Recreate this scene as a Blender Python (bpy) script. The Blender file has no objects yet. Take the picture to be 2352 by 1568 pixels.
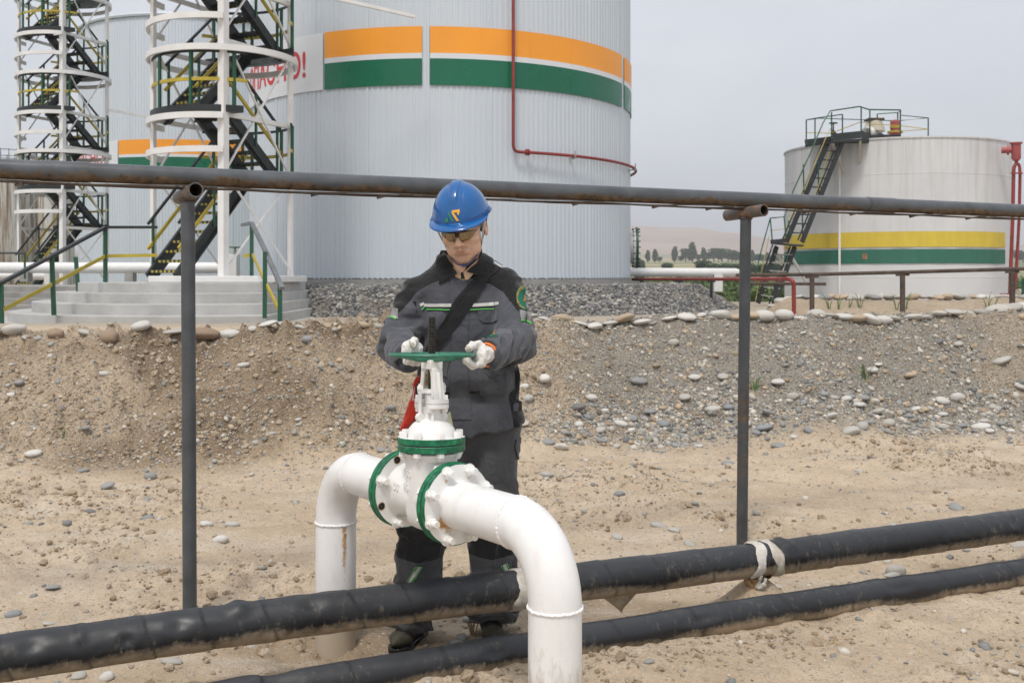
import bpy, bmesh, math, random
import numpy as np
from mathutils import Vector, Matrix
from mathutils.geometry import delaunay_2d_cdt
R = math.radians
SC = bpy.context.scene
COL = SC.collection
random.seed(7)
RNG = np.random.default_rng(11)

# ---------------------------------------------------------------- camera, world, sun
FPX = 2352.0          # focal length in pixels of a 2352 px wide view
CAMZ = 1.46
cam_d = bpy.data.cameras.new("camera")
cam = bpy.data.objects.new("camera", cam_d)
COL.objects.link(cam)
cam.location = (0, 0, CAMZ)
cam.rotation_euler = (R(90), 0, 0)
cam_d.sensor_width = 36
cam_d.lens = 36
cam_d.shift_y = -151 / 2352
cam_d.clip_end = 9000
cam_d.clip_start = 0.05
cam_d.dof.use_dof = True
cam_d.dof.focus_distance = 3.8
cam_d.dof.aperture_fstop = 9.0
SC.camera = cam

SUN_EL, SUN_AZ = R(61), R(198)      # azimuth clockwise from +Y
w = bpy.data.worlds.new("World")
SC.world = w
w.use_nodes = True
nt = w.node_tree
nt.nodes.clear()
wo = nt.nodes.new("ShaderNodeOutputWorld")
bg = nt.nodes.new("ShaderNodeBackground")
sk = nt.nodes.new("ShaderNodeTexSky")
sk.sky_type = 'NISHITA'
sk.sun_disc = False
sk.sun_elevation = SUN_EL
sk.sun_rotation = SUN_AZ
sk.dust_density = 6.0
sk.air_density = 1.0
sk.ozone_density = 1.0
mx = nt.nodes.new("ShaderNodeMix")
mx.data_type = 'RGBA'
mx.inputs[0].default_value = 0.72
mx.inputs[7].default_value = (7.0, 7.25, 7.7, 1)      # thin overcast veil over the blue
tcw = nt.nodes.new("ShaderNodeTexCoord")
mpw = nt.nodes.new("ShaderNodeMapping")
mpw.inputs["Scale"].default_value = (1.0, 1.0, 3.2)
nt.links.new(tcw.outputs["Generated"], mpw.inputs[0])
nzw = nt.nodes.new("ShaderNodeTexNoise")
nzw.inputs["Scale"].default_value = 2.6
nzw.inputs["Detail"].default_value = 5
nzw.inputs["Distortion"].default_value = 0.6
nt.links.new(mpw.outputs[0], nzw.inputs["Vector"])
rpw = nt.nodes.new("ShaderNodeValToRGB")
rpw.color_ramp.elements[0].position = 0.3
rpw.color_ramp.elements[0].color = (6.5, 6.8, 7.3, 1)
rpw.color_ramp.elements[1].position = 0.7
rpw.color_ramp.elements[1].color = (7.6, 7.75, 8.0, 1)
nt.links.new(nzw.outputs["Fac"], rpw.inputs[0])
nt.links.new(rpw.outputs[0], mx.inputs[7])
nt.links.new(sk.outputs[0], mx.inputs[6])
nt.links.new(mx.outputs[2], bg.inputs[0])
bg.inputs[1].default_value = 0.108
nt.links.new(bg.outputs[0], wo.inputs[0])

sl = bpy.data.lights.new("sun", 'SUN')
sl.energy = 1.6
sl.angle = R(10.0)
sl.color = (1.0, 0.955, 0.89)
so = bpy.data.objects.new("sun", sl)
COL.objects.link(so)
sdir = Vector((math.sin(SUN_AZ) * math.cos(SUN_EL), math.cos(SUN_AZ) * math.cos(SUN_EL), math.sin(SUN_EL)))
so.rotation_euler = sdir.to_track_quat('Z', 'Y').to_euler()
SC.view_settings.view_transform = 'Standard'
SC.view_settings.look = 'None'
SC.view_settings.exposure = 0.34
SC.view_settings.gamma = 1.0
SC.cycles.max_bounces = 8
SC.cycles.use_denoising = True


def W(px, py, Y):
    return ((px - 1176) / FPX * Y, Y, CAMZ - (py - 633) / FPX * Y)


# ---------------------------------------------------------------- noise
def _h(i, s):
    i = (i.astype(np.int64) * np.array([73856093, 19349663, 83492791][:i.shape[1]], dtype=np.int64)).sum(1) + s * 2654435761
    i = i & 0xffffffff
    i = ((i ^ (i >> 15)) * 2246822519) & 0xffffffff
    i = ((i ^ (i >> 13)) * 3266489917) & 0xffffffff
    return ((i ^ (i >> 16)) & 0xffffff) / float(0xffffff)


def vn(P, seed=0):
    P = np.asarray(P, dtype=np.float64)
    d = P.shape[1]
    i = np.floor(P)
    f = P - i
    f = f * f * (3 - 2 * f)
    out = np.zeros(len(P))
    for c in range(1 << d):
        o = np.array([(c >> k) & 1 for k in range(d)])
        wgt = np.ones(len(P))
        for k in range(d):
            wgt = wgt * (f[:, k] if o[k] else 1 - f[:, k])
        out += wgt * _h(i + o, seed)
    return out


def fbm(P, octv=4, seed=0, gain=0.5, lac=2.03):
    P = np.asarray(P, dtype=np.float64)
    a, s, t = 1.0, 0.0, 0.0
    for k in range(octv):
        s = s + a * vn(P * (lac ** k) + 17.3 * k, seed + k)
        t += a
        a *= gain
    return s / t


def sstep(a, b, x):
    t = np.clip((np.asarray(x, dtype=float) - a) / (b - a), 0, 1)
    return t * t * (3 - 2 * t)


# ---------------------------------------------------------------- materials
class MT:
    def __init__(s, name, rough=0.6, metal=0.0, spec=0.5):
        s.m = bpy.data.materials.new(name)
        s.m.use_nodes = True
        s.nt = s.m.node_tree
        s.b = s.nt.nodes["Principled BSDF"]
        s.b.inputs["Roughness"].default_value = rough
        s.b.inputs["Metallic"].default_value = metal
        s.b.inputs["Specular IOR Level"].default_value = spec
        s.co = s.nt.nodes.new("ShaderNodeTexCoord").outputs["Object"]

    def link(s, a, b):
        s.nt.links.new(a, b)

    def vec(s, sc):
        n = s.nt.nodes.new("ShaderNodeMapping")
        n.inputs["Scale"].default_value = sc
        s.link(s.co, n.inputs[0])
        return n.outputs[0]

    def noise(s, scale, detail=4, rough=0.55, st=(1, 1, 1), dist=0.0):
        n = s.nt.nodes.new("ShaderNodeTexNoise")
        n.inputs["Scale"].default_value = scale
        n.inputs["Detail"].default_value = detail
        n.inputs["Roughness"].default_value = rough
        n.inputs["Distortion"].default_value = dist
        s.link(s.vec(st), n.inputs["Vector"])
        return n.outputs["Fac"]

    def vor(s, scale, out="Distance", st=(1, 1, 1)):
        n = s.nt.nodes.new("ShaderNodeTexVoronoi")
        n.inputs["Scale"].default_value = scale
        s.link(s.vec(st), n.inputs["Vector"])
        return n.outputs[out]

    def ramp(s, fac, stops):
        n = s.nt.nodes.new("ShaderNodeValToRGB")
        el = n.color_ramp.elements
        while len(el) < len(stops):
            el.new(0.5)
        for e, (p, c) in zip(el, stops):
            e.position = p
            e.color = (*c, 1) if not isinstance(c, (int, float)) else (c, c, c, 1)
        s.link(fac, n.inputs[0])
        return n.outputs[0]

    def mix(s, fac, a, b, mode='MIX'):
        n = s.nt.nodes.new("ShaderNodeMix")
        n.data_type = 'RGBA'
        n.blend_type = mode
        for v, k in ((fac, 0), (a, 6), (b, 7)):
            if isinstance(v, (int, float)):
                n.inputs[k].default_value = v if k == 0 else (v, v, v, 1)
            elif isinstance(v, tuple):
                n.inputs[k].default_value = (*v, 1)
            else:
                s.link(v, n.inputs[k])
        return n.outputs[2]

    def math(s, op, a, b=0.0, clamp=False):
        n = s.nt.nodes.new("ShaderNodeMath")
        n.operation = op
        n.use_clamp = clamp
        for v, k in ((a, 0), (b, 1)):
            if isinstance(v, (int, float)):
                n.inputs[k].default_value = v
            else:
                s.link(v, n.inputs[k])
        return n.outputs[0]

    def attr(s, name, out="Fac"):
        n = s.nt.nodes.new("ShaderNodeAttribute")
        n.attribute_name = name
        return n.outputs[out]

    def sep(s, axis):
        n = s.nt.nodes.new("ShaderNodeSeparateXYZ")
        s.link(s.co, n.inputs[0])
        return n.outputs[axis]

    def col(s, c):
        if isinstance(c, tuple):
            s.b.inputs["Base Color"].default_value = (*c, 1)
        else:
            s.link(c, s.b.inputs["Base Color"])
        return s

    def rough(s, r):
        s.link(r, s.b.inputs["Roughness"])
        return s

    def bump(s, h, strength=0.3, dist=0.01):
        n = s.nt.nodes.new("ShaderNodeBump")
        n.inputs["Strength"].default_value = strength
        n.inputs["Distance"].default_value = dist
        s.link(h, n.inputs["Height"])
        prev = s.b.inputs["Normal"].links
        if prev:
            s.link(prev[0].from_socket, n.inputs["Normal"])
        s.link(n.outputs[0], s.b.inputs["Normal"])
        return s


def plain(name, c, rough=0.55, metal=0.0, vary=0.18, vs=7.0, bump=0.0, bs=60.0, st=(1, 1, 1), spec=0.5):
    t = MT(name, rough, metal, spec)
    f = t.noise(vs, 5, 0.6, st)
    lo = tuple(x * (1 - vary) for x in c)
    hi = tuple(min(1, x * (1 + vary * 0.6)) for x in c)
    t.col(t.ramp(f, [(0.3, lo), (0.7, hi)]))
    t.rough(t.ramp(t.noise(vs * 2.3, 3), [(0.3, max(0.02, rough - 0.1)), (0.7, min(1, rough + 0.12))]))
    if bump:
        t.bump(t.noise(bs, 4, 0.6), bump, 0.01)
    return t.m


# ---------------------------------------------------------------- mesh building
ROOT = {}


def frames(P):
    P = [Vector(p) for p in P]
    T = []
    for i in range(len(P)):
        a = P[max(0, i - 1)]
        b = P[min(len(P) - 1, i + 1)]
        T.append((b - a).normalized())
    ref = Vector((0, 0, 1)) if abs(T[0].z) < 0.9 else Vector((0, 1, 0))
    u = T[0].cross(ref).normalized()
    out = []
    for i, t in enumerate(T):
        u = (u - t * u.dot(t)).normalized()
        out.append((P[i], t, u, t.cross(u).normalized()))
    return out


class MB:
    def __init__(s):
        s.v, s.f, s.mi, s.cur = [], [], [], 0

    def add(s, vs, fs):
        o = len(s.v)
        s.v += [tuple(p) for p in vs]
        s.f += [tuple(i + o for i in f) for f in fs]
        s.mi += [s.cur] * len(fs)
        return s

    def box(s, c, h, M=None):
        c = Vector(c)
        vs = []
        for x in (-1, 1):
            for y in (-1, 1):
                for z in (-1, 1):
                    p = Vector((x * h[0], y * h[1], z * h[2]))
                    vs.append(c + (M @ p if M else p))
        return s.add(vs, [(0, 1, 3, 2), (4, 6, 7, 5), (0, 4, 5, 1), (2, 3, 7, 6), (0, 2, 6, 4), (1, 5, 7, 3)])

    def bar(s, a, b, wd, ht=None, up=(0, 0, 1)):
        a, b = Vector(a), Vector(b)
        ht = ht or wd
        t = (b - a)
        L = t.length
        t.normalize()
        upv = Vector(up)
        if abs(t.dot(upv)) > 0.98:
            upv = Vector((0, 1, 0))
        x = t.cross(upv).normalized()
        z = x.cross(t).normalized()
        M = Matrix((x, t, z)).transposed()
        return s.box((a + b) / 2, (wd / 2, L / 2, ht / 2), M)

    def tube(s, P, r, seg=12, caps=True, closed=False):
        fr = frames(P)
        rr = r if hasattr(r, '__len__') else [r] * len(fr)
        vs, fs = [], []
        n = len(fr)
        for (p, t, u, v), q in zip(fr, rr):
            for k in range(seg):
                a = 2 * math.pi * k / seg
                vs.append(p + (u * math.cos(a) + v * math.sin(a)) * q)
        for i in range(n - 1 + (1 if closed else 0)):
            j = (i + 1) % n
            for k in range(seg):
                l = (k + 1) % seg
                fs.append((i * seg + k, j * seg + k, j * seg + l, i * seg + l))
        if caps and not closed:
            fs.append(tuple(range(seg)))
            fs.append(tuple((n - 1) * seg + k for k in reversed(range(seg))))
        return s.add(vs, fs)

    def cyl(s, a, b, r, seg=16, r2=None):
        return s.tube([a, b], [r, r if r2 is None else r2], seg)

    def lathe(s, o, ax, prof, seg=32, a0=0.0, a1=2 * math.pi, ell=None):
        """prof = list of (radius, distance along the axis); ell = (direction, factor) squeezes one side"""
        o, ax = Vector(o), Vector(ax).normalized()
        ref = Vector((0, 0, 1)) if abs(ax.z) < 0.9 else Vector((1, 0, 0))
        u = ax.cross(ref).normalized()
        v = ax.cross(u).normalized()
        full = abs(a1 - a0 - 2 * math.pi) < 1e-6
        m = seg if full else seg + 1
        vs, fs = [], []
        for (r, d) in prof:
            for k in range(m):
                a = a0 + (a1 - a0) * k / seg
                w_ = u * math.cos(a) + v * math.sin(a)
                if ell:
                    e = Vector(ell[0])
                    w_ = w_ - e * w_.dot(e) * (1 - ell[1])
                vs.append(o + ax * d + w_ * r)
        for i in range(len(prof) - 1):
            for k in range(seg):
                l = (k + 1) % m
                fs.append((i * m + k, i * m + l, (i + 1) * m + l, (i + 1) * m + k))
        return s.add(vs, fs)

    def hexa(s, o, ax, r, h, seg=6, ch=0.15):
        return s.lathe(o, ax, [(1e-4, 0), (r, 0), (r, h * (1 - ch)), (r * 0.86, h), (1e-4, h)], seg)

    def prism(s, poly, z0, z1):
        n = len(poly)
        vs = [(x, y, z0) for x, y in poly] + [(x, y, z1) for x, y in poly]
        fs = [tuple(reversed(range(n))), tuple(range(n, 2 * n))]
        fs += [(i, (i + 1) % n, n + (i + 1) % n, n + i) for i in range(n)]
        return s.add(vs, fs)

    def build(s, name, mats, parent=None, loc=None, smooth=True, ang=35, bevel=0.0, fix=True):
        if parent is not None:
            off = ROOT[parent]
        elif loc is not None:
            off = Vector(loc)
        else:
            off = Vector((0, 0, 0))
        A = np.array(s.v, dtype=np.float64) - np.array(off)
        o = mesh_obj(name, A, s.f, mats, parent, off if parent is None else None)
        me = o.data
        if len(set(s.mi)) > 1:
            me.polygons.foreach_set("material_index", s.mi)
        if fix:
            bm = bmesh.new()
            bm.from_mesh(me)
            bmesh.ops.recalc_face_normals(bm, faces=bm.faces)
            bm.to_mesh(me)
            bm.free()
        if smooth:
            me.polygons.foreach_set("use_smooth", [True] * len(me.polygons))
            me.set_sharp_from_angle(angle=R(ang))
        if bevel:
            bv = o.modifiers.new("bevel", 'BEVEL')
            bv.width = bevel
            bv.segments = 2
            bv.limit_method = 'ANGLE'
            bv.angle_limit = R(40)
        ROOT[o] = off
        return o


def mesh_obj(name, A, F, mats, parent=None, loc=None):
    me = bpy.data.meshes.new(name)
    me.from_pydata(np.asarray(A).tolist(), [], [tuple(int(i) for i in f) for f in F])
    for m in (mats if isinstance(mats, (list, tuple)) else [mats]):
        me.materials.append(m)
    o = bpy.data.objects.new(name, me)
    COL.objects.link(o)
    if parent is not None:
        o.parent = parent
        ROOT[o] = ROOT[parent]
    else:
        o.location = loc if loc is not None else (0, 0, 0)
        ROOT[o] = Vector(o.location)
    return o


def fast_mesh(name, A, F, mats, parent=None, off=(0, 0, 0), smooth=True):
    """A (n,3), F (m,k) arrays with one face size"""
    A = np.asarray(A, dtype=np.float32) - np.asarray(off, dtype=np.float32)
    F = np.asarray(F, dtype=np.int32)
    me = bpy.data.meshes.new(name)
    me.vertices.add(len(A))
    me.vertices.foreach_set("co", A.ravel())
    k = F.shape[1]
    me.loops.add(F.size)
    me.loops.foreach_set("vertex_index", F.ravel())
    me.polygons.add(len(F))
    me.polygons.foreach_set("loop_start", np.arange(0, F.size, k, dtype=np.int32))
    me.polygons.foreach_set("use_smooth", np.full(len(F), smooth))
    for m in (mats if isinstance(mats, (list, tuple)) else [mats]):
        me.materials.append(m)
    me.update(calc_edges=True)
    me.validate()
    o = bpy.data.objects.new(name, me)
    COL.objects.link(o)
    if parent is not None:
        o.parent = parent
        ROOT[o] = ROOT[parent]
    else:
        o.location = off
        ROOT[o] = Vector(off)
    return o


def set_attr(o, name, vals):
    a = o.data.attributes.new(name, 'FLOAT', 'POINT')
    a.data.foreach_set("value", np.asarray(vals, dtype=np.float32))


def tag(o, label=None, cat=None, group=None, kind=None):
    for k, v in (("label", label), ("category", cat), ("group", group), ("kind", kind)):
        if v:
            o[k] = v
    return o


def thing(name, label, cat, loc=(0, 0, 0), group=None, rotz=0):
    o = bpy.data.objects.new(name, None)
    o.empty_display_size = 0.2
    COL.objects.link(o)
    o.location = loc
    o.rotation_euler = (0, 0, rotz)
    ROOT[o] = Vector(loc)
    return tag(o, label, cat, group)


def dup(o, loc=None, rotz=None, parent=None, label=None):
    c = o.copy()
    COL.objects.link(c)
    if parent is not None:
        c.parent = parent
    if loc is not None:
        c.location = loc
    if rotz is not None:
        c.rotation_euler = (0, 0, rotz)
    if label:
        c['label'] = label
    for ch in list(o.children):
        dup(ch, parent=c)
    return c


def hermite(pts, n=16):
    """smooth curve through points"""
    P = [Vector(p) for p in pts]
    out = []
    for i in range(len(P) - 1):
        p0, p1 = P[i], P[i + 1]
        m0 = (P[i + 1] - P[i - 1]) / 2 if i > 0 else (p1 - p0)
        m1 = (P[i + 2] - P[i]) / 2 if i + 2 < len(P) else (p1 - p0)
        for k in range(n):
            t = k / n
            out.append((2 * t ** 3 - 3 * t * t + 1) * p0 + (t ** 3 - 2 * t * t + t) * m0 + (-2 * t ** 3 + 3 * t * t) * p1 + (t ** 3 - t * t) * m1)
    out.append(P[-1])
    return out


def text_mesh(body, size, ext=0.0, bold=0.0):
    cu = bpy.data.curves.new("lettering", 'FONT')
    cu.body = body
    cu.size = size
    cu.extrude = ext
    cu.offset = bold
    cu.resolution_u = 4
    ob = bpy.data.objects.new("lettering", cu)
    COL.objects.link(ob)
    dg = bpy.context.evaluated_depsgraph_get()
    me = ob.evaluated_get(dg).to_mesh()
    A = np.array([v.co[:] for v in me.vertices])
    F = [tuple(p.vertices) for p in me.polygons]
    ob.evaluated_get(dg).to_mesh_clear()
    bpy.data.objects.remove(ob)
    bpy.data.curves.remove(cu)
    return A, F
# ---------------------------------------------------------------- palette of materials
def m_steel(name, base, rust=(0.16, 0.075, 0.03), thr=0.55, rough=0.45, uw=0.24):
    t = MT(name, rough)
    n = t.noise(5, 6, 0.65, (1, 1, 1))
    n2 = t.noise(45, 5, 0.7)
    und = t.attr("under")
    k = t.math('ADD', t.math('MULTIPLY', n, 0.75), t.math('MULTIPLY', n2, 0.45))
    k = t.math('ADD', k, t.math('MULTIPLY', und, uw))
    f = t.ramp(k, [(thr, 0.0), (thr + 0.13, 1.0)])
    c0 = t.ramp(t.noise(9, 4), [(0.3, tuple(x * 0.75 for x in base)), (0.7, tuple(x * 1.3 for x in base))])
    rc = t.ramp(t.noise(30, 4), [(0.3, tuple(x * 0.55 for x in rust)), (0.7, tuple(min(1, x * 1.7) for x in rust))])
    t.col(t.mix(f, c0, rc))
    t.rough(t.ramp(f, [(0.0, rough), (1.0, 0.85)]))
    t.bump(n2, 0.25, 0.004)
    return t.m


M = {}
M['rail'] = m_steel("rusty grey steel", (0.075, 0.082, 0.09), rust=(0.115, 0.075, 0.043), thr=0.675, rough=0.34, uw=0.32)
M['post'] = m_steel("grey steel post", (0.068, 0.075, 0.083), thr=0.78, rough=0.5)
M['post_rusty'] = m_steel("rusted grey post", (0.05, 0.056, 0.062), rust=(0.13, 0.068, 0.028), thr=0.61, rough=0.5)
M['tee'] = m_steel("rusted pipe stub", (0.09, 0.085, 0.08), rust=(0.22, 0.10, 0.04), thr=0.60)
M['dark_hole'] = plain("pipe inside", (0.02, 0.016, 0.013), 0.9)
M['wire'] = plain("dull wire", (0.12, 0.11, 0.1), 0.45, 0.6)

# white painted pipe: dirt low down, rust where the attribute says
t = MT("white pipe paint", 0.38)
c = t.ramp(t.noise(5, 5, 0.6), [(0.3, (0.76, 0.755, 0.745)), (0.7, (0.83, 0.83, 0.825))])
sp = t.ramp(t.noise(160, 2, 0.5), [(0.69, 0.0), (0.74, 1.0)])
c = t.mix(t.math('MULTIPLY', sp, 0.35), c, (0.45, 0.38, 0.3))
c = t.mix(t.ramp(t.noise(13, 6, 0.72, (1, 1, 0.22)), [(0.52, 0.0), (0.75, 0.32)]), c, (0.46, 0.41, 0.33))
ch_ = t.ramp(t.noise(48, 5, 0.75), [(0.70, 0.0), (0.73, 0.75)])
c = t.mix(ch_, c, (0.40, 0.34, 0.27))
dirt = t.math('ADD', t.attr("dirt"), t.math('MULTIPLY', t.math('SUBTRACT', t.noise(28, 6, 0.7, (1, 1, 0.35)), 0.5), 1.3))
c = t.mix(t.ramp(dirt, [(0.42, 0.0), (0.8, 0.85)]), c, (0.40, 0.32, 0.22))
ru = t.math('ADD', t.attr("rust"), t.math('MULTIPLY', t.math('SUBTRACT', t.noise(60, 5, 0.7), 0.5), 1.4))
c = t.mix(t.ramp(ru, [(0.35, 0.0), (0.6, 0.6), (0.85, 1.0)]), c, t.ramp(t.noise(90, 3), [(0.35, (0.30, 0.13, 0.03)), (0.65, (0.62, 0.36, 0.12))]))
t.col(c)
t.bump(t.noise(22, 5, 0.6), 0.16, 0.004)
t.bump(t.noise(120, 3, .6, (1, 1, .3)), 0.10, 0.002)
M['white'] = t.m

M['white_cast'] = plain("white cast iron paint", (0.78, 0.775, 0.755), 0.42, vary=0.08, vs=9, bump=0.07, bs=90)
t = MT("green flange paint", 0.45)
f = t.noise(45, 5, 0.7)
c = t.ramp(f, [(0.35, (0.0, 0.06, 0.03)), (0.52, (0.0, 0.14, 0.06)), (0.68, (0.02, 0.25, 0.10))])
ch = t.ramp(t.noise(110, 3, 0.6), [(0.66, 0.0), (0.71, 0.7)])
t.col(t.mix(ch, c, (0.35, 0.45, 0.36)))
t.bump(f, 0.2, 0.003)
M['green'] = t.m
t = MT("worn green wheel paint", 0.38)
f = t.noise(30, 6, 0.7)
c = t.ramp(f, [(0.3, (0.01, 0.10, 0.06)), (0.6, (0.03, 0.19, 0.12))])
c = t.mix(t.ramp(t.noise(55, 5, 0.75), [(0.62, 0.0), (0.68, 1.0)]), c, (0.33, 0.42, 0.35))
c = t.mix(t.ramp(t.noise(75, 5, 0.75), [(0.68, 0.0), (0.72, 1.0)]), c, (0.14, 0.07, 0.03))
t.col(c)
t.bump(f, 0.3, 0.003)
M['wheel'] = t.m
t = MT("rust stained yoke", 0.7)
c = t.ramp(t.noise(26, 6, 0.7), [(0.25, (0.16, 0.10, 0.04)), (0.42, (0.46, 0.36, 0.2)), (0.6, (0.55, 0.52, 0.4)), (0.8, (0.62, 0.6, 0.52))])
t.col(c).bump(t.noise(90, 4), 0.3, 0.003)
M['yoke_in'] = t.m
t = MT("rusty collar", 0.8)
t.col(t.ramp(t.noise(50, 6, 0.7), [(0.3, (0.12, 0.05, 0.02)), (0.5, (0.35, 0.2, 0.08)), (0.65, (0.5, 0.42, 0.28)), (0.8, (0.05, 0.16, 0.09))]))
t.bump(t.noise(120, 4), 0.4, 0.003)
M['collar_rust'] = t.m
M['stem'] = plain("oiled screw", (0.055, 0.05, 0.042), 0.34, 0.75, vary=0.4, vs=60)
t = MT("white paint with rust runs", 0.42)
c = t.ramp(t.noise(9, 4), [(0.3, (0.70, 0.69, 0.66)), (0.7, (0.8, 0.795, 0.78))])
c = t.mix(t.ramp(t.noise(34, 6, 0.75, (1, 1, 0.4)), [(0.64, 0.0), (0.8, 0.8)]), c, (0.5, 0.36, 0.18))
t.col(c).bump(t.noise(110, 4), 0.2, 0.003)
M['yoke'] = t.m

# black wrapped pipe with dried mud below
def m_wrap(name, mudlo, mudhi, spread):
    t = MT(name, 0.36)
    c = t.ramp(t.noise(4, 5, 0.6), [(0.3, (0.005, 0.006, 0.008)), (0.7, (0.012, 0.014, 0.018))])
    sc = t.ramp(t.noise(70, 5, 0.7, (1, 1, 0.25)), [(0.56, 0.0), (0.66, 1.0)])
    und = t.attr("under")
    k = t.math('ADD', und, t.math('MULTIPLY', t.math('SUBTRACT', t.noise(2.4, 3, 0.6), 0.5), spread * 2.2))
    k = t.math('ADD', k, t.math('MULTIPLY', t.math('SUBTRACT', t.noise(11, 6, 0.75), 0.5), spread * 1.2))
    k = t.math('ADD', k, t.math('MULTIPLY', t.math('SUBTRACT', t.noise(60, 4, 0.7), 0.5), 0.5))
    mud = t.ramp(k, [(mudlo, 0.0), (mudhi, 1.0)])
    sc3 = t.ramp(t.noise(34, 6, 0.8, (1, 1, 0.5)), [(0.55, 0.0), (0.67, 0.4)])
    patchy = t.ramp(t.noise(1.7, 3, 0.6), [(0.42, 0.0), (0.56, 1.0)])
    mud2 = t.ramp(k, [(max(0.0, mudlo - 0.22), 0.0), (mudlo + 0.12, 0.85)])
    mc = t.ramp(t.noise(22, 4), [(0.3, (0.24, 0.185, 0.12)), (0.7, (0.38, 0.30, 0.21))])
    c = t.mix(t.math('MULTIPLY', sc, mud2), c, (0.24, 0.19, 0.13))
    c = t.mix(t.math('MULTIPLY', sc3, patchy), c, (0.22, 0.175, 0.12))
    c = t.mix(mud, c, mc)
    c = t.mix(t.math('MULTIPLY', t.attr("dust"), 0.14), c, (0.20, 0.21, 0.22))
    c = t.mix(t.math('MULTIPLY', t.attr("seam"), 0.6), c, (0.006, 0.006, 0.007))
    t.col(c)
    t.rough(t.mix(mud, t.ramp(t.noise(7, 4), [(0.3, 0.38), (0.7, 0.58)]), 0.9))
    t.bump(t.noise(14, 4), 0.25, 0.01)
    t.bump(t.noise(160, 3), 0.12, 0.002)
    return t.m


M['wrap'] = m_wrap("black plastic pipe wrap", 0.22, 0.62, 0.5)
M['wrap_low'] = m_wrap("muddy black pipe wrap", 0.06, 0.50, 0.65)
t = MT("peeling white tape", 0.6)
c = t.ramp(t.noise(16, 5, 0.7), [(0.3, (0.33, 0.28, 0.21)), (0.5, (0.50, 0.47, 0.41)), (0.65, (0.60, 0.59, 0.56))])
t.col(c).bump(t.noise(35, 4), 0.5, 0.008)
M['tape'] = t.m

# cladding, concrete, metals of the tank farm
t = MT("white profiled cladding", 0.5)
pn = t.noise(0.8, 2, 0.5, (1, 1, 0.05))
c = t.ramp(pn, [(0.3, (0.535, 0.59, 0.645)), (0.7, (0.58, 0.635, 0.685))])
c = t.mix(t.ramp(t.noise(3.2, 6, 0.7, (3.5, 3.5, 0.16)), [(0.55, 0.0), (0.8, 0.20)]), c, (0.42, 0.40, 0.36))
t.col(c)
M['clad'] = t.m
M['clad_back'] = M['clad']
M['orange'] = plain("orange sign vinyl", (0.88, 0.34, 0.025), 0.4, vary=0.07, vs=0.6)
M['band_green'] = plain("green sign vinyl", (0.0, 0.125, 0.062), 0.30, vary=0.12, vs=0.7)
M['sign_white'] = plain("white sign vinyl", (0.68, 0.70, 0.73), 0.4, vary=0.03, vs=0.8)
M['sign_red'] = plain("red lettering", (0.58, 0.035, 0.035), 0.45, vary=0.12)
M['tower_white'] = plain("white tower paint", (0.74, 0.735, 0.72), 0.45, vary=0.09, vs=2.5)
M['stair_black'] = plain("black stair paint", (0.014, 0.018, 0.018), 0.42, vary=0.4, vs=3)
M['rail_green'] = plain("dark green paint", (0.012, 0.085, 0.045), 0.4, vary=0.2, vs=3)
M['rail_yellow'] = plain("yellow paint", (0.45, 0.35, 0.035), 0.5, vary=0.2, vs=4)
M['rail_grey'] = plain("grey worn rail", (0.16, 0.17, 0.18), 0.5, vary=0.3, vs=3)
t = MT("black and yellow tread nosing", 0.5)
wv = t.math('FRACT', t.math('MULTIPLY', t.sep(0), 9.0), 0.0)
t.col(t.mix(t.math('GREATER_THAN', wv, 0.5), (0.02, 0.02, 0.02), (0.42, 0.35, 0.05)))
M['nosing'] = t.m
t = MT("smooth concrete", 0.85)
c = t.ramp(t.noise(1.6, 6, 0.65), [(0.3, (0.36, 0.36, 0.35)), (0.7, (0.50, 0.50, 0.485))])
c = t.mix(t.ramp(t.noise(9, 5, 0.7, (1, 1, 0.3)), [(0.58, 0.0), (0.75, 0.35)]), c, (0.25, 0.24, 0.22))
t.col(c).bump(t.noise(40, 4), 0.15, 0.006)
M['concrete'] = t.m
M['concrete_old'] = plain("grey weathered concrete", (0.30, 0.295, 0.28), 0.9, vary=0.25, vs=2.5, bump=0.2, bs=30)
M['red_pipe'] = plain("red oxide pipe paint", (0.25, 0.035, 0.03), 0.45, vary=0.25, vs=3)
M['pink_pipe'] = plain("faded red paint", (0.40, 0.095, 0.095), 0.55, vary=0.25, vs=3)
M['white_line'] = plain("white pipeline paint", (0.76, 0.76, 0.75), 0.4, vary=0.06, vs=3)
t = MT("old tank paint with streaks", 0.5)
c = t.ramp(t.noise(0.7, 4), [(0.3, (0.58, 0.59, 0.60)), (0.7, (0.64, 0.645, 0.65))])
zt = t.math('MULTIPLY', t.math('ADD', t.sep(2), -1.4), 0.28, True)
st = t.ramp(t.noise(2.1, 6, 0.72, (2.6, 2.6, 0.09)), [(0.47, 0.0), (0.72, 1.0)])
c = t.mix(t.math('MULTIPLY', st, t.math('MULTIPLY', zt, 0.55)), c, (0.30, 0.25, 0.18))
c = t.mix(t.ramp(t.noise(7, 6, 0.75, (1, 1, 0.45)), [(0.66, 0.0), (0.74, 0.4)]), c, (0.3, 0.24, 0.18))
t.col(c).bump(t.noise(1.3, 3), 0.35, 0.06)
M['old_white'] = t.m
t = MT("tank badly streaked with rust", 0.7)
c = t.ramp(t.noise(1.3, 6, 0.75, (2.2, 2.2, 0.12)), [(0.36, (0.07, 0.05, 0.04)), (0.47, (0.34, 0.26, 0.19)), (0.56, (0.62, 0.60, 0.57)), (0.7, (0.7, 0.69, 0.67))])
t.col(c)
M['rust_streak'] = t.m
t = MT("faded yellow band paint", 0.55)
t.col(t.ramp(t.noise(1.5, 6, 0.7, (2, 2, 0.4)), [(0.3, (0.55, 0.40, 0.045)), (0.7, (0.68, 0.53, 0.06))]))
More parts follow.
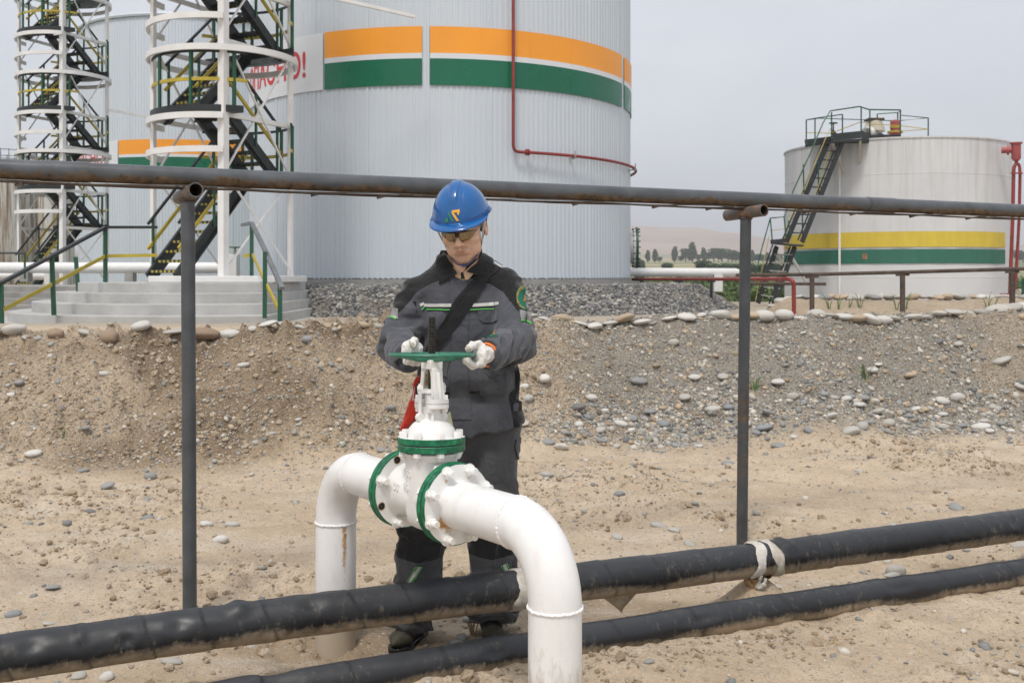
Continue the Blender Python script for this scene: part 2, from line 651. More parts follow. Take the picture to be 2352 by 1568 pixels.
M['band_yellow'] = t.m
t = MT("faded green band paint", 0.55)
c = t.ramp(t.noise(1.5, 5, 0.7, (2, 2, 0.4)), [(0.3, (0.022, 0.12, 0.085)), (0.7, (0.035, 0.16, 0.11))])
t.col(c)
M['band_green_old'] = t.m
M['rust_patch'] = plain("bare rusty patch", (0.28, 0.16, 0.09), 0.8, vary=0.5, vs=12)
M['black_old'] = plain("black worn steel", (0.022, 0.026, 0.028), 0.5, vary=0.4, vs=3)
M['beige_vent'] = plain("old cream paint", (0.50, 0.46, 0.38), 0.6, vary=0.25, vs=3)
M['rust_dull'] = plain("brown rusty pipe", (0.085, 0.06, 0.045), 0.75, vary=0.5, vs=6)

# soil
t = MT("dry sandy soil", 0.95, spec=0.15)
big = t.noise(0.55, 5, 0.6)
mid = t.noise(3.3, 6, 0.68)
fin = t.noise(38, 6, 0.75)
gr = t.attr("grey")
sand = t.ramp(big, [(0.3, (0.50, 0.39, 0.265)), (0.5, (0.60, 0.48, 0.345)), (0.72, (0.66, 0.55, 0.415))])
sand = t.mix(t.ramp(mid, [(0.38, 0.0), (0.62, 0.55)]), sand, (0.42, 0.32, 0.22))
gry = t.ramp(mid, [(0.3, (0.29, 0.265, 0.225)), (0.7, (0.40, 0.37, 0.32))])
c = t.mix(gr, sand, gry)
c = t.mix(t.attr("damp"), c, (0.235, 0.165, 0.10))
pale = t.ramp(t.noise(1.1, 6, 0.7, (0.6, 2.2, 1)), [(0.5, 0.0), (0.68, 0.55)])
c = t.mix(t.math('MULTIPLY', pale, t.attr("flat")), c, (0.62, 0.55, 0.455))
c = t.mix(t.ramp(fin, [(0.33, 0.42), (0.46, 0.0)]), c, (0.25, 0.18, 0.12))
c = t.mix(t.ramp(t.noise(90, 3, 0.6), [(0.62, 0.0), (0.72, 0.5)]), c, (0.60, 0.53, 0.43))
c = t.mix(t.attr("grass"), c, t.ramp(t.noise(0.4, 5, 0.7), [(0.3, (0.05, 0.085, 0.03)), (0.7, (0.12, 0.16, 0.06))]))
c = t.mix(t.attr("far"), c, t.ramp(t.noise(0.006, 4, 0.6, (0.35, 1.6, 1)), [(0.40, (0.10, 0.15, 0.06)), (0.50, (0.17, 0.20, 0.085)), (0.54, (0.42, 0.34, 0.2)), (0.7, (0.46, 0.36, 0.22))]))
# grit: scattered grains of other colours pressed into the soil
for gs, thr_, am in ((60, .16, .55), (110, .16, .62), (210, .20, .5)):
    vd_ = t.vor(gs)
    sc_n = t.nt.nodes.new("ShaderNodeSeparateColor")
    t.link(t.vor(gs, "Color"), sc_n.inputs[0])
    pick = t.math('MULTIPLY', t.math('LESS_THAN', vd_, 0.34), t.math('GREATER_THAN', sc_n.outputs[1], 0.60))
    gcol = t.ramp(sc_n.outputs[0], [(0.0, (0.12, 0.115, 0.11)), (0.3, (0.26, 0.25, 0.235)), (0.6, (0.42, 0.39, 0.34)), (1.0, (0.66, 0.63, 0.58))])
    c = t.mix(t.math('MULTIPLY', pick, am), c, gcol)
bk = t.attr("bank")
for gs, lim, am in ((42, 0.40, .75), (75, 0.42, .75), (130, 0.44, .6)):
    sc_n = t.nt.nodes.new("ShaderNodeSeparateColor")
    t.link(t.vor(gs, "Color"), sc_n.inputs[0])
    pick = t.math('MULTIPLY', t.math('LESS_THAN', t.vor(gs), lim), t.math('GREATER_THAN', sc_n.outputs[1], 0.55))
    gcol = t.ramp(sc_n.outputs[0], [(0.0, (0.085, 0.08, 0.072)), (0.35, (0.17, 0.15, 0.125)), (0.65, (0.30, 0.27, 0.225)), (0.9, (0.42, 0.39, 0.34)), (1.0, (0.58, 0.55, 0.50))])
    c = t.mix(t.math('MULTIPLY', t.math('MULTIPLY', pick, bk), am), c, gcol)
c = t.mix(t.math('MULTIPLY', bk, 0.27), c, t.mix(1.0, c, (0.52, 0.48, 0.43), 'MULTIPLY'))
t.col(c)
t.bump(mid, 0.5, 0.05)
t.bump(t.math('MULTIPLY', t.vor(42), bk), 0.8, 0.02)
t.bump(t.noise(150, 3, 0.7), 0.5, 0.005)
t.bump(t.noise(17, 6, 0.7), 0.7, 0.03)
t.bump(fin, 0.75, 0.014)
t.bump(t.vor(55), 0.3, 0.008)
M['soil'] = t.m

t = MT("grey gravel bed", 0.9, spec=0.2)
vc = t.vor(19, "Color")
sepn = t.nt.nodes.new("ShaderNodeSeparateColor")
t.link(vc, sepn.inputs[0])
c = t.ramp(sepn.outputs[0], [(0.0, (0.055, 0.06, 0.065)), (0.35, (0.13, 0.135, 0.14)), (0.6, (0.22, 0.215, 0.2)), (0.8, (0.31, 0.28, 0.235)), (1.0, (0.5, 0.49, 0.46))])
vd = t.vor(19)
c = t.mix(t.ramp(t.noise(0.9, 4), [(0.52, 0.0), (0.72, 0.8)]), c, (0.2, 0.165, 0.12))
t.col(c)
t.bump(t.math('SUBTRACT', 1.0, vd), 1.0, 0.05)
t.bump(t.noise(60, 4), 0.5, 0.02)
M['gravel'] = t.m

t = MT("river stone", 0.75, spec=0.3)
oi = t.nt.nodes.new("ShaderNodeObjectInfo")
tc = oi.outputs["Color"]
c = t.mix(t.ramp(t.noise(28, 6, 0.7), [(0.4, 0.0), (0.65, 0.45)]), tc, t.mix(1.0, tc, (0.62, 0.60, 0.57), 'MULTIPLY'))
c = t.mix(t.ramp(t.noise(11, 5, 0.7), [(0.58, 0.0), (0.68, 0.6)]), c, (0.36, 0.28, 0.19))
t.col(c).bump(t.noise(60, 5), 0.3, 0.004)
M['stone'] = t.m
t = MT("mixed pebbles", 0.8, spec=0.25)
tc = t.attr("tint", "Color")
c = t.mix(t.ramp(t.noise(60, 4, 0.7), [(0.4, 0.0), (0.65, 0.4)]), tc, t.mix(1.0, tc, (0.65, 0.62, 0.58), 'MULTIPLY'))
t.col(c).bump(t.noise(130, 3), 0.25, 0.003)
M['pebble'] = t.m
t = MT("crumbly soil clods", 0.97, spec=0.1)
tc = t.attr("tint", "Color")
c = t.mix(t.ramp(t.noise(75, 5, 0.7), [(0.35, 0.5), (0.6, 0.0)]), tc, (0.16, 0.115, 0.072))
t.col(c).bump(t.noise(60, 6, 0.75), 0.9, 0.012)
M['clod'] = t.m

# worker
def m_cloth(name, base, fine=0.25):
    t = MT(name, 0.82, spec=0.25)
    c = t.ramp(t.noise(7, 5, 0.6), [(0.3, tuple(x * 0.82 for x in base)), (0.7, tuple(x * 1.15 for x in base))])
    t.col(c)
    t.b.inputs["Sheen Weight"].default_value = 0.25
    t.b.inputs["Sheen Roughness"].default_value = 0.5
    t.bump(t.noise(16, 3, 0.55, (1, 1, 1), 1.2), 0.45, 0.02)
    t.bump(t.noise(55, 4, 0.6), 0.22, 0.006)
    t.bump(t.noise(420, 2), fine, 0.001)
    return t


GREY = (0.068, 0.072, 0.084)
BLK = (0.0075, 0.008, 0.009)
t = m_cloth("grey work jacket cloth", GREY)
src = t.b.inputs["Base Color"].links[0].from_socket
k = t.math('GREATER_THAN', t.attr("black"), 0.0)
c = t.mix(k, src, BLK)
s2 = t.math('GREATER_THAN', t.attr("seam"), 0.0)
c = t.mix(t.math('MULTIPLY', s2, 0.65), c, (0.02, 0.021, 0.024))
t.col(c)
M['jacket'] = t.m
t = m_cloth("dark grey trouser cloth", (0.066, 0.067, 0.072))
src = t.b.inputs["Base Color"].links[0].from_socket
t.col(t.mix(t.math('GREATER_THAN', t.attr("black"), 0.0), src, (0.008, 0.008, 0.009)))
M['trousers'] = t.m
M['cloth_grey'] = m_cloth("grey pocket cloth", GREY).m
M['cloth_dark'] = m_cloth("dark grey cloth", (0.05, 0.052, 0.058)).m
M['cloth_black'] = m_cloth("black cloth", BLK).m
M['web'] = m_cloth("black webbing", (0.009, 0.009, 0.010), 0.5).m
M['reflect'] = plain("silver reflective tape", (0.50, 0.49, 0.47), 0.35, 0.1, vary=0.12, vs=30)
M['reflect_grey'] = plain("grey reflective tape", (0.24, 0.24, 0.235), 0.4, 0.1, vary=0.2, vs=30)
M['lime'] = plain("lime piping", (0.10, 0.50, 0.09), 0.6, vary=0.1)
M['shirt'] = m_cloth("beige shirt", (0.52, 0.36, 0.23)).m
t = MT("tanned skin", 0.5, spec=0.4)
c = t.ramp(t.noise(28, 4, 0.6), [(0.3, (0.70, 0.43, 0.305)), (0.7, (0.78, 0.51, 0.375))])
c = t.mix(t.attr("lips"), c, (0.33, 0.12, 0.085))
sh = t.math('MULTIPLY', t.attr("stubble"), t.ramp(t.noise(260, 3), [(0.3, 0.5), (0.6, 1.0)]))
c = t.mix(sh, c, (0.09, 0.055, 0.04))
t.col(c)
t.b.inputs["Subsurface Weight"].default_value = 0.06
t.b.inputs["Subsurface Radius"].default_value = (0.01, 0.004, 0.002)
t.bump(t.noise(300, 3), 0.10, 0.001)
M['skin'] = t.m
M['hair'] = plain("black hair", (0.012, 0.010, 0.009), 0.5, vary=0.4, vs=200, bump=0.5, bs=300)
t = MT("glossy blue helmet plastic", 0.16)
t.col(t.ramp(t.noise(14, 3), [(0.3, (0.002, 0.085, 0.29)), (0.7, (0.003, 0.105, 0.34))]))
t.b.inputs["Coat Weight"].default_value = 0.4
t.b.inputs["Coat Roughness"].default_value = 0.08
t.bump(t.noise(9, 3), 0.05, 0.004)
M['helmet'] = t.m
M['logo_green'] = plain("green emblem", (0.03, 0.25, 0.10), 0.5, vary=0.05)
M['logo_yellow'] = plain("yellow emblem", (0.85, 0.42, 0.03), 0.5, vary=0.05)
M['logo_green_thread'] = plain("green embroidery", (0.0, 0.15, 0.08), 0.8, vary=0.3, vs=300)
M['logo_gold_thread'] = plain("gold embroidery", (0.38, 0.22, 0.07), 0.8, vary=0.3, vs=300)
t = MT("mirror brown lens", 0.06, 1.0)
t.col((0.27, 0.215, 0.145))
M['lens'] = t.m
t = MT("clear plastic", 0.1)
t.col((0.8, 0.82, 0.85))
t.b.inputs["Transmission Weight"].default_value = 0.9
t.b.inputs["IOR"].default_value = 1.2
M['clear'] = t.m
M['frame'] = plain("black plastic", (0.01, 0.01, 0.01), 0.3)
M['cord'] = plain("blue grey cord", (0.05, 0.07, 0.17), 0.7)
M['cord_white'] = plain("grey white strap", (0.48, 0.49, 0.52), 0.7)
t = MT("white knitted glove", 0.92, spec=0.2)
c = t.ramp(t.noise(18, 5, 0.6), [(0.3, (0.62, 0.60, 0.565)), (0.7, (0.77, 0.76, 0.735))])
t.col(c)
wv = t.nt.nodes.new("ShaderNodeTexWave")
wv.inputs["Scale"].default_value = 130
wv.inputs["Distortion"].default_value = 1.5
t.link(t.co, wv.inputs["Vector"])
t.bump(wv.outputs["Fac"], 0.22, 0.002)
t.bump(t.noise(30, 3), 0.25, 0.006)
M['glove'] = t.m
M['glove_tip'] = plain("soiled glove fingertip", (0.40, 0.375, 0.29), 0.9, vary=0.15, vs=40, bump=0.3, bs=200)
M['orange_cuff'] = plain("orange glove cuff", (0.75, 0.20, 0.04), 0.8)
M['bag_red'] = m_cloth("red orange nylon", (0.62, 0.042, 0.022)).m
M['bag_dark'] = plain("dark bag lining", (0.03, 0.008, 0.008), 0.8)
M['pale_tag'] = plain("pale plastic tag", (0.42, 0.42, 0.30), 0.35, vary=0.3, vs=20)
M['boot'] = plain("black leather", (0.013, 0.014, 0.014), 0.5, vary=0.4, vs=30, bump=0.3, bs=120)
M['boot_toe'] = plain("muddy rubber toe cap", (0.055, 0.05, 0.033), 0.7, vary=0.4, vs=40)
M['metal_buckle'] = plain("silver buckle", (0.65, 0.65, 0.66), 0.3, 0.7)
M['bark'] = plain("grey bark", (0.10, 0.085, 0.07), 0.9)
t = MT("dusty green leaves", 0.7, spec=0.2)
oi = t.nt.nodes.new("ShaderNodeObjectInfo")
c = t.ramp(t.noise(1.2, 4, 0.6), [(0.3, (0.035, 0.06, 0.03)), (0.7, (0.10, 0.15, 0.065))])
t.col(t.mix(t.math('MULTIPLY', oi.outputs["Random"], 0.4), c, (0.05, 0.085, 0.05)))
M['leaf'] = t.m
t = MT("tall dry reeds", 0.8, spec=0.1)
t.col(t.ramp(t.noise(.35, 5, 0.7), [(0.3, (0.085, 0.12, 0.055)), (0.55, (0.15, 0.20, 0.085)), (0.75, (0.24, 0.24, 0.12))]))
M['reed'] = t.m
M['weed'] = plain("pale green weed", (0.10, 0.18, 0.05), 0.7, vary=0.3, vs=5)
M['straw'] = plain("dry straw", (0.42, 0.31, 0.16), 0.8, vary=0.3, vs=30)
t = MT("dry grass hillside", 0.95, spec=0.1)
c = t.ramp(t.noise(0.004, 6, 0.62, (1, 1, 2)), [(0.3, (0.33, 0.23, 0.16)), (0.55, (0.46, 0.335, 0.235)), (0.75, (0.52, 0.40, 0.27))])
c = t.mix(t.ramp(t.noise(0.02, 5, 0.6, (0.3, 1, 3)), [(0.52, 0.0), (0.66, 0.45)]), c, (0.22, 0.165, 0.12))
t.col(c)
M['hill'] = t.m
# ---------------------------------------------------------------- ground
def y_toe(x):
    return 8.45 + 0.19 * x + 0.35 * np.sin(x * 0.9 + 0.5) * 0.5


def y_low(x):                    # centre line of the pipe lying on the ground
    return 3.655 + 0.435 * x


def y_up(x):                     # centre line of the raised pipe
    return 3.925 + 0.425 * x


def ground_h(x, y, fine=True):
    x = np.asarray(x, dtype=float)
    y = np.asarray(y, dtype=float)
    P = np.stack([x, y], 1)
    yt = y_toe(x) + (fbm(P * np.array([0.75, .25]), 3, 5) - 0.5) * 0.8
    zc = 1.0 + 0.010 * x + (fbm(P * np.array([1.1, 0.3]), 3, 9) - 0.5) * 0.10
    # a dip in the crest towards the left, as dug away there
    zc = zc - 0.055 * sstep(-1.6, -3.0, x)
    s = (y - yt) / 1.30
    kk = 0.10 + 0.05 * sstep(-1, 2, x)
    ramp = kk * np.logaddexp(0, (s - .02) / kk)
    ramp = ramp * (1 + .10 * (fbm(P * 1.2, 3, 15) - .5))
    ramp = .97 - .05 * np.logaddexp(0, (.97 - ramp) / .05)
    ramp = np.maximum(ramp, 0)
    yc = yt + 1.30
    back = sstep(yc + 0.25, yc + 1.6, y)
    bank = zc * ramp / 0.94
    h = np.where(y < yc, bank, zc * (1 - back) + 0.80 * back)
    h = np.where(y > 14, h - 0.17 * sstep(14, 17, y), h)
    far = sstep(70, 700, y)
    h = h + far * 10.0 - 0.55 * sstep(30, 55, y) * (1 - far) + sstep(650, 1700, y) * 26
    # flat part: soft waves, spoil along the low pipe, mound at the pipe support
    fl = 1 - sstep(yt - 0.4, yt + 0.2, y)
    dl = y - y_low(x)
    h = h + fl * 0.065 * np.exp(-(dl / 0.30) ** 2)
    h = h + fl * 0.045 * sstep(0.1, -0.4, dl)
    h = h + 0.14 * np.exp(-((x - 1.045) ** 2 + (y - 4.40) ** 2) / 0.13 ** 2)
    h = h - 0.055 * np.exp(-((x + 0.70) ** 2 + (y - 3.98) ** 2) / 0.26 ** 2)
    h = h + fl * (fbm(P * 0.55, 3, 21) - 0.5) * 0.10 * sstep(4.9, 6.0, y)
    h = h + fl * (fbm(P * np.array([0.9, 2.6]), 3, 23) - 0.5) * 0.05
    for off_, wd_, dp_ in ((1.15, .11, .030), (1.75, .12, .034), (2.75, .10, .022)):
        rut = y - (yt - off_ + .12 * np.sin(x * .7 + off_))
        h = h - fl * dp_ * (np.exp(-(rut / wd_) ** 2) - .55 * np.exp(-((rut - wd_ * 1.9) / wd_) ** 2) - .45 * np.exp(-((rut + wd_ * 1.9) / wd_) ** 2)) * sstep(-.5, 1.5, x)
    if fine:
        near = 1 - sstep(13, 18, y)
        bankm = sstep(yt - 0.3, yt + 0.25, y) * (1 - sstep(yc + 0.3, yc + 0.8, y))
        left = 1 - sstep(-1.2, 0.8, x)
        h = h + near * (fbm(P * 3.2, 4, 31) - 0.5) * (0.035 + 0.055 * bankm)
        cl = fbm(P * 10, 4, 37)
        h = h + near * np.maximum(cl - 0.5, 0) * (0.05 + bankm * (0.09 + 0.20 * left))
        h = h + near * (fbm(P * 27, 3, 41) - 0.5) * (0.016 + 0.040 * bankm)
        # broken clods in a band in front of the bank and beside the pipes
        ck = sstep(0.50, 0.62, fbm(P * 0.9, 3, 51)) * fl
        h = h + ck * np.maximum(fbm(P * 14, 4, 53) - 0.45, 0) * 0.11
        # crust overhang just below the crest on the left
        cr = np.exp(-((s - 0.90) / 0.05) ** 2) * left
        h = h - cr * 0.035 * fbm(P * 5, 2, 57)
    return h


def graded(segs):
    out = [segs[0][0]]
    for a, b, st in segs:
        n = max(1, int(round((b - a) / st)))
        out += list(np.linspace(a, b, n + 1)[1:])
    return np.array(out)


gx = graded([(-3000, -800, 400), (-800, -120, 80), (-120, -24, 8), (-24, -6.4, 0.55), (-6.4, 6.9, 0.0205), (6.9, 26, 0.55), (26, 120, 8), (120, 800, 80), (800, 3000, 400)])
gy = graded([(-60, 0, 10), (0, 3.0, 0.25), (3.0, 11.4, 0.0205), (11.4, 14, 0.12), (14, 34, 0.8), (34, 120, 6), (120, 800, 40), (800, 2900, 150)])
GX, GY = np.meshgrid(gx, gy, indexing='ij')
px_, py_ = GX.ravel(), GY.ravel()
GZ = ground_h(px_, py_)
nx, ny = len(gx), len(gy)
ii, jj = np.meshgrid(np.arange(nx - 1), np.arange(ny - 1), indexing='ij')
a = (ii * ny + jj).ravel()
F = np.stack([a, a + ny, a + ny + 1, a + 1], 1)
ground = fast_mesh("ground", np.stack([px_, py_, GZ], 1), F, M['soil'])
tag(ground, kind='structure')
PG = np.stack([px_, py_], 1)
s_ = (py_ - y_toe(px_)) / 1.3
slope_m = sstep(-0.35, 0.15, s_) * (1 - sstep(1.6, 4.0, s_))
gn = fbm(PG * 0.9, 4, 71)
grey = slope_m * np.clip(sstep(-0.6, 1.6, px_ + (gn - 0.5) * 3.2) - 0.55 * sstep(0.52, 0.66, fbm(PG * 0.8, 3, 73)), 0, 1)
set_attr(ground, "grey", np.clip(grey + 0.6 * sstep(12.5, 14, py_) * (1 - sstep(30, 60, py_)), 0, 1))
damp = slope_m * (1 - sstep(-1.9, -0.4, px_)) * sstep(0.44, 0.6, fbm(PG * 0.7, 4, 75)) * 0.95
damp = damp + 0.5 * np.exp(-((s_ - 0.9) / 0.07) ** 2) * (1 - sstep(-1.6, -0.5, px_))
damp = damp + 0.55 * sstep(0.50, 0.64, fbm(PG * np.array([0.8, 1.6]), 4, 77)) * (1 - sstep(-0.3, 0.2, s_)) * sstep(0.1, 0.5, py_ - y_low(px_)) * (1 - sstep(0.6, 1.6, py_ - y_low(px_)))
set_attr(ground, "bank", slope_m * sstep(-.25, .25, s_ + (gn - .5) * .6) * (.62 + .38 * sstep(-2, .5, px_)))
set_attr(ground, "damp", np.clip(damp, 0, 1))
set_attr(ground, "flat", (1 - sstep(-0.5, 0.0, s_)))
set_attr(ground, "grass", sstep(32, 42, py_) * (1 - sstep(150, 300, py_)))
set_attr(ground, "far", sstep(150, 300, py_))

# ---------------------------------------------------------------- stones, pebbles, clods
def ico(sub):
    bm = bmesh.new()
    bmesh.ops.create_icosphere(bm, subdivisions=sub, radius=1)
    A = np.array([v.co[:] for v in bm.verts])
    F = np.array([[v.index for v in f.verts] for f in bm.faces])
    bm.free()
    return A, F


def stone_shape(sub, seed, rough=0.10, flat=0.6, long=1.25):
    A, F = ico(sub)
    n = fbm(A * 1.3 + seed * 5.1, 3, seed) - 0.5
    n2 = fbm(A * 3.5 + seed, 2, seed + 3) - 0.5
    B = A * (1 + n * rough * 4 + n2 * rough)[:, None]
    return B * np.array([long, 1.0, flat]), F


PAL = np.array([(0.42, 0.41, 0.39), (0.50, 0.48, 0.44), (0.30, 0.31, 0.31), (0.21, 0.22, 0.23), (0.58, 0.56, 0.52),
                (0.42, 0.36, 0.28), (0.26, 0.275, 0.285), (0.35, 0.28, 0.21), (0.48, 0.38, 0.28), (0.34, 0.36, 0.34), (0.16, 0.165, 0.17)])
PALP = np.array([.17, .14, .14, .10, .08, .10, .07, .06, .05, .06, .03])


def scatter_mesh(name, mat, X, Y, S, tints, shapes, sink=0.35, seed=0, tilt=0.5, cat=None, label=None):
    rg = np.random.default_rng(seed)
    n = len(X)
    Z = ground_h(X, Y)
    k = rg.integers(0, len(shapes), n)
    az = rg.uniform(0, 2 * math.pi, n)
    tx = rg.normal(0, tilt * 0.5, n)
    ty = rg.normal(0, tilt * 0.5, n)
    # lean with the ground
    e = 0.08
    gxx = (ground_h(X + e, Y, False) - ground_h(X - e, Y, False)) / (2 * e)
    gyy = (ground_h(X, Y + e, False) - ground_h(X, Y - e, False)) / (2 * e)
    AV, AF, AT = [], [], []
    off = 0
    for q in range(len(shapes)):
        idx = np.where(k == q)[0]
        if not len(idx):
            continue
        A, F = shapes[q]
        ca, sa = np.cos(az[idx]), np.sin(az[idx])
        sc = S[idx]
        B = A[None, :, :] * sc[:, None, None]
        n3 = np.stack([-(gxx[idx] + tx[idx]), -(gyy[idx] + ty[idx]), np.ones(len(idx))], 1)
        n3 /= np.linalg.norm(n3, axis=1)[:, None]
        e1 = np.stack([n3[:, 2], np.zeros(len(idx)), -n3[:, 0]], 1)
        e1 /= np.linalg.norm(e1, axis=1)[:, None]
        e2 = np.cross(n3, e1)
        x = B[..., 0] * ca[:, None] - B[..., 1] * sa[:, None]
        y = B[..., 0] * sa[:, None] + B[..., 1] * ca[:, None]
        B = x[..., None] * e1[:, None] + y[..., None] * e2[:, None] + B[..., 2][..., None] * n3[:, None]
        x = B[..., 0] + X[idx][:, None]
        y = B[..., 1] + Y[idx][:, None]
        z = B[..., 2]
        hz = A[:, 2].max()
        z = z + (Z[idx] + sc * hz * (1 - 2 * sink))[:, None]
        AV.append(np.stack([x, y, z], 2).reshape(-1, 3))
        m = len(A)
        AF.append((F[None] + (off + np.arange(len(idx)) * m)[:, None, None]).reshape(-1, 3))
        AT.append(np.repeat(tints[idx], m, axis=0))
        off += m * len(idx)
    o = fast_mesh(name, np.concatenate(AV), np.concatenate(AF), mat)
    ca_ = o.data.color_attributes.new("tint", 'FLOAT_COLOR', 'POINT')
    T = np.concatenate(AT)
    ca_.data.foreach_set("color", np.concatenate([T, np.ones((len(T), 1))], 1).astype(np.float32).ravel())
    return tag(o, label, cat, kind='stuff')


def tint_pick(n, seed, lo=0.8, hi=1.15):
    rg = np.random.default_rng(seed)
    return np.clip(PAL[rg.choice(len(PAL), n, p=PALP / PALP.sum())] * rg.uniform(lo, hi, (n, 1)) * np.array([1.02, .99, .94]), 0.03, 0.68)


def density_pick(n, seed, fn, xr=(-6.2, 6.7), yr=(3.2, 11.2)):
    rg = np.random.default_rng(seed)
    xs, ys = [], []
    while sum(map(len, xs)) < n:
        x = rg.uniform(*xr, n * 2)
        y = rg.uniform(*yr, n * 2)
        keep = (rg.random(n * 2) < fn(x, y)) & (np.abs(x) < 0.5 * y + 0.35)
        xs.append(x[keep])
        ys.append(y[keep])
    return np.concatenate(xs)[:n], np.concatenate(ys)[:n]


def d_peb(x, y):
    s = (y - y_toe(x)) / 1.3
    P = np.stack([x, y], 1)
    onb = sstep(-0.10, 0.05, s) * (1 - sstep(1.1, 1.7, s))
    gy_ = sstep(-0.8, 1.8, x + (fbm(P * 0.9, 3, 71) - 0.5) * 3)
    patch = 1 - 0.7 * sstep(0.52, 0.64, fbm(P * 0.8, 3, 73))
    foot = np.exp(-((s - 0.12) / 0.20) ** 2) * (0.30 + 0.70 * gy_)
    d = onb * (0.18 + 0.62 * gy_ * patch) + foot + 0.02 + 0.05 * sstep(0.5, 0.65, fbm(P * 0.7, 3, 81))
    d = d * (0.35 + 1.1 * sstep(.38, .62, fbm(P * 2.3, 3, 85)))
    return np.clip(d, 0, 1)


SH1 = [stone_shape(1, i, 0.09, 0.45 + 0.07 * (i % 5), 1.1 + 0.12 * (i % 4)) for i in range(10)]
SH2 = [stone_shape(3, 40 + i, 0.10, 0.45 + 0.06 * (i % 5), 1.1 + 0.14 * (i % 4)) for i in range(10)]
X, Y = density_pick(26000, 3, d_peb)
rg = np.random.default_rng(5)
S = np.clip(0.0062 * (1 + rg.pareto(2.6, len(X)) * 0.9), 0.005, 0.026)
s2 = (Y - y_toe(X)) / 1.3
S *= np.where((s2 > -0.1) & (s2 < 0.35) & (X > 0.4), 1.35, 1.0)
scatter_mesh("pebbles", M['pebble'], X, Y, S, tint_pick(len(X), 8), SH1, 0.40, 9)


def d_clod(x, y):
    s = (y - y_toe(x)) / 1.3
    P = np.stack([x, y], 1)
    left = 1 - sstep(-0.8, 1.5, x)
    onb = sstep(-0.12, 0.08, s) * (1 - sstep(0.95, 1.1, s))
    pipe = np.exp(-((y - y_low(x) + 0.20) / 0.11) ** 2) * sstep(-1.2, -0.3, x) * (1 - sstep(0.9, 1.6, x)) * 1.6
    ck = sstep(0.52, 0.66, fbm(P * 0.9, 3, 51)) * (s < 0)
    return np.clip(onb * (0.16 + 0.6 * left) + 0.5 * pipe + 0.22 * ck + 0.02, 0, 1)


SC1 = [stone_shape(1, 80 + i, 0.30, 0.75, 1.1) for i in range(12)]
X, Y = density_pick(17000, 13, d_clod)
S = np.clip(0.0055 * (1 + np.random.default_rng(6).pareto(2.6, len(X))), 0.005, 0.030)
sand_t = np.array([(0.41, 0.335, 0.25), (0.36, 0.285, 0.205), (0.45, 0.38, 0.295), (0.30, 0.235, 0.165)])
tt = 1.2*sand_t[np.random.default_rng(2).integers(0, 4, len(X))]
sc_o = scatter_mesh("soil_clods", M['clod'], X, Y, S, tt, SC1, 0.36, 15)
sc_o.data.polygons.foreach_set("use_smooth", [False] * len(sc_o.data.polygons))

# the larger river stones, each a thing of its own
stone_me = []
for A, F in SH2:
    o = fast_mesh("river_stone", A, F, M['stone'])
    stone_me.append(o.data)
    bpy.data.objects.remove(o)
NAMES = [((0.60, 0.585, 0.55), "white"), ((0.46, 0.445, 0.41), "pale grey"), ((0.29, 0.295, 0.29), "mid grey"), ((0.195, 0.195, 0.19), "dark grey"),
         ((0.45, 0.36, 0.26), "tan"), ((0.31, 0.23, 0.165), "brown"), ((0.275, 0.29, 0.30), "blue grey")]


def put_stone(x, y, size, tint, where, group, seed, z=None, sink=0.30, flat=1.0, rz=None):
    rg = random.Random(seed)
    me = stone_me[rg.randrange(len(stone_me))]
    o = bpy.data.objects.new("river_stone", me)
    COL.objects.link(o)
    h = float(ground_h(np.array([x]), np.array([y]))[0]) if z is None else z
    o.location = (x, y, h + size * 0.5 * (1 - 2 * sink))
    o.scale = (size, size, size * flat)
    o.rotation_euler = (rg.gauss(0, 0.16), rg.gauss(0, 0.16), rg.uniform(0, 6.3) if rz is None else rz)
    c, nm = tint
    f = rg.uniform(0.9, 1.08)
    o.color = (c[0] * f, c[1] * f, c[2] * f, 1)
    sz = "large" if size > 0.085 else ("medium" if size > 0.045 else "small")
    tag(o, f"{sz} {nm} stone {where}", "stone", group)
    return o


def crest_pt(px, py):
    """where the ray of this image point meets the crest line of the bank"""
    k = (px - 1176) / FPX
    y = 9.6
    for _ in range(6):
        y = y_toe(k * y) + 1.34
    return k * y, y


# crest row (px, width px, tint, flatness)
CREST = [(-8, 40, 5, 1), (30, 44, 0, 1.2), (78, 50, 1, .8), (127, 30, 5, 1.6), (198, 34, 1, .8), (251, 46, 5, 1.3), (323, 44, 0, .9), (397, 44, 1, .6), (473, 50, 5, 1.1), (528, 44, 0, 1.2),
         (578, 24, 0, 1), (617, 36, 0, .7), (655, 34, 1, .9), (690, 30, 1, .8), (722, 28, 0, 1), (760, 34, 4, .8), (798, 26, 1, .9), (832, 40, 4, .9), (862, 26, 1, 1), (1222, 30, 1, .8), (1250, 26, 0, .8), (1292, 42, 4, 1.2),
         (1330, 36, 0, .6), (1366, 40, 0, .7), (1402, 30, 1, .8), (1434, 46, 4, 1.0), (1472, 34, 0, .7), (1497, 20, 1, .7), (1538, 34, 0, .6), (1578, 44, 0, .7), (1612, 24, 0, .9), (1655, 52, 0, 1.2), (1688, 26, 4, 1), (1727, 36, 4, .8), (1757, 50, 0, 1.05),
         (1801, 44, 0, 1.1), (1836, 34, 0, .6), (1876, 42, 1, 1.2), (1908, 32, 1, .8), (1938, 36, 0, .9), (1968, 40, 4, 1.0), (2000, 38, 0, 1.2), (2030, 38, 0, 1.3), (2056, 30, 1, .9), (2098, 36, 0, .9), (2128, 28, 1, .8), (2160, 34, 0, .7),
         (2190, 40, 1, .8), (2224, 34, 1, .9), (2254, 34, 1, 1.1), (2290, 46, 1, 1.3), (2322, 40, 1, 1.1), (2350, 40, 0, 1.2), (2380, 40, 1, 1)]
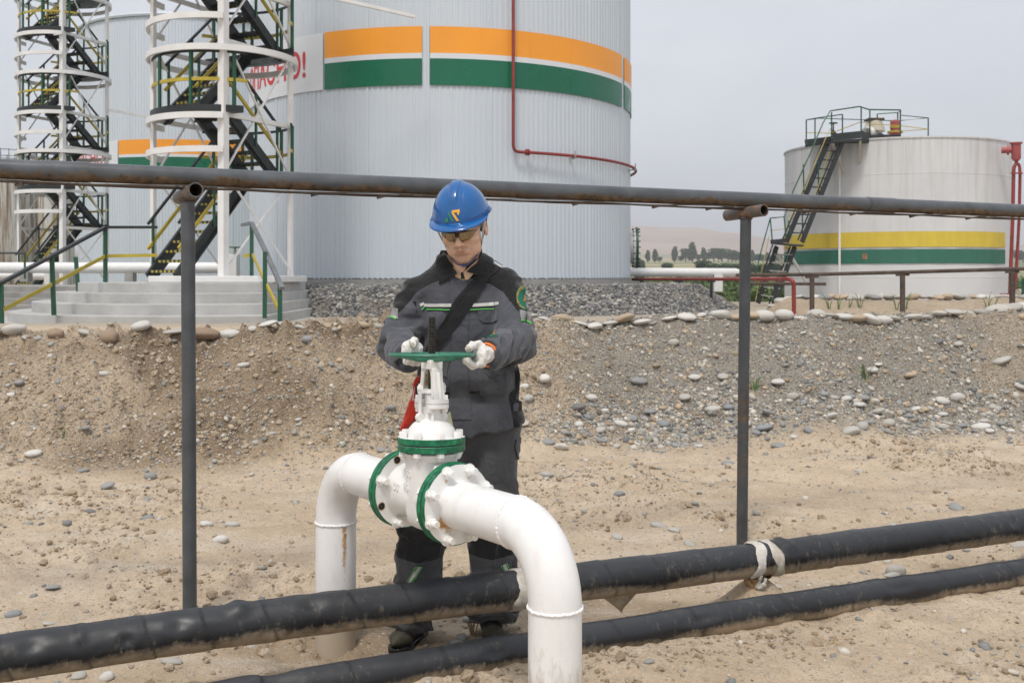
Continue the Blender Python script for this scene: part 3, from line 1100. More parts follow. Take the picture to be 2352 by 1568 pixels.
for i, (px, wpx, ti, fl) in enumerate(CREST):
    x, y = crest_pt(px, 0)
    size = wpx / FPX * y / 2 / 1.25 * 1.12
    nm = "on the bank's crest"
    nm += " before the concrete steps" if px < 640 else (" before the grey gravel bed" if px < 1720 else " before the short old tank")
    o = put_stone(x, y + 0.02 * math.sin(i * 2.1), size, NAMES[ti], nm, "river stones along the crest of the bank", i, sink=0.16, flat=fl * 0.92, rz=random.Random(i).gauss(0, 0.25))
rr = random.Random(99)
done = [(-0.7, 4.06, .2), (1.04, 4.4, .2), (-0.2, 4.1, .35)]


def free(x, y, s):
    if abs(y - y_low(x)) < 0.09 + s or abs(y - y_up(x)) < 0.05 + s:
        return False
    for (a_, b_, r_) in done:
        if (a_ - x) ** 2 + (b_ - y) ** 2 < (r_ + s) ** 2:
            return False
    done.append((x, y, s))
    return True


n = 0
while n < 165:
    z = rr.random()
    if z < 0.36:
        x = rr.uniform(0.6, 5.6); y = float(y_toe(np.array(x))) + rr.uniform(-0.15, 1.15); zone = "on the grey gravelly slope of the bank"
        size = rr.uniform(0.026, 0.055)
    elif z < 0.62:
        x = rr.uniform(-0.4, 5.4); y = float(y_toe(np.array(x))) + rr.gauss(0.10, 0.14); zone = "among pebbles at the foot of the bank"
        size = rr.uniform(0.028, 0.062)
    elif z < 0.80:
        x = rr.uniform(-5, 0.4); y = float(y_toe(np.array(x))) + rr.uniform(-0.25, 1.0); zone = "on the sandy brown slope of the bank"
        size = rr.uniform(0.024, 0.05)
    else:
        y = rr.uniform(4.1, 8.2); x = rr.uniform(-0.5, 0.5) * y; zone = "lying on the sandy flat ground"
        size = rr.uniform(0.018, 0.042)
    if abs(x) > 0.5 * y + 0.1 or not free(x, y, size):
        continue
    ti = rr.choices(range(7), [4, 5, 4, 0.8, 1.2, 0.5, 1.2])[0]
    put_stone(x, y, size, NAMES[ti], zone, "river stones on the bank and the flat", 200 + n)
    n += 1


def gpt(px, py):
    """ground point under an image point"""
    d = np.array([(px - 1176) / FPX, 1.0, -(py - 633) / FPX])
    t = 3.0
    for _ in range(400):
        p = d * t
        h = ground_h(np.array([p[0]]), np.array([p[1]]), False)[0]
        g = CAMZ + p[2] - h
        if g < 0.002:
            break
        t += max(0.004, g * 0.5)
    return p[0], p[1]


for i, (px, py, wpx, ti, lab, fl) in enumerate([
        (30, 1408, 34, 6, "angular blue grey stone on the sand at the far left edge", 1.2), (122, 1358, 40, 2, "flat grey stone lying on sand above the black pipe", .4), (70, 1440, 26, 4, "round tan stone just behind the raised black pipe", 1.1),
        (112, 1433, 32, 1, "pale stone beside the round tan stone behind the black pipe", .7), (395, 1525, 52, 1, "flat pale stone between the two black pipes", .6), (182, 1562, 40, 1, "oval pale stone at the bottom edge left of the low pipe", .8), (245, 1564, 36, 0, "white stone at the bottom edge beside the low pipe", 1.1),
        (990, 1272, 26, 0, "white oval stone between the worker's shins", .8), (1195, 1285, 26, 0, "white pebble behind the worker's left shin", .9), (340, 1190, 34, 6, "blue grey stone on sandy ground left of the white pipe", .7), (190, 1085, 30, 2, "blue grey stone at the foot of the sandy slope", 1.0), (345, 1097, 30, 2, "grey stone beside the left post at the slope's foot", 1.2),
        (1955, 995, 52, 1, "largest pale oval stone at the foot of the gravel slope", .8), (1755, 988, 42, 6, "lilac grey oval stone right of the right post", .8), (1790, 1025, 44, 2, "greenish grey flat stone below the gravel slope", .7), (2165, 917, 38, 0, "white stone on the gravel slope at right", .9), (2200, 918, 34, 0, "white upright stone on the gravel slope at right", 1.4),
        (2300, 830, 40, 1, "pale long stone high on the gravel slope", .8), (2105, 945, 30, 0, "white stone low on the gravel slope", .7), (1945, 920, 30, 0, "white stone in the middle of the gravel slope", .9), (950, 1310, 30, 0, "white pebble left of the worker's shin", .8),
        (1490, 1523, 24, 2, "dark grey stone beside the low black pipe", 1.), (2050, 1330, 36, 1, "pale flat stone between the two pipes at right", .5), (1790, 1345, 28, 1, "small white stone beside the pipe support", .5), (1170, 1330, 40, 4, "pale tan boulder behind the worker's shins", .8)]):
    x, y = gpt(px, py)
    o = put_stone(x, y, wpx / FPX * y / 2 / 1.25, NAMES[ti], "", None, 700 + i, flat=fl, sink=0.25, rz=0.2)
    o["label"] = lab

# dry twigs and straw
def straw(name, lab, x, y, n, spread, hgt, seed, mat='straw', r=0.0011):
    rg = random.Random(seed)
    b = MB()
    z = float(ground_h(np.array([x]), np.array([y]))[0])
    for _ in range(n):
        a = rg.uniform(0, 6.28)
        l = rg.uniform(0.4, 1.0)
        p0 = Vector((x + rg.gauss(0, spread * .15), y + rg.gauss(0, spread * .15), z - 0.005))
        p2 = p0 + Vector((math.cos(a) * spread * l, math.sin(a) * spread * l, hgt * l))
        p1 = (p0 + p2) / 2 + Vector((0, 0, hgt * 0.35 * l))
        b.tube(hermite([p0, p1, p2], 4), [r * 1.3] * 5 + [r] * 4, 4)
    return tag(b.build(name, M[mat], loc=(x, y, z)), lab, "twig" if mat == 'straw' else "plant")


x, y = gpt(1085, 1455); straw("dry_weed", "dry straw coloured weed standing between the worker's boots", x, y, 16, 0.05, 0.11, 4)
x, y = gpt(2300, 1500); straw("dry_twig", "loose dry twig on the sand in front of the low pipe", x, y - 0.05, 7, 0.14, 0.012, 5)
x, y = gpt(1900, 1465); straw("dry_root", "dry tangled roots on sand close to the low pipe", x, y - 0.05, 8, 0.10, 0.03, 6)
for i, (px, py, wd, lb) in enumerate([(1985, 858, .12, "small green weed on the gravel slope at right"), (1735, 880, .10, "green weed beside the right post on the slope"), (145, 1010, .05, "tiny green sprout at the foot of the left slope")]):
    x, y = gpt(px, py + 10)
    straw("weed", lb, x, y, 9, wd * .6, wd * 1.4, 30 + i, 'weed', 0.003)
# ---------------------------------------------------------------- far land: hills, trees
HR = [(-900, 590), (0, 585), (700, 560), (1200, 528), (1447, 521), (1500, 523), (1560, 527), (1600, 524), (1640, 531), (1700, 538), (1790, 556), (1860, 572), (1950, 588), (2100, 588), (2250, 576), (2340, 566), (2600, 556), (3300, 575)]
hx = np.linspace(-900, 3300, 260)
hz_ = np.interp(hx, [a for a, b in HR], [b for a, b in HR])
hz_ = hz_ + (fbm(np.stack([hx * 0.02, hx * 0], 1), 4, 3) - 0.5) * 7
V, rows = [], 26
for j in range(rows):
    tt_ = j / (rows - 1)
    Yh = 1500 + 900 * tt_
    xx = (hx - 1176) / FPX * Yh
    top = CAMZ + (633 - hz_) / FPX * 2400
    prof = sstep(0, 1, tt_) ** 0.8
    zz = 24 + (top - 24) * prof + (fbm(np.stack([xx * 0.006, np.full_like(xx, Yh * 0.006)], 1), 4, 8) - 0.5) * 26 * math.sin(math.pi * min(1, tt_))
    V.append(np.stack([xx, np.full_like(xx, Yh), zz], 1))
for Yh, k in ((2480, 0.9), (2800, 0.2)):
    V.append(np.stack([(hx - 1176) / FPX * Yh, np.full_like(hx, Yh), 24 + (V[25][:, 2] - 24) * k], 1))
V = np.concatenate(V)
n = len(hx)
a = (np.arange(rows + 1)[:, None] * n + np.arange(n - 1)[None]).ravel()
hills = fast_mesh("hills", V, np.stack([a, a + 1, a + n + 1, a + n], 1), M['hill'])
tag(hills, kind='structure')


def leaf_cloud(clumps, n, size, seed):
    """leaf quads spread through clumps (centre, radii)"""
    rg = np.random.default_rng(seed)
    vs = []
    wts = np.array([r[0] * r[1] * r[2] for c, r in clumps]) ** 0.7
    pick = rg.choice(len(clumps), n, p=wts / wts.sum())
    d = rg.normal(size=(n, 3))
    d /= np.linalg.norm(d, axis=1)[:, None]
    rad = rg.uniform(0.35, 1.0, n) ** 0.5
    C = np.array([c for c, r in clumps])[pick] + d * rad[:, None] * np.array([r for c, r in clumps])[pick]
    u = rg.normal(size=(n, 3)); u /= np.linalg.norm(u, axis=1)[:, None]
    v = np.cross(u, rg.normal(size=(n, 3))); v /= np.linalg.norm(v, axis=1)[:, None]
    s = size * rg.uniform(0.6, 1.4, n)[:, None]
    A = np.stack([C - u * s, C + v * s * .6, C + u * s, C - v * s * .6], 1).reshape(-1, 3)
    return A, np.arange(4 * n).reshape(-1, 4)


def tree_proto(kind, seed):
    rg = random.Random(seed)
    root = thing("poplar_tree" if kind == 'tall' else "tree", "", "tree")
    b = MB()
    H = 8.0
    b.tube(hermite([(0, 0, -.4), (.1, 0, H * .3), (-.05, .1, H * .6), (0, 0, H * .85)], 4), list(np.linspace(.22, .04, 13)), 7)
    cl = []
    for k in range(7 if kind == 'tall' else 10):
        f = (k + .5) / (7 if kind == 'tall' else 10)
        z = H * (.18 + .74 * f) if kind == 'tall' else H * (.3 + .45 * rg.random())
        rr_ = H * (.14 * (1 - abs(f - .4)) + .02) if kind == 'tall' else H * rg.uniform(.14, .24)
        a = rg.uniform(0, 6.28)
        off = H * (.05 if kind == 'tall' else .24) * rg.random()
        c = (math.cos(a) * off, math.sin(a) * off, z)
        cl.append((c, (rr_, rr_, rr_ * (1.5 if kind == 'tall' else .85))))
        b.tube([(0, 0, z * .7), c], [.07, .02], 5)
    b.build("trunk", M['bark'], root)
    A, F = leaf_cloud(cl, 1000, 0.33, seed)
    fast_mesh("crown", A, F, M['leaf'], root, smooth=False)
    return root


tp = [tree_proto('tall', 1), tree_proto('round', 2), tree_proto('tall', 3), tree_proto('round', 4)]
used = [False] * 4
TREES = [(1488, 612, 34, 0, 480), (1504, 612, 36, 2, 480), (1516, 612, 18, 1, 470), (1550, 606, 36, 2, 500), (1575, 606, 34, 1, 500), (1590, 606, 44, 0, 500), (1616, 606, 34, 2, 510), (1640, 606, 34, 1, 500), (1658, 606, 34, 3, 510),
         (1682, 610, 34, 1, 480), (1698, 610, 30, 3, 480), (1712, 610, 32, 2, 480), (1728, 612, 34, 0, 470), (1742, 612, 28, 3, 470), (1762, 612, 30, 2, 460), (1780, 614, 28, 0, 460), (1795, 614, 26, 2, 460), (1458, 628, 30, 2, 260), (1468, 628, 30, 0, 260), (1476, 628, 28, 2, 255),
         (1535, 632, 22, 3, 210), (1610, 634, 34, 3, 200), (1640, 640, 22, 1, 180), (1668, 640, 26, 3, 190), (1690, 640, 24, 1, 185), (1720, 640, 30, 3, 185), (1755, 640, 28, 1, 180), (1785, 640, 30, 3, 180), (1606, 607, 22, 1, 500), (1628, 607, 26, 3, 505), (1650, 608, 26, 1, 505), (1672, 608, 28, 3, 490), (1690, 609, 26, 1, 490), (1706, 610, 24, 3, 485), (1720, 611, 26, 1, 480), (1735, 611, 24, 3, 475), (1752, 612, 26, 1, 470), (1770, 612, 24, 3, 465), (1788, 613, 24, 1, 465), (1562, 607, 18, 3, 500), (1583, 607, 20, 1, 500), (2335, 610, 34, 1, 470), (2350, 610, 30, 3, 470)]
for i, (px, py, hp, k, Yt) in enumerate(TREES):
    x, _, _ = W(px, py, Yt)
    zg = float(ground_h(np.array([x]), np.array([Yt]), False)[0])
    top = CAMZ + (633 - (py - hp)) / FPX * Yt
    sc = max(2.5, top - zg) / 8.0 * 1.18
    where = ("among the far tree line below the dry hill" if Yt > 300 else "among the nearer bushes behind the white pipeline") if px < 1800 else "far off at the right edge beside the old tank"
    if 1440 < px < 1480:
        where = "just right of the big tank's green flange"
    lb = ("narrow upright hazy green tree " if k in (0, 2) else "rounded bushy hazy green tree ") + where
    if not used[k]:
        used[k] = True
        o = tp[k]
        o.location = (x, Yt, zg)
    else:
        o = dup(tp[k], (x, Yt, zg), random.Random(i).uniform(0, 6))
    wd = 1.35 if k in (0, 2) else 1.75
    o.scale = (sc * wd, sc * wd, sc)
    o['label'] = lb
    o['group'] = "trees in the distance"
# low green growth behind the tanks
rg = np.random.default_rng(4)
cl = []
for k in range(150):
    Yb = rg.uniform(42, 110)
    xb = rg.uniform(0.06, 0.50) * Yb
    zb = float(ground_h(np.array([xb]), np.array([Yb]), False)[0])
    r = rg.uniform(.5, 1.1)
    cl.append(((xb, Yb, zb + r * .5), (r * 1.7, r * 1.2, r * .8)))
A, F = leaf_cloud(cl, 15000, 0.17, 5)
tag(fast_mesh("undergrowth", A, F, M['reed'], smooth=False), kind='stuff')

# ---------------------------------------------------------------- storage tanks
def cyl_hit(c, Rr, px):
    """angle on the cylinder where the ray of image column px first meets it"""
    k = (px - 1176) / FPX
    d = np.array([k, 1.0]) / math.hypot(k, 1)
    b = d @ np.array(c)
    q = b * b - (c[0] ** 2 + c[1] ** 2 - Rr * Rr)
    t = b - math.sqrt(max(0, q))
    p = d * t
    a = math.atan2(p[1] - c[1], p[0] - c[0])
    return a - 2 * math.pi if a > 1.6 else a


def ribbed_shell(c, Rr, z0, z1, n, depth):
    A = []
    rgk = random.Random(n)
    for k in range(n):
        q_ = 1.7 if k % 11 == 0 else rgk.uniform(.65, 1.2)
        for f, r in ((0.0, 0), (0.42, 0), (0.50, q_), (0.92, q_)):
            a = 2 * math.pi * (k + f) / n
            A.append((Rr + depth * r, a))
    m = len(A)
    P = [(c[0] + r * math.cos(a), c[1] + r * math.sin(a)) for r, a in A]
    vs = [(x, y, z0) for x, y in P] + [(x, y, z1) for x, y in P]
    return vs, [(i, (i + 1) % m, m + (i + 1) % m, m + i) for i in range(m)]


def curved_panel(b, c, Rr, a0, a1, z0, z1, th=0.015, n=24):
    vs = []
    for k in range(n + 1):
        a = a0 + (a1 - a0) * k / n
        for r in (Rr, Rr + th):
            for z in (z0, z1):
                vs.append((c[0] + r * math.cos(a), c[1] + r * math.sin(a), z))
    fs = []
    for k in range(n):
        o, p = 4 * k, 4 * k + 4
        fs += [(o + 2, p + 2, p + 3, o + 3), (o, o + 1, p + 1, p), (o + 1, o + 3, p + 3, p + 1), (o, p, p + 2, o + 2)]
    fs += [(0, 2, 3, 1), (4 * n, 4 * n + 1, 4 * n + 3, 4 * n + 2)]
    b.add(vs, fs)


def big_tank(lab, c, z0, z1, Rr, panels, sign, zb, ribs):
    t = thing("storage_tank", lab, "storage tank", (c[0], c[1], z0), "big white clad storage tanks")
    b = MB()
    vs, fs = ribbed_shell(c, Rr, z0 + .06, z1, ribs, 0.013)
    b.add(vs, fs)
    b.build("cladding", M['clad'], t, smooth=False)
    b = MB().lathe((c[0], c[1], z1), (0, 0, 1), [(Rr + .09, -.10), (Rr + .12, -.02), (Rr + .09, .04), (Rr * .5, .55), (.01, .75)], 96)
    b.build("roof", M['clad_back'], t)
    b = MB().lathe((c[0], c[1], z0), (0, 0, 1), [(Rr + .05, .055), (Rr + .05, -.02), (Rr + .28, -.02), (Rr + .28, -.30)], 96)
    b.build("base_ring", M['concrete_old'], t)
    b = MB().lathe((c[0], c[1], z0), (0, 0, 1), [(Rr + .012, .0), (Rr + .012, .075), (Rr - .1, .075)], 96)
    b.build("base_gap", M['stair_black'], t)
    for (pa, pb) in panels:
        a0, a1 = pa, pb
        sp = MB()
        for za, zb_, mi in ((zb[0], zb[1], 0), (zb[1], zb[2], 1), (zb[2], zb[3], 2)):
            sp.cur = mi
            nseg = max(1, int(round(abs(a1 - a0) * Rr / 1.25)))
            for q in range(nseg):
                e = 0.0012 if q else 0
                curved_panel(sp, c, Rr + .03, a0 + (a1 - a0) * (q + e) / nseg, a0 + (a1 - a0) * (q + 1 - e) / nseg, za, zb_, 0.014 + 0.001 * (q % 2), 8)
        sp.build("colour_panel", [M['band_green'], M['sign_white'], M['orange']], t, smooth=False)
    a0, a1, txt, size, ta = sign
    sp = MB()
    curved_panel(sp, c, Rr + .03, a0, a1, zb[0], zb[3], 0.012, 30)
    so_ = sp.build("warning_sign", M['sign_white'], t, smooth=False)
    A, F = text_mesh(txt, size, 0.004, 0.012)
    A = A.copy()
    A[:, 0] *= 0.80
    wd = A[:, 0].max()
    ang = ta + (A[:, 0] - wd) / (Rr + .05)
    rad = Rr + 0.047 + A[:, 2]
    zc = (zb[0] + zb[3]) / 2 - size * .36
    B = np.stack([c[0] + rad * np.cos(ang), c[1] + rad * np.sin(ang), zc + A[:, 1]], 1)
    mo = mesh_obj("lettering", B - np.array(ROOT[t]), F, M['sign_red'], so_)
    return t


C1, R1, Z1 = (-1.915, 28.23), 5.13, 1.33
hit = lambda px: cyl_hit(C1, R1, px)
ZB = (5.75, 6.35, 6.47, 7.07)
edge = hit(1446)
t1 = big_tank("big white ribbed tank behind the worker with orange and green panels", C1, Z1, 12.2, R1,
              [(hit(748), hit(970)), (hit(988), hit(1425)), (hit(1431), hit(1431) + 1.1)], (hit(748) - 1.45, hit(746) - .004, "ОПАСНО!", 0.84, hit(705)), ZB, 250)
C2, R2 = (-14.45, 47.3), 5.13
hit2 = lambda px: cyl_hit(C2, R2, px)
t2 = big_tank("white ribbed tank farther back at the left behind the first stair tower", C2, 1.1, 12.25, R2,
              [(hit2(274), hit2(560))], (hit2(274) - .95, hit2(273) - .004, "ОПАСНО!", 0.84, hit2(245)), ZB, 250)
# round side hatch with the green ring on the big tank
hp = MB()
ha = -0.06
hd = Vector((math.cos(ha), math.sin(ha), 0))
ho = Vector((C1[0], C1[1], 2.22)) + hd * (R1 - .1)
hp.lathe(ho, hd, [(.42, 0), (.42, .20), (.53, .20), (.53, .25), (0.01, .25)], 32)
h_o = hp.build("side_hatch", M['tower_white'], t1)
hp = MB().lathe(ho, hd, [(.50, .26), (.56, .26), (.56, .32), (.4, .33), (0.01, .33)], 32)
hp.build("hatch_cover", M['rail_green'], h_o)
rv = hd.cross(Vector((0, 0, 1)))
for k in range(20):
    a = 2 * math.pi * k / 20
    q = ho + (rv * math.cos(a) + Vector((0, 0, 1)) * math.sin(a)) * .515
    MB().cyl(q + hd * .17, q + hd * .37, .018, 6).build("bolt", M['stair_black'], h_o)

# red water pipe on the tank wall
fp = thing("fire_water_pipe", "thin red pipe running down the big tank and turning right", "pipe", (C1[0], C1[1], 4.28))


def tp_(a, z, off=.16):
    return (C1[0] + (R1 + off) * math.cos(a), C1[1] + (R1 + off) * math.sin(a), z)


ar = hit(1173)
zr = 4.28
pts = [tp_(ar, 12.0), tp_(ar, 9), tp_(ar, 6), tp_(ar, zr + .14), tp_(ar + .004, zr + .06), tp_(ar + .012, zr + .015), tp_(ar + .028, zr)]
pts += [tp_(ar + .028 + q, zr) for q in np.linspace(.01, hit(1446) + .35 - ar, 40)]
MB().tube(pts, .037, 12).build("pipe", M['red_pipe'], fp)
a = hit(1203)
b = MB()
for q in (-.004, .006):
    b.tube([tp_(a + q, zr), tp_(a + q + .005, zr)], .075, 16)
b.build("flange", M['red_pipe'], fp)
for px in (1308, 1442):
    a = hit(px)
    b = MB()
    b.bar(tp_(a, zr - .05, 0), tp_(a, zr - .05, .22), .04, .03)
    b.tube([tp_(a - .004, zr), tp_(a + .004, zr)], .05, 12)
    b.bar(tp_(a, zr - .06, .2), tp_(a, zr + .12, .2), .03, .02)
    b.build("bracket", M['concrete_old'], fp)

# ---------------------------------------------------------------- short old tank at the right
C3, R3, Z3, H3 = (11.85, 31.7), 3.30, 0.45, 5.28
t3 = thing("old_storage_tank", "short old white tank with yellow and green stripes and a roof platform", "storage tank", (C3[0], C3[1], Z3))
b = MB()
seg = 160
pr = [(R3, Z3)]
for k in range(1, 5):
    z = Z3 + (H3 - Z3) * k / 5
    pr += [(R3, z - .012), (R3 + .006, z - .006), (R3 + .006, z + .006), (R3, z + .012)]
pr += [(R3, H3), (R3 + .03, H3 + .01), (R3 + .03, H3 + .05), (R3 - .05, H3 + .06), (.01, H3 + .38)]
b.lathe((C3[0], C3[1], 0), (0, 0, 1), pr, seg)
sh = b.build("shell", M['old_white'], t3)
for v in sh.data.vertices:           # old plates bulge a little
    a = math.atan2(v.co.y, v.co.x)
    if v.co.z < H3 - Z3 - .05:
        d = .012 * math.sin(a * 9) * math.sin(v.co.z * 3.1) + .008 * math.sin(a * 23 + v.co.z * 2)
        v.co.x += d * math.cos(a)
        v.co.y += d * math.sin(a)
hit3 = lambda px: cyl_hit(C3, R3, px)
for nm, m, za, zb_ in (("yellow_stripe", 'band_yellow', 2.26, 2.69), ("green_stripe", 'band_green_old', 1.80, 2.20)):
    b = MB()
    curved_panel(b, C3, R3 + .012, hit3(1799) - .05, hit3(2307), za, zb_, .012, 60)
    b.build(nm, M[m], t3, smooth=False)
b = MB()
aq = hit3(1988)
curved_panel(b, C3, R3 + .028, aq - .022, aq + .018, 1.92, 2.08, .004, 4)
b.build("bare_patch", M['rust_patch'], t3, smooth=False)
b = MB()
a = hit3(1930)
b.cyl((C3[0] + (R3 + .04) * math.cos(a), C3[1] + (R3 + .04) * math.sin(a), Z3), (C3[0] + (R3 + .04) * math.cos(a), C3[1] + (R3 + .04) * math.sin(a), H3), .035, 8)
b.build("cable_conduit", M['tower_white'], t3)

# roof platform and stairs of the old tank
st = thing("access_stair", "black steel stair in two flights up the old tank to its roof platform", "stair", W(1810, 690, 28.6))
YS = 28.35


def Q(px, py, dy=0.0):
    return Vector(W(px, py, YS + dy))


def flight(name, l0, l1, r0, r1, n, rung, mat_rung):
    b = MB()
    for p, q in ((l0, l1), (r0, r1)):
        b.bar(p, q, .05, .13)
        dv = Vector((0, -.0, .0))
        b.bar(p + Vector((-.10, .05, .05)), q + Vector((-.10, .05, .05)), .03, .03)
    o = b.build(name, M['black_old'], st, smooth=False)
    for k in range(1, n):
        f = k / n
        b = MB().bar(l0.lerp(l1, f), r0.lerp(r1, f), rung, .035)
        b.build("tread", M[mat_rung], o, smooth=False)


flight("stair_flight", Q(1806, 556), Q(1902, 325, .3), Q(1842, 556), Q(1934, 328, .3), 11, .05, 'black_old')
flight("stair_flight", Q(1741, 696, -.3), Q(1784, 566), Q(1776, 702, -.3), Q(1826, 566), 7, .09, 'concrete_old')
b = MB()
lo = [Q(1772, 561, -.35), Q(1840, 567, -.35), Q(1846, 566, .5), Q(1782, 561, .5)]
b.add(lo + [p + Vector((0, 0, .05)) for p in lo], [(0, 1, 2, 3), (7, 6, 5, 4), (0, 4, 5, 1), (1, 5, 6, 2), (2, 6, 7, 3), (3, 7, 4, 0)])
b.bar(Q(1770, 556, -.36), Q(1808, 552, -.36), .03, .12)
b.build("middle_landing", M['black_old'], st, smooth=False)
for p, q in ((Q(1775, 570), Q(1818, 634, .9)), (Q(1806, 568), Q(1850, 646, .9))):
    MB().bar(p, q, .06, .06).build("landing_brace", M['tower_white'], st, smooth=False)
b = MB()
yl = MB()
for pth in ([(1774, 553), (1769, 501)], [(1806, 549), (1801, 498)], [(1817, 545), (1811, 508)]):
    b.tube([Q(*pth[0], -.3), Q(*pth[1], -.3)], .018, 6)
b.tube([Q(1769, 501, -.3), Q(1801, 498, -.3), Q(1822, 438, -.2), Q(1860, 355, -.1), Q(1890, 283, .1), Q(1907, 255, .2), Q(1974, 245, .2), Q(1996, 252, .4), Q(2068, 253, .4), Q(2069, 256, 1.2)], .02, 6)
b.tube([Q(1768, 505, -.3), Q(1750, 570, -.4), Q(1728, 660, -.5)], .016, 6)
b.tube([Q(1811, 508, .1), Q(1824, 500, .1), Q(1812, 540, .1)], .014, 6)
yl.tube([Q(1770, 530, -.3), Q(1805, 525, -.3), Q(1840, 445, -.2), Q(1900, 310, .1), Q(1911, 290, .2)], .010, 6)
yl.tube([Q(1866, 470, .0), Q(1906, 345, .1)], .009, 6)
yl.tube([Q(1767, 540, -.3), Q(1735, 690, -.5)], .009, 6)
for (x, y0, y1, dy) in ((1847, 452, 378, -.1), (1881, 452, 370, .2), (1844, 558, 460, .1)):
    b.tube([Q(x, y0, dy), Q(x - 2, y1, dy)], .02, 6)
rl = b.build("stair_rail", M['rail_green'], st)
yl.build("yellow_mid_rail", M['rail_yellow'], st)
pf = thing("roof_platform", "black roof platform with thin green railing on the old tank", "platform", W(1960, 320, 28.6))
b = MB()


def edge_board(p, q, h=.17):
    b.bar(p, q, .03, h)


P0 = [Q(1911, 316, .1), Q(1980, 309, .1), Q(2000, 318, .7), Q(2069, 317, .7)]
for p, q in zip(P0[:-1], P0[1:]):
    edge_board(p, q, .2)
edge_board(Q(1849, 328, .6), Q(1911, 320, .6), .17)
edge_board(Q(2069, 317, .7), Q(2128, 320, 1.6), .08)
fl = [Q(1911, 325, .1), Q(1980, 318, .1), Q(2000, 326, .7), Q(2069, 324, .7), Q(2128, 322, 1.6), Q(2040, 318, 2.4), Q(1860, 322, 1.8), Q(1849, 334, .6)]
b.add(fl + [p + Vector((0, 0, -.05)) for p in fl], [tuple(range(8)), tuple(range(15, 7, -1))] + [(i, (i + 1) % 8, 8 + (i + 1) % 8, 8 + i) for i in range(8)])
b.build("deck", M['black_old'], pf, smooth=False)
for p, q in ((Q(1911, 326, .15), Q(1937, 398, .9)), (Q(1976, 322, .15), Q(1974, 392, .9))):
    MB().bar(p, q, .06, .06).build("support_strut", M['beige_vent'], pf, smooth=False)
b, yl = MB(), MB()
posts = [(1852, 334, 276, .6), (1872, 332, 272, .6), (1910, 320, 258, .1), (1935, 315, 263, .6), (1978, 314, 245, .1), (1998, 322, 252, .7), (2068, 320, 255, .7), (2132, 322, 271, 1.6), (2015, 318, 262, 1.8), (2062, 318, 259, 1.8)]
for x, y0, y1, dy in posts:
    MB().tube([Q(x, y0, dy), Q(x, y1, dy)], .02, 6).build("rail_post", M['rail_green'], pf)
b.tube([Q(1852, 276, .6), Q(1872, 272, .6), Q(1935, 263, .6)], .018, 6)
b.tube([Q(2069, 265, .7), Q(2132, 271, 1.6), Q(2062, 278, 2.4), Q(1880, 272, 2.0), Q(1852, 276, .6)], .014, 6)
b.tube([Q(2015, 262, 1.8), Q(2062, 259, 1.8), Q(2069, 255, .7)], .014, 6)
yl.tube([Q(1852, 305, .6), Q(1910, 306, .6), Q(1978, 280, .1), Q(1998, 285, .7), Q(2068, 289, .7), Q(2132, 297, 1.6), Q(2062, 302, 2.2)], .012, 6)
b.build("railing", M['rail_green'], pf)
yl.build("mid_rail", M['rail_yellow'], pf)
# things on the roof
v1 = thing("roof_vent", "cream hooded vent with a flat dark cap on the old tank's roof", "vent", Q(2010, 318, 1.2))
o = Q(2008, 320, 1.2)
MB().lathe(o, (0, 0, 1), [(.16, 0), (.16, .16), (.30, .22), (.28, .34), (.20, .52), (0.01, .52)], 20).build("vent_body", M['beige_vent'], v1)
MB().box(o + Vector((0, 0, .56)), (.23, .2, .03)).build("vent_cap", M['rust_dull'], v1, bevel=.006)
b = MB().lathe(o + Vector((-.12, -.15, .2)), Vector((-.75, -.4, -.25)), [(.14, 0), (.15, .1), (.19, .22), (.17, .23), (.12, .1)], 18)
b.build("vent_hood", M['tower_white'], v1)
v2 = thing("breather_valve", "red breather valve with yellow flanges on the old tank's roof", "valve", Q(2056, 318, 1.2))
o = Q(2056, 320, 1.2)
MB().lathe(o, (0, 0, 1), [(.13, 0), (.13, .14), (.2, .17), (.2, .22), (.13, .24), (.13, .32), (.12, .36), (.14, .44), (.13, .52), (.05, .56), (0.01, .56)], 20).build("valve_body", M['pink_pipe'], v2)
b = MB()
for z in (.20, .33):
    b.lathe(o + Vector((0, 0, z)), (0, 0, 1), [(.10, -.02), (.215 if z < .3 else .15, -.02), (.215 if z < .3 else .15, .03), (.10, .03)], 20)
b.build("valve_flange", M['rail_yellow'], v2)
v3 = thing("gauge_hatch", "small dark round hatch on the old tank's roof beside the cream vent", "hatch", Q(2022, 320, .75))
o = Q(2021, 316, .78)
MB().lathe(o, Vector((.1, -1, .12)), [(.09, -.06), (.13, -.05), (.13, .03), (.09, .05), (0.01, .05)], 20).build("hatch_lid", M['stair_black'], v3)
MB().cyl(o + Vector((0, 0, -.16)), o + Vector((0, 0, -.02)), .07, 12).build("hatch_neck", M['rust_dull'], v3)
v4 = thing("roof_gate_valve", "tiny roof valve with green wheel at the top of the stair", "valve", Q(1916, 318, .9))
o = Q(1914, 318, .9)
MB().lathe(o, (0, 0, 1), [(.05, 0), (.05, .1), (.09, .14), (.05, .2), (.02, .25), (.02, .42)], 12).build("valve_body", M['rust_dull'], v4)
MB().lathe(o + Vector((0, 0, .42)), (0, 0, 1), [(.02, 0), (.12, 0), (.12, .025), (.02, .025)], 16).build("valve_wheel", M['rail_green'], v4)
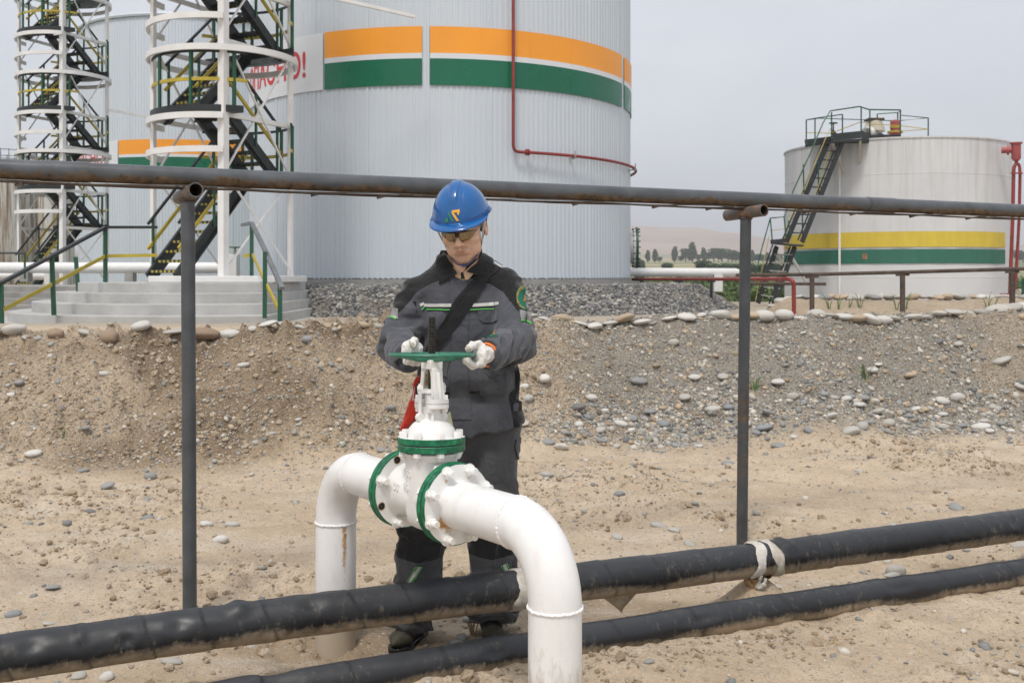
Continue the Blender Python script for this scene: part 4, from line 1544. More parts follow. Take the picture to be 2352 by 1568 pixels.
# red foam chamber beside the old tank
fc = thing("foam_pipe", "faded red foam chamber with two down pipes beside the old tank", "pipe", W(2330, 690, 28.4))
o = Vector(W(2334, 362, 28.6))
b = MB().lathe(o, (0, 0, 1), [(.01, -.09), (.08, -.09), (.125, -.02), (.125, .38), (.165, .38), (.165, .42), (.01, .42)], 20)
b.build("chamber", M['pink_pipe'], fc)
b = MB().tube([o + Vector((-.10, .05, .22)), o + Vector((-.34, .16, .22))], [.09, .09], 14)
b.lathe(o + Vector((-.16, .08, .22)), Vector((-.9, .4, 0)), [(.05, 0), (.14, 0), (.14, .05), (.05, .05)], 16)
b.build("inlet", M['pink_pipe'], fc)
b = MB()
Yq = 28.6
b.tube(hermite([W(2334, 362, Yq), W(2334, 375, Yq), W(2329, 385, Yq), W(2328, 400, Yq)], 4) + [Vector(W(2326, 500, Yq)), Vector(W(2319, 685, Yq))], .05, 10)
b.tube(hermite([W(2334, 375, Yq), W(2341, 380, Yq), W(2343, 400, Yq)], 4) + [Vector(W(2341, 500, Yq)), Vector(W(2331, 685, Yq))], .042, 10)
b.bar(W(2322, 398, Yq - .08), W(2349, 398, Yq - .08), .03, .04)
b.tube([W(2298, 676, Yq - .3), W(2322, 676, Yq - .1)], .03, 8)
b.build("down_pipes", M['red_pipe'], fc)
gv = thing("green_valve_stand", "partly seen dark green valve stand at the right edge", "valve", W(2345, 700, 25))
b = MB()
b.bar(W(2350, 700, 25), W(2350, 640, 25), .06, .06)
b.bar(W(2335, 655, 25), W(2362, 636, 25), .08, .04)
b.bar(W(2337, 660, 26), W(2337, 690, 26), .03, .03)
b.build("stand_frame", M['rail_green'], gv, smooth=False)
b = MB().tube([W(2337, 682, 25.4), W(2380, 682, 25.4)], .14, 14)
b.lathe(W(2338, 682, 25.4), (1, 0, 0), [(.05, 0), (.2, 0), (.2, .05), (.14, .05)], 16)
b.build("valve_pipe", M['beige_vent'], gv)

# far old rusty tanks at the left
for i, (pl, pr_, ptop, Yt, lab) in enumerate([(-60, 78, 402, 52, "rust streaked old tank at the far left edge with railing on top"), (80, 168, 452, 58, "second rust streaked old tank seen through the far stair tower")]):
    cx = (pl + pr_) / 2
    x, _, z = W(cx, ptop, Yt)
    rr_ = (pr_ - pl) / 2 / FPX * Yt
    tk = thing("rusty_tank", lab, "storage tank", (x, Yt, 0.3))
    MB().lathe((x, Yt, 0.3), (0, 0, 1), [(rr_, 0), (rr_, z - .3), (rr_ + .06, z - .3), (rr_ + .06, z - .22), (.01, z + .1)], 64).build("shell", M['rust_streak'], tk)
    if i == 0:
        b = MB()
        for k in range(26):
            a = 2 * math.pi * k / 26
            p = Vector((x + rr_ * math.cos(a), Yt + rr_ * math.sin(a), z - .25))
            b.tube([p, p + Vector((0, 0, 1.45))], .022, 5)
        for hh in (.5, .95, 1.4):
            b.tube([(x + rr_ * math.cos(q), Yt + rr_ * math.sin(q), z - .25 + hh) for q in np.linspace(0, 2 * math.pi, 40)[:-1]], .02, 5, closed=True)
        b.build("railing", M['rail_grey'], tk)
# ---------------------------------------------------------------- gravel bed under the big tank
def gravel_z(r, a):
    return None


V = []
na, prof = 260, [(3.0, 1.26), (5.6, 1.27), (6.5, 1.27), (6.95, 1.24), (7.2, 1.13), (7.5, .93), (7.8, .74), (8.1, .58), (8.6, .40)]
rs = np.interp(np.linspace(0, 8, 49), range(9), [p[0] for p in prof])
zs = np.interp(np.linspace(0, 8, 49), range(9), [p[1] for p in prof])
aa = np.linspace(0, 2 * math.pi, na, endpoint=False)
RR, AA = np.meshgrid(rs, aa, indexing='ij')
ZZ = np.repeat(zs[:, None], na, 1)
PX = C1[0] + RR * np.cos(AA)
PY = C1[1] + RR * np.sin(AA)
nz = fbm(np.stack([PX.ravel(), PY.ravel()], 1) * 1.6, 4, 61).reshape(PX.shape) - .5
nz2 = fbm(np.stack([PX.ravel(), PY.ravel()], 1) * 7, 3, 63).reshape(PX.shape) - .5
ZZ = ZZ + (nz * .14 + nz2 * .09) * sstep(6.7, 7.2, RR)
m = len(rs)
a = (np.arange(m - 1)[:, None] * na + np.arange(na)[None])
b_ = (np.arange(m - 1)[:, None] * na + (np.arange(na)[None] + 1) % na)
F = np.stack([a, a + na, b_ + na, b_], -1).reshape(-1, 4)
gb = fast_mesh("gravel_bed", np.stack([PX, PY, ZZ], -1).reshape(-1, 3), F, M['gravel'])
tag(gb, kind='structure')
# loose chippings on its face
rg = np.random.default_rng(21)
n = 6500
ang = rg.uniform(-2.35, -0.35, n)
k = rg.random(n)
rad = 6.6 + 1.55 * k
zz = np.interp(rad, [p[0] for p in prof], [p[1] for p in prof])
A0, F0 = stone_shape(1, 3, .12, .7, 1.2)
S = 0.022 * (1 + rg.pareto(3.2, n) * .7)
S = np.clip(S, .018, .07)
rot = rg.uniform(0, 6.28, n)
B = A0[None] * S[:, None, None]
x = B[..., 0] * np.cos(rot)[:, None] - B[..., 1] * np.sin(rot)[:, None] + (C1[0] + rad * np.cos(ang))[:, None]
y = B[..., 0] * np.sin(rot)[:, None] + B[..., 1] * np.cos(rot)[:, None] + (C1[1] + rad * np.sin(ang))[:, None]
P2 = np.stack([C1[0] + rad * np.cos(ang), C1[1] + rad * np.sin(ang)], 1)
zz = zz + ((fbm(P2 * 1.6, 4, 61) - .5) * .14 + (fbm(P2 * 7, 3, 63) - .5) * .09) * sstep(6.7, 7.2, rad)
z = B[..., 2] + zz[:, None]
gc = fast_mesh("gravel_chippings", np.stack([x, y, z], 2).reshape(-1, 3), (F0[None] + (np.arange(n) * len(A0))[:, None, None]).reshape(-1, 3), M['pebble'])
T = np.repeat(np.clip(np.array([(.10, .105, .11), (.17, .175, .18), (.25, .245, .235), (.36, .35, .33), (.27, .23, .185), (.45, .44, .41)])[rg.choice(6, n, p=[.26, .28, .2, .1, .1, .06])], 0, 1), len(A0), axis=0)
ca_ = gc.data.color_attributes.new("tint", 'FLOAT_COLOR', 'POINT')
ca_.data.foreach_set("color", np.concatenate([T, np.ones((len(T), 1))], 1).astype(np.float32).ravel())
tag(gc, kind='stuff')

# ---------------------------------------------------------------- round concrete steps
TC = Vector((-5.75, 20.4, 0))
stp = thing("concrete_steps", "round grey concrete steps before the near stair tower", "steps", (TC.x, TC.y, .5))
for i, (r, zt) in enumerate([(2.67, 1.335), (3.06, 1.16), (3.46, .985), (3.86, .805), (4.42, .635)]):
    xr = 1.40 + .10 * i
    a1 = math.acos(min(1, xr / r))
    poly = [(TC.x + r * math.cos(q), TC.y + r * math.sin(q)) for q in np.linspace(-a1, -math.pi - .15, 60)]
    poly += [(TC.x - r * .95, TC.y + 1.2), (TC.x + xr, TC.y + 1.2)]
    MB().prism(poly, .3 - .01 * i, zt).build("step", M['concrete'], stp, smooth=False, bevel=.012)
MB().prism([(-6.62, 18.62), (-4.32, 18.62), (-4.18, 20.9), (-6.3, 22.0)], 1.337, 1.455).build("plinth", M['tower_white'], stp, smooth=False, bevel=.012)
stp2 = thing("concrete_steps", "straight grey concrete steps before the far stair tower at left", "steps", (-13.5, 26, .5))
for i in range(6):
    zt = 1.20 - .145 * i
    b = MB().box((-13.95 + .05 * i, 27.6 - .34 * i, (zt + .2) / 2), (3.2 + .06 * i, 2.2, (zt - .2) / 2))
    b.build("step", M['concrete_old'], stp2, smooth=False, bevel=.012)

# ---------------------------------------------------------------- stair tower
def stair_tower(base, rot, label):
    t = thing("stair_tower", label, "stair tower", base, "white stair towers beside the tanks", rot)
    old = ROOT[t]
    ROOT[t] = Vector((0, 0, 0))           # build in the tower's own frame: x across, y away from the steps
    H = 9.9
    for (x, y, w_) in ((.90, -.96, .145), (-.90, -.96, .085), (-.90, .96, .13), (.90, .96, .085)):
        MB().box((x, y, H / 2), (w_ / 2, w_ / 2, H / 2)).build("column", M['tower_white'], t, smooth=False)
    lev_far = [1.92, 4.46, 6.94, 9.42]
    lev_near = [3.09, 5.57, 8.05]

    def ring(z, a0, a1, nm="ring"):
        full = abs(a1 - a0) > 6.2
        n_ = 64 if full else 36
        b = MB()
        vs, fs = [], []
        m_ = n_ if full else n_ + 1
        for k in range(m_):
            a = a0 + (a1 - a0) * k / n_
            for r, zz in ((1.405, 0), (1.46, 0), (1.46, .115), (1.405, .115)):
                vs.append((r * math.cos(a), r * math.sin(a), z + zz))
        for k in range(n_):
            o, p = 4 * k, 4 * ((k + 1) % m_)
            for q in range(4):
                fs.append((o + q, o + (q + 1) % 4, p + (q + 1) % 4, p + q))
        if not full:
            fs += [(0, 1, 2, 3), (4 * n_, 4 * n_ + 3, 4 * n_ + 2, 4 * n_ + 1)]
        b.add(vs, fs)
        b.build(nm, M['tower_white'], t, ang=30)

    for z in lev_far[1:]:
        ring(z - .265, 0, 2 * math.pi)
    for z in lev_near:
        ring(z - .16, R(-47), R(-172))
        ring(z - .79, R(-47), R(-172))

    def landing(z, s, rails=True):
        a0 = math.asin(.72 / 1.38)
        if s < 0:
            arc = [(1.38 * math.cos(q), 1.38 * math.sin(q)) for q in np.linspace(-a0, -math.pi + a0, 30)]
        else:
            arc = [(1.38 * math.cos(q), 1.38 * math.sin(q)) for q in np.linspace(a0, math.pi - a0, 30)]
        o = MB().prism(arc, z - .03, z + .10).build("landing", M['stair_black'], t, smooth=False)
        if not rails:
            return
        angs = np.linspace(a0 + .12, math.pi - a0 - .12, 4) * s
        for q in angs:
            MB().bar((1.34 * math.cos(q), 1.34 * math.sin(q), z), (1.34 * math.cos(q), 1.34 * math.sin(q), z + 1.1), .05, .05).build("rail_post", M['rail_green'], o, smooth=False)
        qs = np.linspace(a0 - .06, math.pi - a0 + .06, 26) * s
        for nm, m_, zz, hh in (("top_rail", 'stair_black', 1.1, .05), ("mid_rail", 'rail_yellow', .58, .065)):
            b = MB()
            for q0, q1 in zip(qs[:-1], qs[1:]):
                b.bar((1.34 * math.cos(q0), 1.34 * math.sin(q0), z + zz), (1.34 * math.cos(q1), 1.34 * math.sin(q1), z + zz), .03, hh)
            b.build(nm, M[m_], o, smooth=False)

    for z in lev_near:
        landing(z, -1)
    for z in lev_far:
        landing(z, 1)

    def flight_(x, ya, za, yb, zb):
        b = MB()
        for sx in (-.36, .36):
            b.bar((x + sx, ya, za - .05), (x + sx, yb, zb - .05), .06, .25)
            b.bar((x + sx * 1.12, ya, za - .16), (x + sx * 1.12, yb, zb - .16), .08, .03)
        o = b.build("stair_flight", M['stair_black'], t, smooth=False)
        n_ = max(4, int(round(abs(zb - za) / .205)))
        for k in range(n_):
            f = (k + .5) / n_
            b = MB()
            yy, zz = ya + (yb - ya) * f, za + (zb - za) * f
            dy = -.11 if yb > ya else .11
            b.cur = 0
            b.box((x, yy, zz), (.33, .115, .018))
            b.cur = 1
            b.box((x, yy + dy * 1.07, zz - .012), (.33, .008, .024))
            b.build("tread", [M['stair_black'], M['nosing']], o, smooth=False)
        n3 = 3
        pb, tb, yb_ = MB(), MB(), MB()
        for sx in ((-.40, .40) if x < 0 else (.40,)):
            for k in range(n3):
                f = (k + .15) / (n3 - .7)
                p = Vector((x + sx, ya + (yb - ya) * f, za + (zb - za) * f))
                MB().bar(p, p + Vector((0, 0, 1.0)), .04, .04).build("rail_post", M['rail_green'], o, smooth=False)
            MB().bar((x + sx, ya, za + 1.0), (x + sx, yb, zb + 1.0), .045, .045).build("handrail", M['stair_black'], o, smooth=False)
            MB().bar((x + sx, ya, za + .52), (x + sx, yb, zb + .52), .04, .06).build("mid_rail", M['rail_yellow'], o, smooth=False)

    flight_(-.44, -1.15, 0, .72, 1.95)
    flight_(.44, .72, 1.95, -.72, 3.13)
    for zn, zf, zn2 in ((3.13, 4.49, 5.61), (5.61, 6.97, 8.09)):
        flight_(-.44, -.72, zn, .72, zf)
        flight_(.44, .72, zf, -.72, zn2)
    flight_(-.44, -.72, 8.09, .72, 9.45)
    levels = [0.05, 3.1, 5.7, 8.3]
    for z0, z1 in ((.1, 1.9), (1.95, 4.4), (4.6, 7.0), (7.2, 9.6)):
        for x in (-.90, .90):
            MB().bar((x, -.92, z0), (x, .92, z1), .035, .03).build("brace", M['tower_white'], t, smooth=False)
            MB().bar((x + .045, .92, z0), (x + .045, -.92, z1), .035, .03).build("brace", M['tower_white'], t, smooth=False)
        zm = z0 + (z1 - z0) * .5
    for z in lev_far + lev_near:
        for c_, h_ in (((.90, 0, z - .06), (.04, .89, .045)), ((-.90, 0, z - .06), (.03, .89, .045))):
            MB().box(c_, h_).build("beam", M['tower_white'], t, smooth=False)
    MB().bar((.90, .96, 5.85), (2.55, 3.05, 5.55), .05, .07).build("tie_beam", M['tower_white'], t, smooth=False)
    ROOT[t] = old
    return t


tw1 = stair_tower((TC.x, TC.y, 1.455), R(-27.4), "white stair tower with black zigzag stairs nearest the big tank")
tw2 = dup(tw1, (-14.62, 33.4, 1.12), R(-21.0), label="white stair tower with black zigzag stairs farther off at the left")

# hand rails beside the round steps
def step_rail(lab, posts, top, mid, topmat):
    t = thing("step_handrail", lab, "handrail", posts[0][0], "handrails beside the round steps")
    for p, q in posts:
        MB().bar(p, q, .06, .06).build("post", M['rail_green'], t, smooth=False)
    b = MB()
    for p, q in zip(top[:-1], top[1:]):
        b.bar(p, q, .07, .05)
    b.build("top_rail", M[topmat], t, smooth=False)
    b = MB()
    for p, q in zip(mid[:-1], mid[1:]):
        b.bar(p, q, .03, .06)
    b.build("mid_rail", M['rail_yellow'], t, smooth=False)


Wv = lambda x, y, d: Vector(W(x, y, d))
step_rail("long handrail with green posts climbing left of the round steps",
          [(Wv(4, 790, 15.6), Wv(2, 650, 15.6)), (Wv(124, 724, 16.9), Wv(119, 588, 16.9)), (Wv(180, 672, 19.4), Wv(174, 590, 19.4)), (Wv(242, 648, 18.6), Wv(242, 524, 18.6))],
          [Wv(-60, 678, 15.2), Wv(2, 650, 15.6), Wv(119, 588, 16.9), Wv(242, 522, 18.6), Wv(362, 522, 18.8)],
          [Wv(5, 712, 15.6), Wv(121, 652, 16.9), Wv(242, 588, 18.6), Wv(362, 586, 18.8)], 'stair_black')
step_rail("short grey topped handrail going down right of the round steps",
          [(Wv(578, 648, 18.7), Wv(578, 512, 18.7)), (Wv(608, 731, 16.6), Wv(609, 578, 16.6)), (Wv(643, 740, 15.9), Wv(643, 652, 15.9))],
          [Wv(556, 517, 18.9), Wv(578, 512, 18.7), Wv(609, 575, 16.8), Wv(648, 662, 15.8)],
          [Wv(560, 588, 18.8), Wv(580, 585, 18.7), Wv(609, 648, 16.7), Wv(641, 712, 15.9)], 'rail_grey')
# rail farther left behind
fr = thing("far_handrail", "thin dark handrail at the far left behind the steps", "handrail", W(0, 640, 27))
MB().tube([W(-60, 581, 27), W(57, 581, 27)], .03, 6).build("top_rail", M['stair_black'], fr)
for px in (-20, 57):
    MB().tube([W(px, 640, 27), W(px, 581, 27)], .03, 6).build("post", M['rail_green'], fr)

# ---------------------------------------------------------------- pipelines on low supports
wl = thing("white_pipeline", "thick white pipe passing behind the near stair tower", "pipe", W(250, 640, 29.5))
MB().tube([W(-120, 615, 29.5), W(524, 615, 29.5)], .158, 24).build("pipe", M['white_line'], wl)
b = MB().box(Wv(534, 610, 29.6), (.17, .2, .32))
b.build("end_box", M['tower_white'], wl, bevel=.01)
for px in (60, 300):
    MB().box(Wv(px, 636, 29.5), (.12, .15, .14)).build("support_block", M['concrete_old'], wl, smooth=False)
vv = thing("small_gate_valve", "small valve with green handwheel on the white pipe's end box", "valve", Wv(540, 585, 29.6))
MB().lathe(Wv(540, 587, 29.6), (0, 0, 1), [(.06, 0), (.06, .05), (.1, .06), (.04, .1), (.03, .22)], 12).build("valve_body", M['beige_vent'], vv)
MB().lathe(Wv(540, 570, 29.6), (0, 0, 1), [(.02, 0), (.17, .01), (.17, .04), (.02, .03)], 20).build("valve_wheel", M['rail_green'], vv)
wl2 = thing("white_pipeline", "lower white pipe at the far left below the thick white one", "pipe", W(30, 650, 31))
MB().tube([W(-120, 633, 31.5), W(118, 633, 31.5)], .13, 20).build("pipe", M['white_line'], wl2)
MB().box(Wv(112, 634, 31.5), (.08, .14, .3)).build("support_block", M['tower_white'], wl2, smooth=False)

wr = thing("white_pipeline", "white pipe running right from behind the big tank", "pipe", W(1640, 660, 29.3))
MB().tube([W(1380, 625, 29.3), W(1690, 626, 29.3), W(1697, 626, 29.3)], [.125, .125, .10], 24).build("pipe", M['white_line'], wr)
MB().box(Wv(1648, 650, 29.3), (.12, .15, .24)).build("support_block", M['tower_white'], wr, smooth=False)
rp = thing("red_pipeline", "long low red pipe that turns down into the ground near the old tank", "pipe", W(1820, 716, 19.8))
pts = [Wv(1350, 641, 30.5), Wv(1600, 641, 25.6), Wv(1806, 641, 20.0)] + hermite([Wv(1812, 641.3, 19.9), Wv(1820, 645, 19.8), Wv(1823, 655, 19.8)], 5) + [Wv(1824, 735, 19.8)]
MB().tube(pts, .041, 14).build("pipe", M['red_pipe'], rp)
for px, dd in ((1469, 28.6), (1560, 26.7), (1634, 24.9)):
    b = MB().bar(Wv(px, 690, dd), Wv(px, 645, dd), .06, .06)
    b.bar(Wv(px - 9, 646, dd), Wv(px + 9, 646, dd), .05, .04)
    b.build("support_post", M['black_old'], rp, smooth=False)

rr_ = thing("rusty_rail", "long thin rusty pipe rail on posts before the old tank", "rail", W(1865, 725, 19.6))
b = MB().tube([W(1690, 632, 20.2), W(1880, 630, 20.0), W(2073, 625, 19.4), W(2325, 618, 18.6), W(2460, 614, 18.2)], .037, 10)
b.build("rail_pipe", M['rust_dull'], rr_)
for (px, d, top) in ((1865, 20.0, 632), (2073, 19.4, 627), (2325, 18.6, 620)):
    b = MB().bar(Wv(px, 732, d), Wv(px, top + 2, d), .075, .075)
    b.bar(Wv(px - 15, top + 4, d), Wv(px + 15, top + 3, d), .05, .055)
    b.build("post", M['rust_dull'], rr_, smooth=False)
sr = thing("rusty_rail", "short low rusty pipe below the long rusty rail", "rail", W(1880, 700, 23))
MB().tube([W(1700, 651, 23), W(1897, 652, 23)], .035, 8).build("rail_pipe", M['rust_dull'], sr)
MB().bar(Wv(1782, 705, 23), Wv(1782, 655, 23), .08, .08).build("post", M['black_old'], sr, smooth=False)

# earth heap with its stone edging before the old tank
nxh, nyh = 150, 26
hx_ = np.linspace(5.0, 13.5, nxh)
hy_ = np.linspace(19.9, 24.0, nyh)
HX, HY = np.meshgrid(hx_, hy_, indexing='ij')
PP = np.stack([HX.ravel(), HY.ravel()], 1)
base = .46
hh = .50 * np.exp(-((HY - 21.6) / .85) ** 2) * sstep(4.9, 5.9, HX)
hh = hh + ((fbm(PP * 1.3, 4, 91).reshape(HX.shape) - .5) * .20 + (fbm(PP * 5, 3, 93).reshape(HX.shape) - .5) * .10) * np.exp(-((HY - 21.6) / 1.1) ** 2)
a = (np.arange(nxh - 1)[:, None] * nyh + np.arange(nyh - 1)[None]).ravel()
eh = fast_mesh("earth_heap", np.stack([HX, HY, base + hh], -1).reshape(-1, 3), np.stack([a, a + nyh, a + nyh + 1, a + 1], 1), M['soil'])
tag(eh, kind='structure')
set_attr(eh, "bank", np.full(nxh * nyh, .75))
set_attr(eh, "grey", np.full(nxh * nyh, .1))
for i in range(34):
    px = 1715 + i * 19.3 + rr.uniform(-5, 5)
    y = 21.75 + rr.uniform(-.1, .1)
    x = (px - 1176) / FPX * y
    ti = rr.choice([0, 1, 4, 1, 2])
    put_stone(x, y, rr.uniform(.09, .15), NAMES[ti], "on the earth heap before the short old tank", "stones edging the earth heap", 900 + i, z=base + float(np.interp(x, [4.9, 5.9], [0, 1])) * .52, flat=.8)
for i, px in enumerate((1905, 1925, 1950, 1975, 2060, 2080, 2268, 2282)):
    y = 21.0
    x = (px - 1176) / FPX * y
    b = MB()
    rg2 = random.Random(50 + i)
    for _ in range(4):
        a_ = rg2.uniform(0, 6.28)
        l = rg2.uniform(.12, .36)
        p0 = Vector((x, y, base + .25))
        p2 = p0 + Vector((math.cos(a_) * l * .55, math.sin(a_) * l * .4, l * 1.2))
        b.tube(hermite([p0, (p0 + p2) / 2 + Vector((0, 0, .1)), p2], 3), [.006, .008, .008, .007, .006, .004, .002], 4)
    tag(b.build("weed", M['weed'], loc=(x, y, base + .2)), "wispy green weed growing on the earth heap by the old tank", "plant", "weeds on the earth heap")
# ---------------------------------------------------------------- black wrapped pipes
def wrapped_pipe(name, label, pts, rad, mat, seamgap, seed, dents, zoff=0.0):
    t = thing(name, label, "pipe", pts[0])
    P = hermite(pts, 160)
    fr = frames(P)
    seg = 72
    L = np.cumsum([0] + [(P[i + 1] - P[i]).length for i in range(len(P) - 1)])
    vs, un, dust, sm_ = [], [], [], []
    ang = np.arange(seg) / seg * 2 * math.pi
    for i, (p, tg, u, v) in enumerate(fr):
        d = np.array([(u * math.cos(a) + v * math.sin(a))[:] for a in ang])
        upz = d[:, 2]
        s = L[i]
        P3 = np.array(p) + d * rad
        r = rad + (fbm(P3 * 3, 3, seed) - .5) * rad * .10
        r = r + (fbm(np.stack([np.full(seg, s * 9), ang * 0 + upz * 1.5, d[:, 1] * 1.5], 1), 3, seed + 2) - .5) * rad * .10
        # overlapping turns of the wrap: a saw-tooth step at every seam, on a slight slant
        q = (s + .55 * seamgap * float(fbm(np.array([[s * 1.7, seed, 0]]), 3, seed + 9)[0] - .5) * 2 + upz * rad * 0.35) / seamgap
        fq = q - np.floor(q)
        r = r + fq * rad * .035 * (.3 + 1.4 * fbm(np.array([[np.floor(q[0]) * 3.7, seed]]), 1, 3)[0])
        sm_.append(np.exp(-((fq - .02) / .03) ** 2) + np.exp(-((fq - .985) / .012) ** 2) * .5)
        for (ds, da, dr, dd) in dents:
            dist2 = ((s - ds) / dr) ** 2 + ((upz - da) / .45) ** 2
            r = r - dd * np.exp(-dist2) * np.cos(np.sqrt(dist2) * 2.2)
        vs.append(np.array(p) + d * r[:, None])
        un.append(-upz)
        dust.append(np.clip(upz, 0, 1) ** 1.5 * (0.4 + fbm(P3 * 4, 3, seed + 5)))
    n = len(P)
    i_, k_ = np.meshgrid(np.arange(n - 1), np.arange(seg), indexing='ij')
    a = (i_ * seg + k_).ravel()
    b = (i_ * seg + (k_ + 1) % seg).ravel()
    o = fast_mesh("pipe", np.concatenate(vs), np.stack([a, a + seg, b + seg, b], 1), mat, t, pts[0])
    o.location = (0, 0, 0)
    set_attr(o, "under", np.concatenate(un))
    set_attr(o, "seam", np.clip(np.concatenate(sm_), 0, 1))
    set_attr(o, "dust", np.concatenate(dust) * 0.0 + np.clip(np.concatenate(dust), 0, 1))
    return t, P, L


def pipe_pts(fy, z, xs):
    return [(x, fy(x), z(x)) for x in xs]


XS = [-2.6, -1.7, -.9, 0, 1.0, 2.0, 3.2]
up_t, UP, UL = wrapped_pipe("black_pipe", "thick raised black wrapped pipe passing in front of the worker's shins", pipe_pts(y_up, lambda x: .25 + .014 * math.exp(-((x + .6) / .7) ** 2), XS), .0715, M['wrap'], .215, 3,
                            [(1.16, .60, .06, .007), (1.30, .75, .03, -.005), (1.44, .30, .035, .008), (1.60, .6, .05, .006), (1.80, .95, .05, -.010), (2.05, .7, .06, .006), (4.02, .55, .05, .012), (4.10, .85, .04, -.008), (5.4, .5, .05, .008)])
lo_t, LP, LL = wrapped_pipe("black_pipe", "thinner muddy black pipe lying half sunk on the sand", pipe_pts(y_low, lambda x: .112 + .008 * math.sin(x * 1.1 + 1), XS), .0585, M['wrap_low'], .33, 8,
                            [(2.0, .8, .10, .010), (3.6, .5, .12, .008), (4.6, .6, .10, .010), (2.75, .5, .05, .012)])


def at_x(P, x):
    i = min(range(len(P) - 1), key=lambda k: abs(P[k].x - x))
    return P[i], (P[i + 1] - P[i]).normalized()


def tape_band(parent, P, x, wd, rad, slant, name="tape_band", seed=0):
    p, tg = at_x(P, x)
    u = tg.cross(Vector((0, 0, 1))).normalized()
    v = u.cross(tg).normalized()
    vs, fs = [], []
    n, m = 48, 7
    rg = random.Random(seed)
    for k in range(n):
        a = 2 * math.pi * k / n
        d = u * math.cos(a) + v * math.sin(a)
        e0 = -wd / 2 + .006 * math.sin(a * 5 + seed) + .004 * rg.random()
        e1 = wd / 2 + .006 * math.sin(a * 4 + seed * 2) + .004 * rg.random()
        for j in range(m):
            f = j / (m - 1)
            r = rad + .0012 + .0016 * rg.random()
            if j in (0, m - 1):
                r = rad - .004
            vs.append(p + tg * (e0 + (e1 - e0) * f + slant * math.sin(a)) + d * r)
    for k in range(n):
        for j in range(m - 1):
            l = (k + 1) % n
            fs.append((k * m + j, l * m + j, l * m + j + 1, k * m + j + 1))
    b = MB().add(vs, fs)
    return b.build(name, M['tape'], parent, ang=60)


def pxx(px, P):
    return min((abs((q.x / q.y) * FPX + 1176 - px), q.x) for q in P)[1]


tape_band(up_t, UP, pxx(1187, UP), .058, .0765, .012, seed=1)
tape_band(up_t, UP, pxx(1727, UP), .050, .0765, .016, seed=2)
tape_band(up_t, UP, pxx(1768, UP), .048, .0765, -.020, seed=3)
# torn flap hanging below, and lifted edges of the wrap
p, tg = at_x(UP, pxx(1418, UP))
side = Vector((tg.y, -tg.x, 0)).normalized()
b = MB()
top = []
vs = []
for k in range(9):
    f = k / 8
    for j in range(5):
        g = j / 4
        w_ = (1 - g) * .085 + .002
        x = (f - .5) * 2 * w_ + g * .012
        vs.append(p + tg * x + side * (.020 - .012 * g + .006 * math.sin(f * 4)) + Vector((0, 0, -.062 - g * .085 * (1 - .25 * abs(f - .5)))))
n0 = len(vs)
vs += [q - side * .003 for q in vs]
fs = []
for k in range(8):
    for j in range(4):
        a_ = k * 5 + j
        fs.append((a_, a_ + 5, a_ + 6, a_ + 1))
        fs.append((n0 + a_, n0 + a_ + 1, n0 + a_ + 6, n0 + a_ + 5))
for j in range(4):
    fs += [(j, j + 1, n0 + j + 1, n0 + j), (40 + j, n0 + 40 + j, n0 + 41 + j, 41 + j)]
b.add(vs, fs)
o = b.build("torn_flap", M['wrap'], up_t)
set_attr(o, "under", [.62] * len(o.data.vertices))
set_attr(o, "dust", [0] * len(o.data.vertices))
p, tg = at_x(UP, pxx(1735, UP))
ps = thing("pipe_support", "short muddy stub holding up the black pipe under the white tape", "support", (p.x, p.y, .05))
MB().lathe((p.x, p.y, .02), (0, 0, 1), [(.048, 0), (.045, .10), (.05, .15), (.07, .165)], 20).build("stub", M['collar_rust'], ps)
b = MB().tube(hermite([p + Vector((.01, -.062, -.05)), p + Vector((0, -.05, -.10)), p + Vector((.02, -.058, -.090)), p + Vector((.03, -.060, -.062))], 5), [.008] * 4 + [.013] * 8 + [.007] * 4, 8)
b.build("tape_knot", M['tape'], ps)

# ---------------------------------------------------------------- overhead pipe rail on two posts
def rail_y(x):
    return 4.98 + .419 * x


RX = np.linspace(-2.9, 4.2, 90)
RPTS = [(x, rail_y(x), 1.885 - .006 * (x + 1.4)) for x in RX]


def steel_tube(name, P, rad, mat, parent, seg=24, cap=True):
    b = MB().tube(P, rad, seg, cap)
    o = b.build(name, mat, parent)
    n = np.zeros(len(o.data.vertices) * 3)
    o.data.vertices.foreach_get("normal", n)
    set_attr(o, "under", np.clip(-n.reshape(-1, 3)[:, 2], -1, 1))
    return o


pr_t = thing("pipe_rail", "long rusty grey overhead pipe crossing behind the worker's helmet", "pipe", RPTS[0])
steel_tube("rail_pipe", RPTS, .0405, M['rail'], pr_t, 32)
xs_ = [-1.905, -1.79]
for i, (xa, xb) in enumerate(((-1.92, -1.755), (2.02, 2.2))):
    steel_tube("coupling", [(xa, rail_y(xa), 1.885 - .006 * (xa + 1.4)), (xb, rail_y(xb), 1.885 - .006 * (xb + 1.4))], .0435, M['rail'], pr_t, 32)
wt = thing("tie_wire", "thin wire with rusty rod ends strung below the overhead pipe", "wire", RPTS[0])
pw = []
for i, x in enumerate(np.linspace(-2.8, 4.1, 60)):
    pw.append((x, rail_y(x) - .034, 1.885 - .006 * (x + 1.4) - .046 - .004 * math.sin(i * .9)))
MB().tube(pw, .0028, 6).build("wire", M['wire'], wt)
for x in (-2.0, -.9, -.62, .3, .72, 1.02, 1.6, 1.9, 2.3, 2.7):
    z = 1.885 - .006 * (x + 1.4) - .049
    b = MB().bar((x, rail_y(x) - .02, z - .010), (x + .16, rail_y(x + .16) - .02, z + .006), .012, .008)
    b.bar((x, rail_y(x) - .02, z - .016), (x + .03, rail_y(x) - .02, z - .008), .01, .01)
    b.build("rod_end", M['rust_dull'], wt, smooth=False)
b = MB()
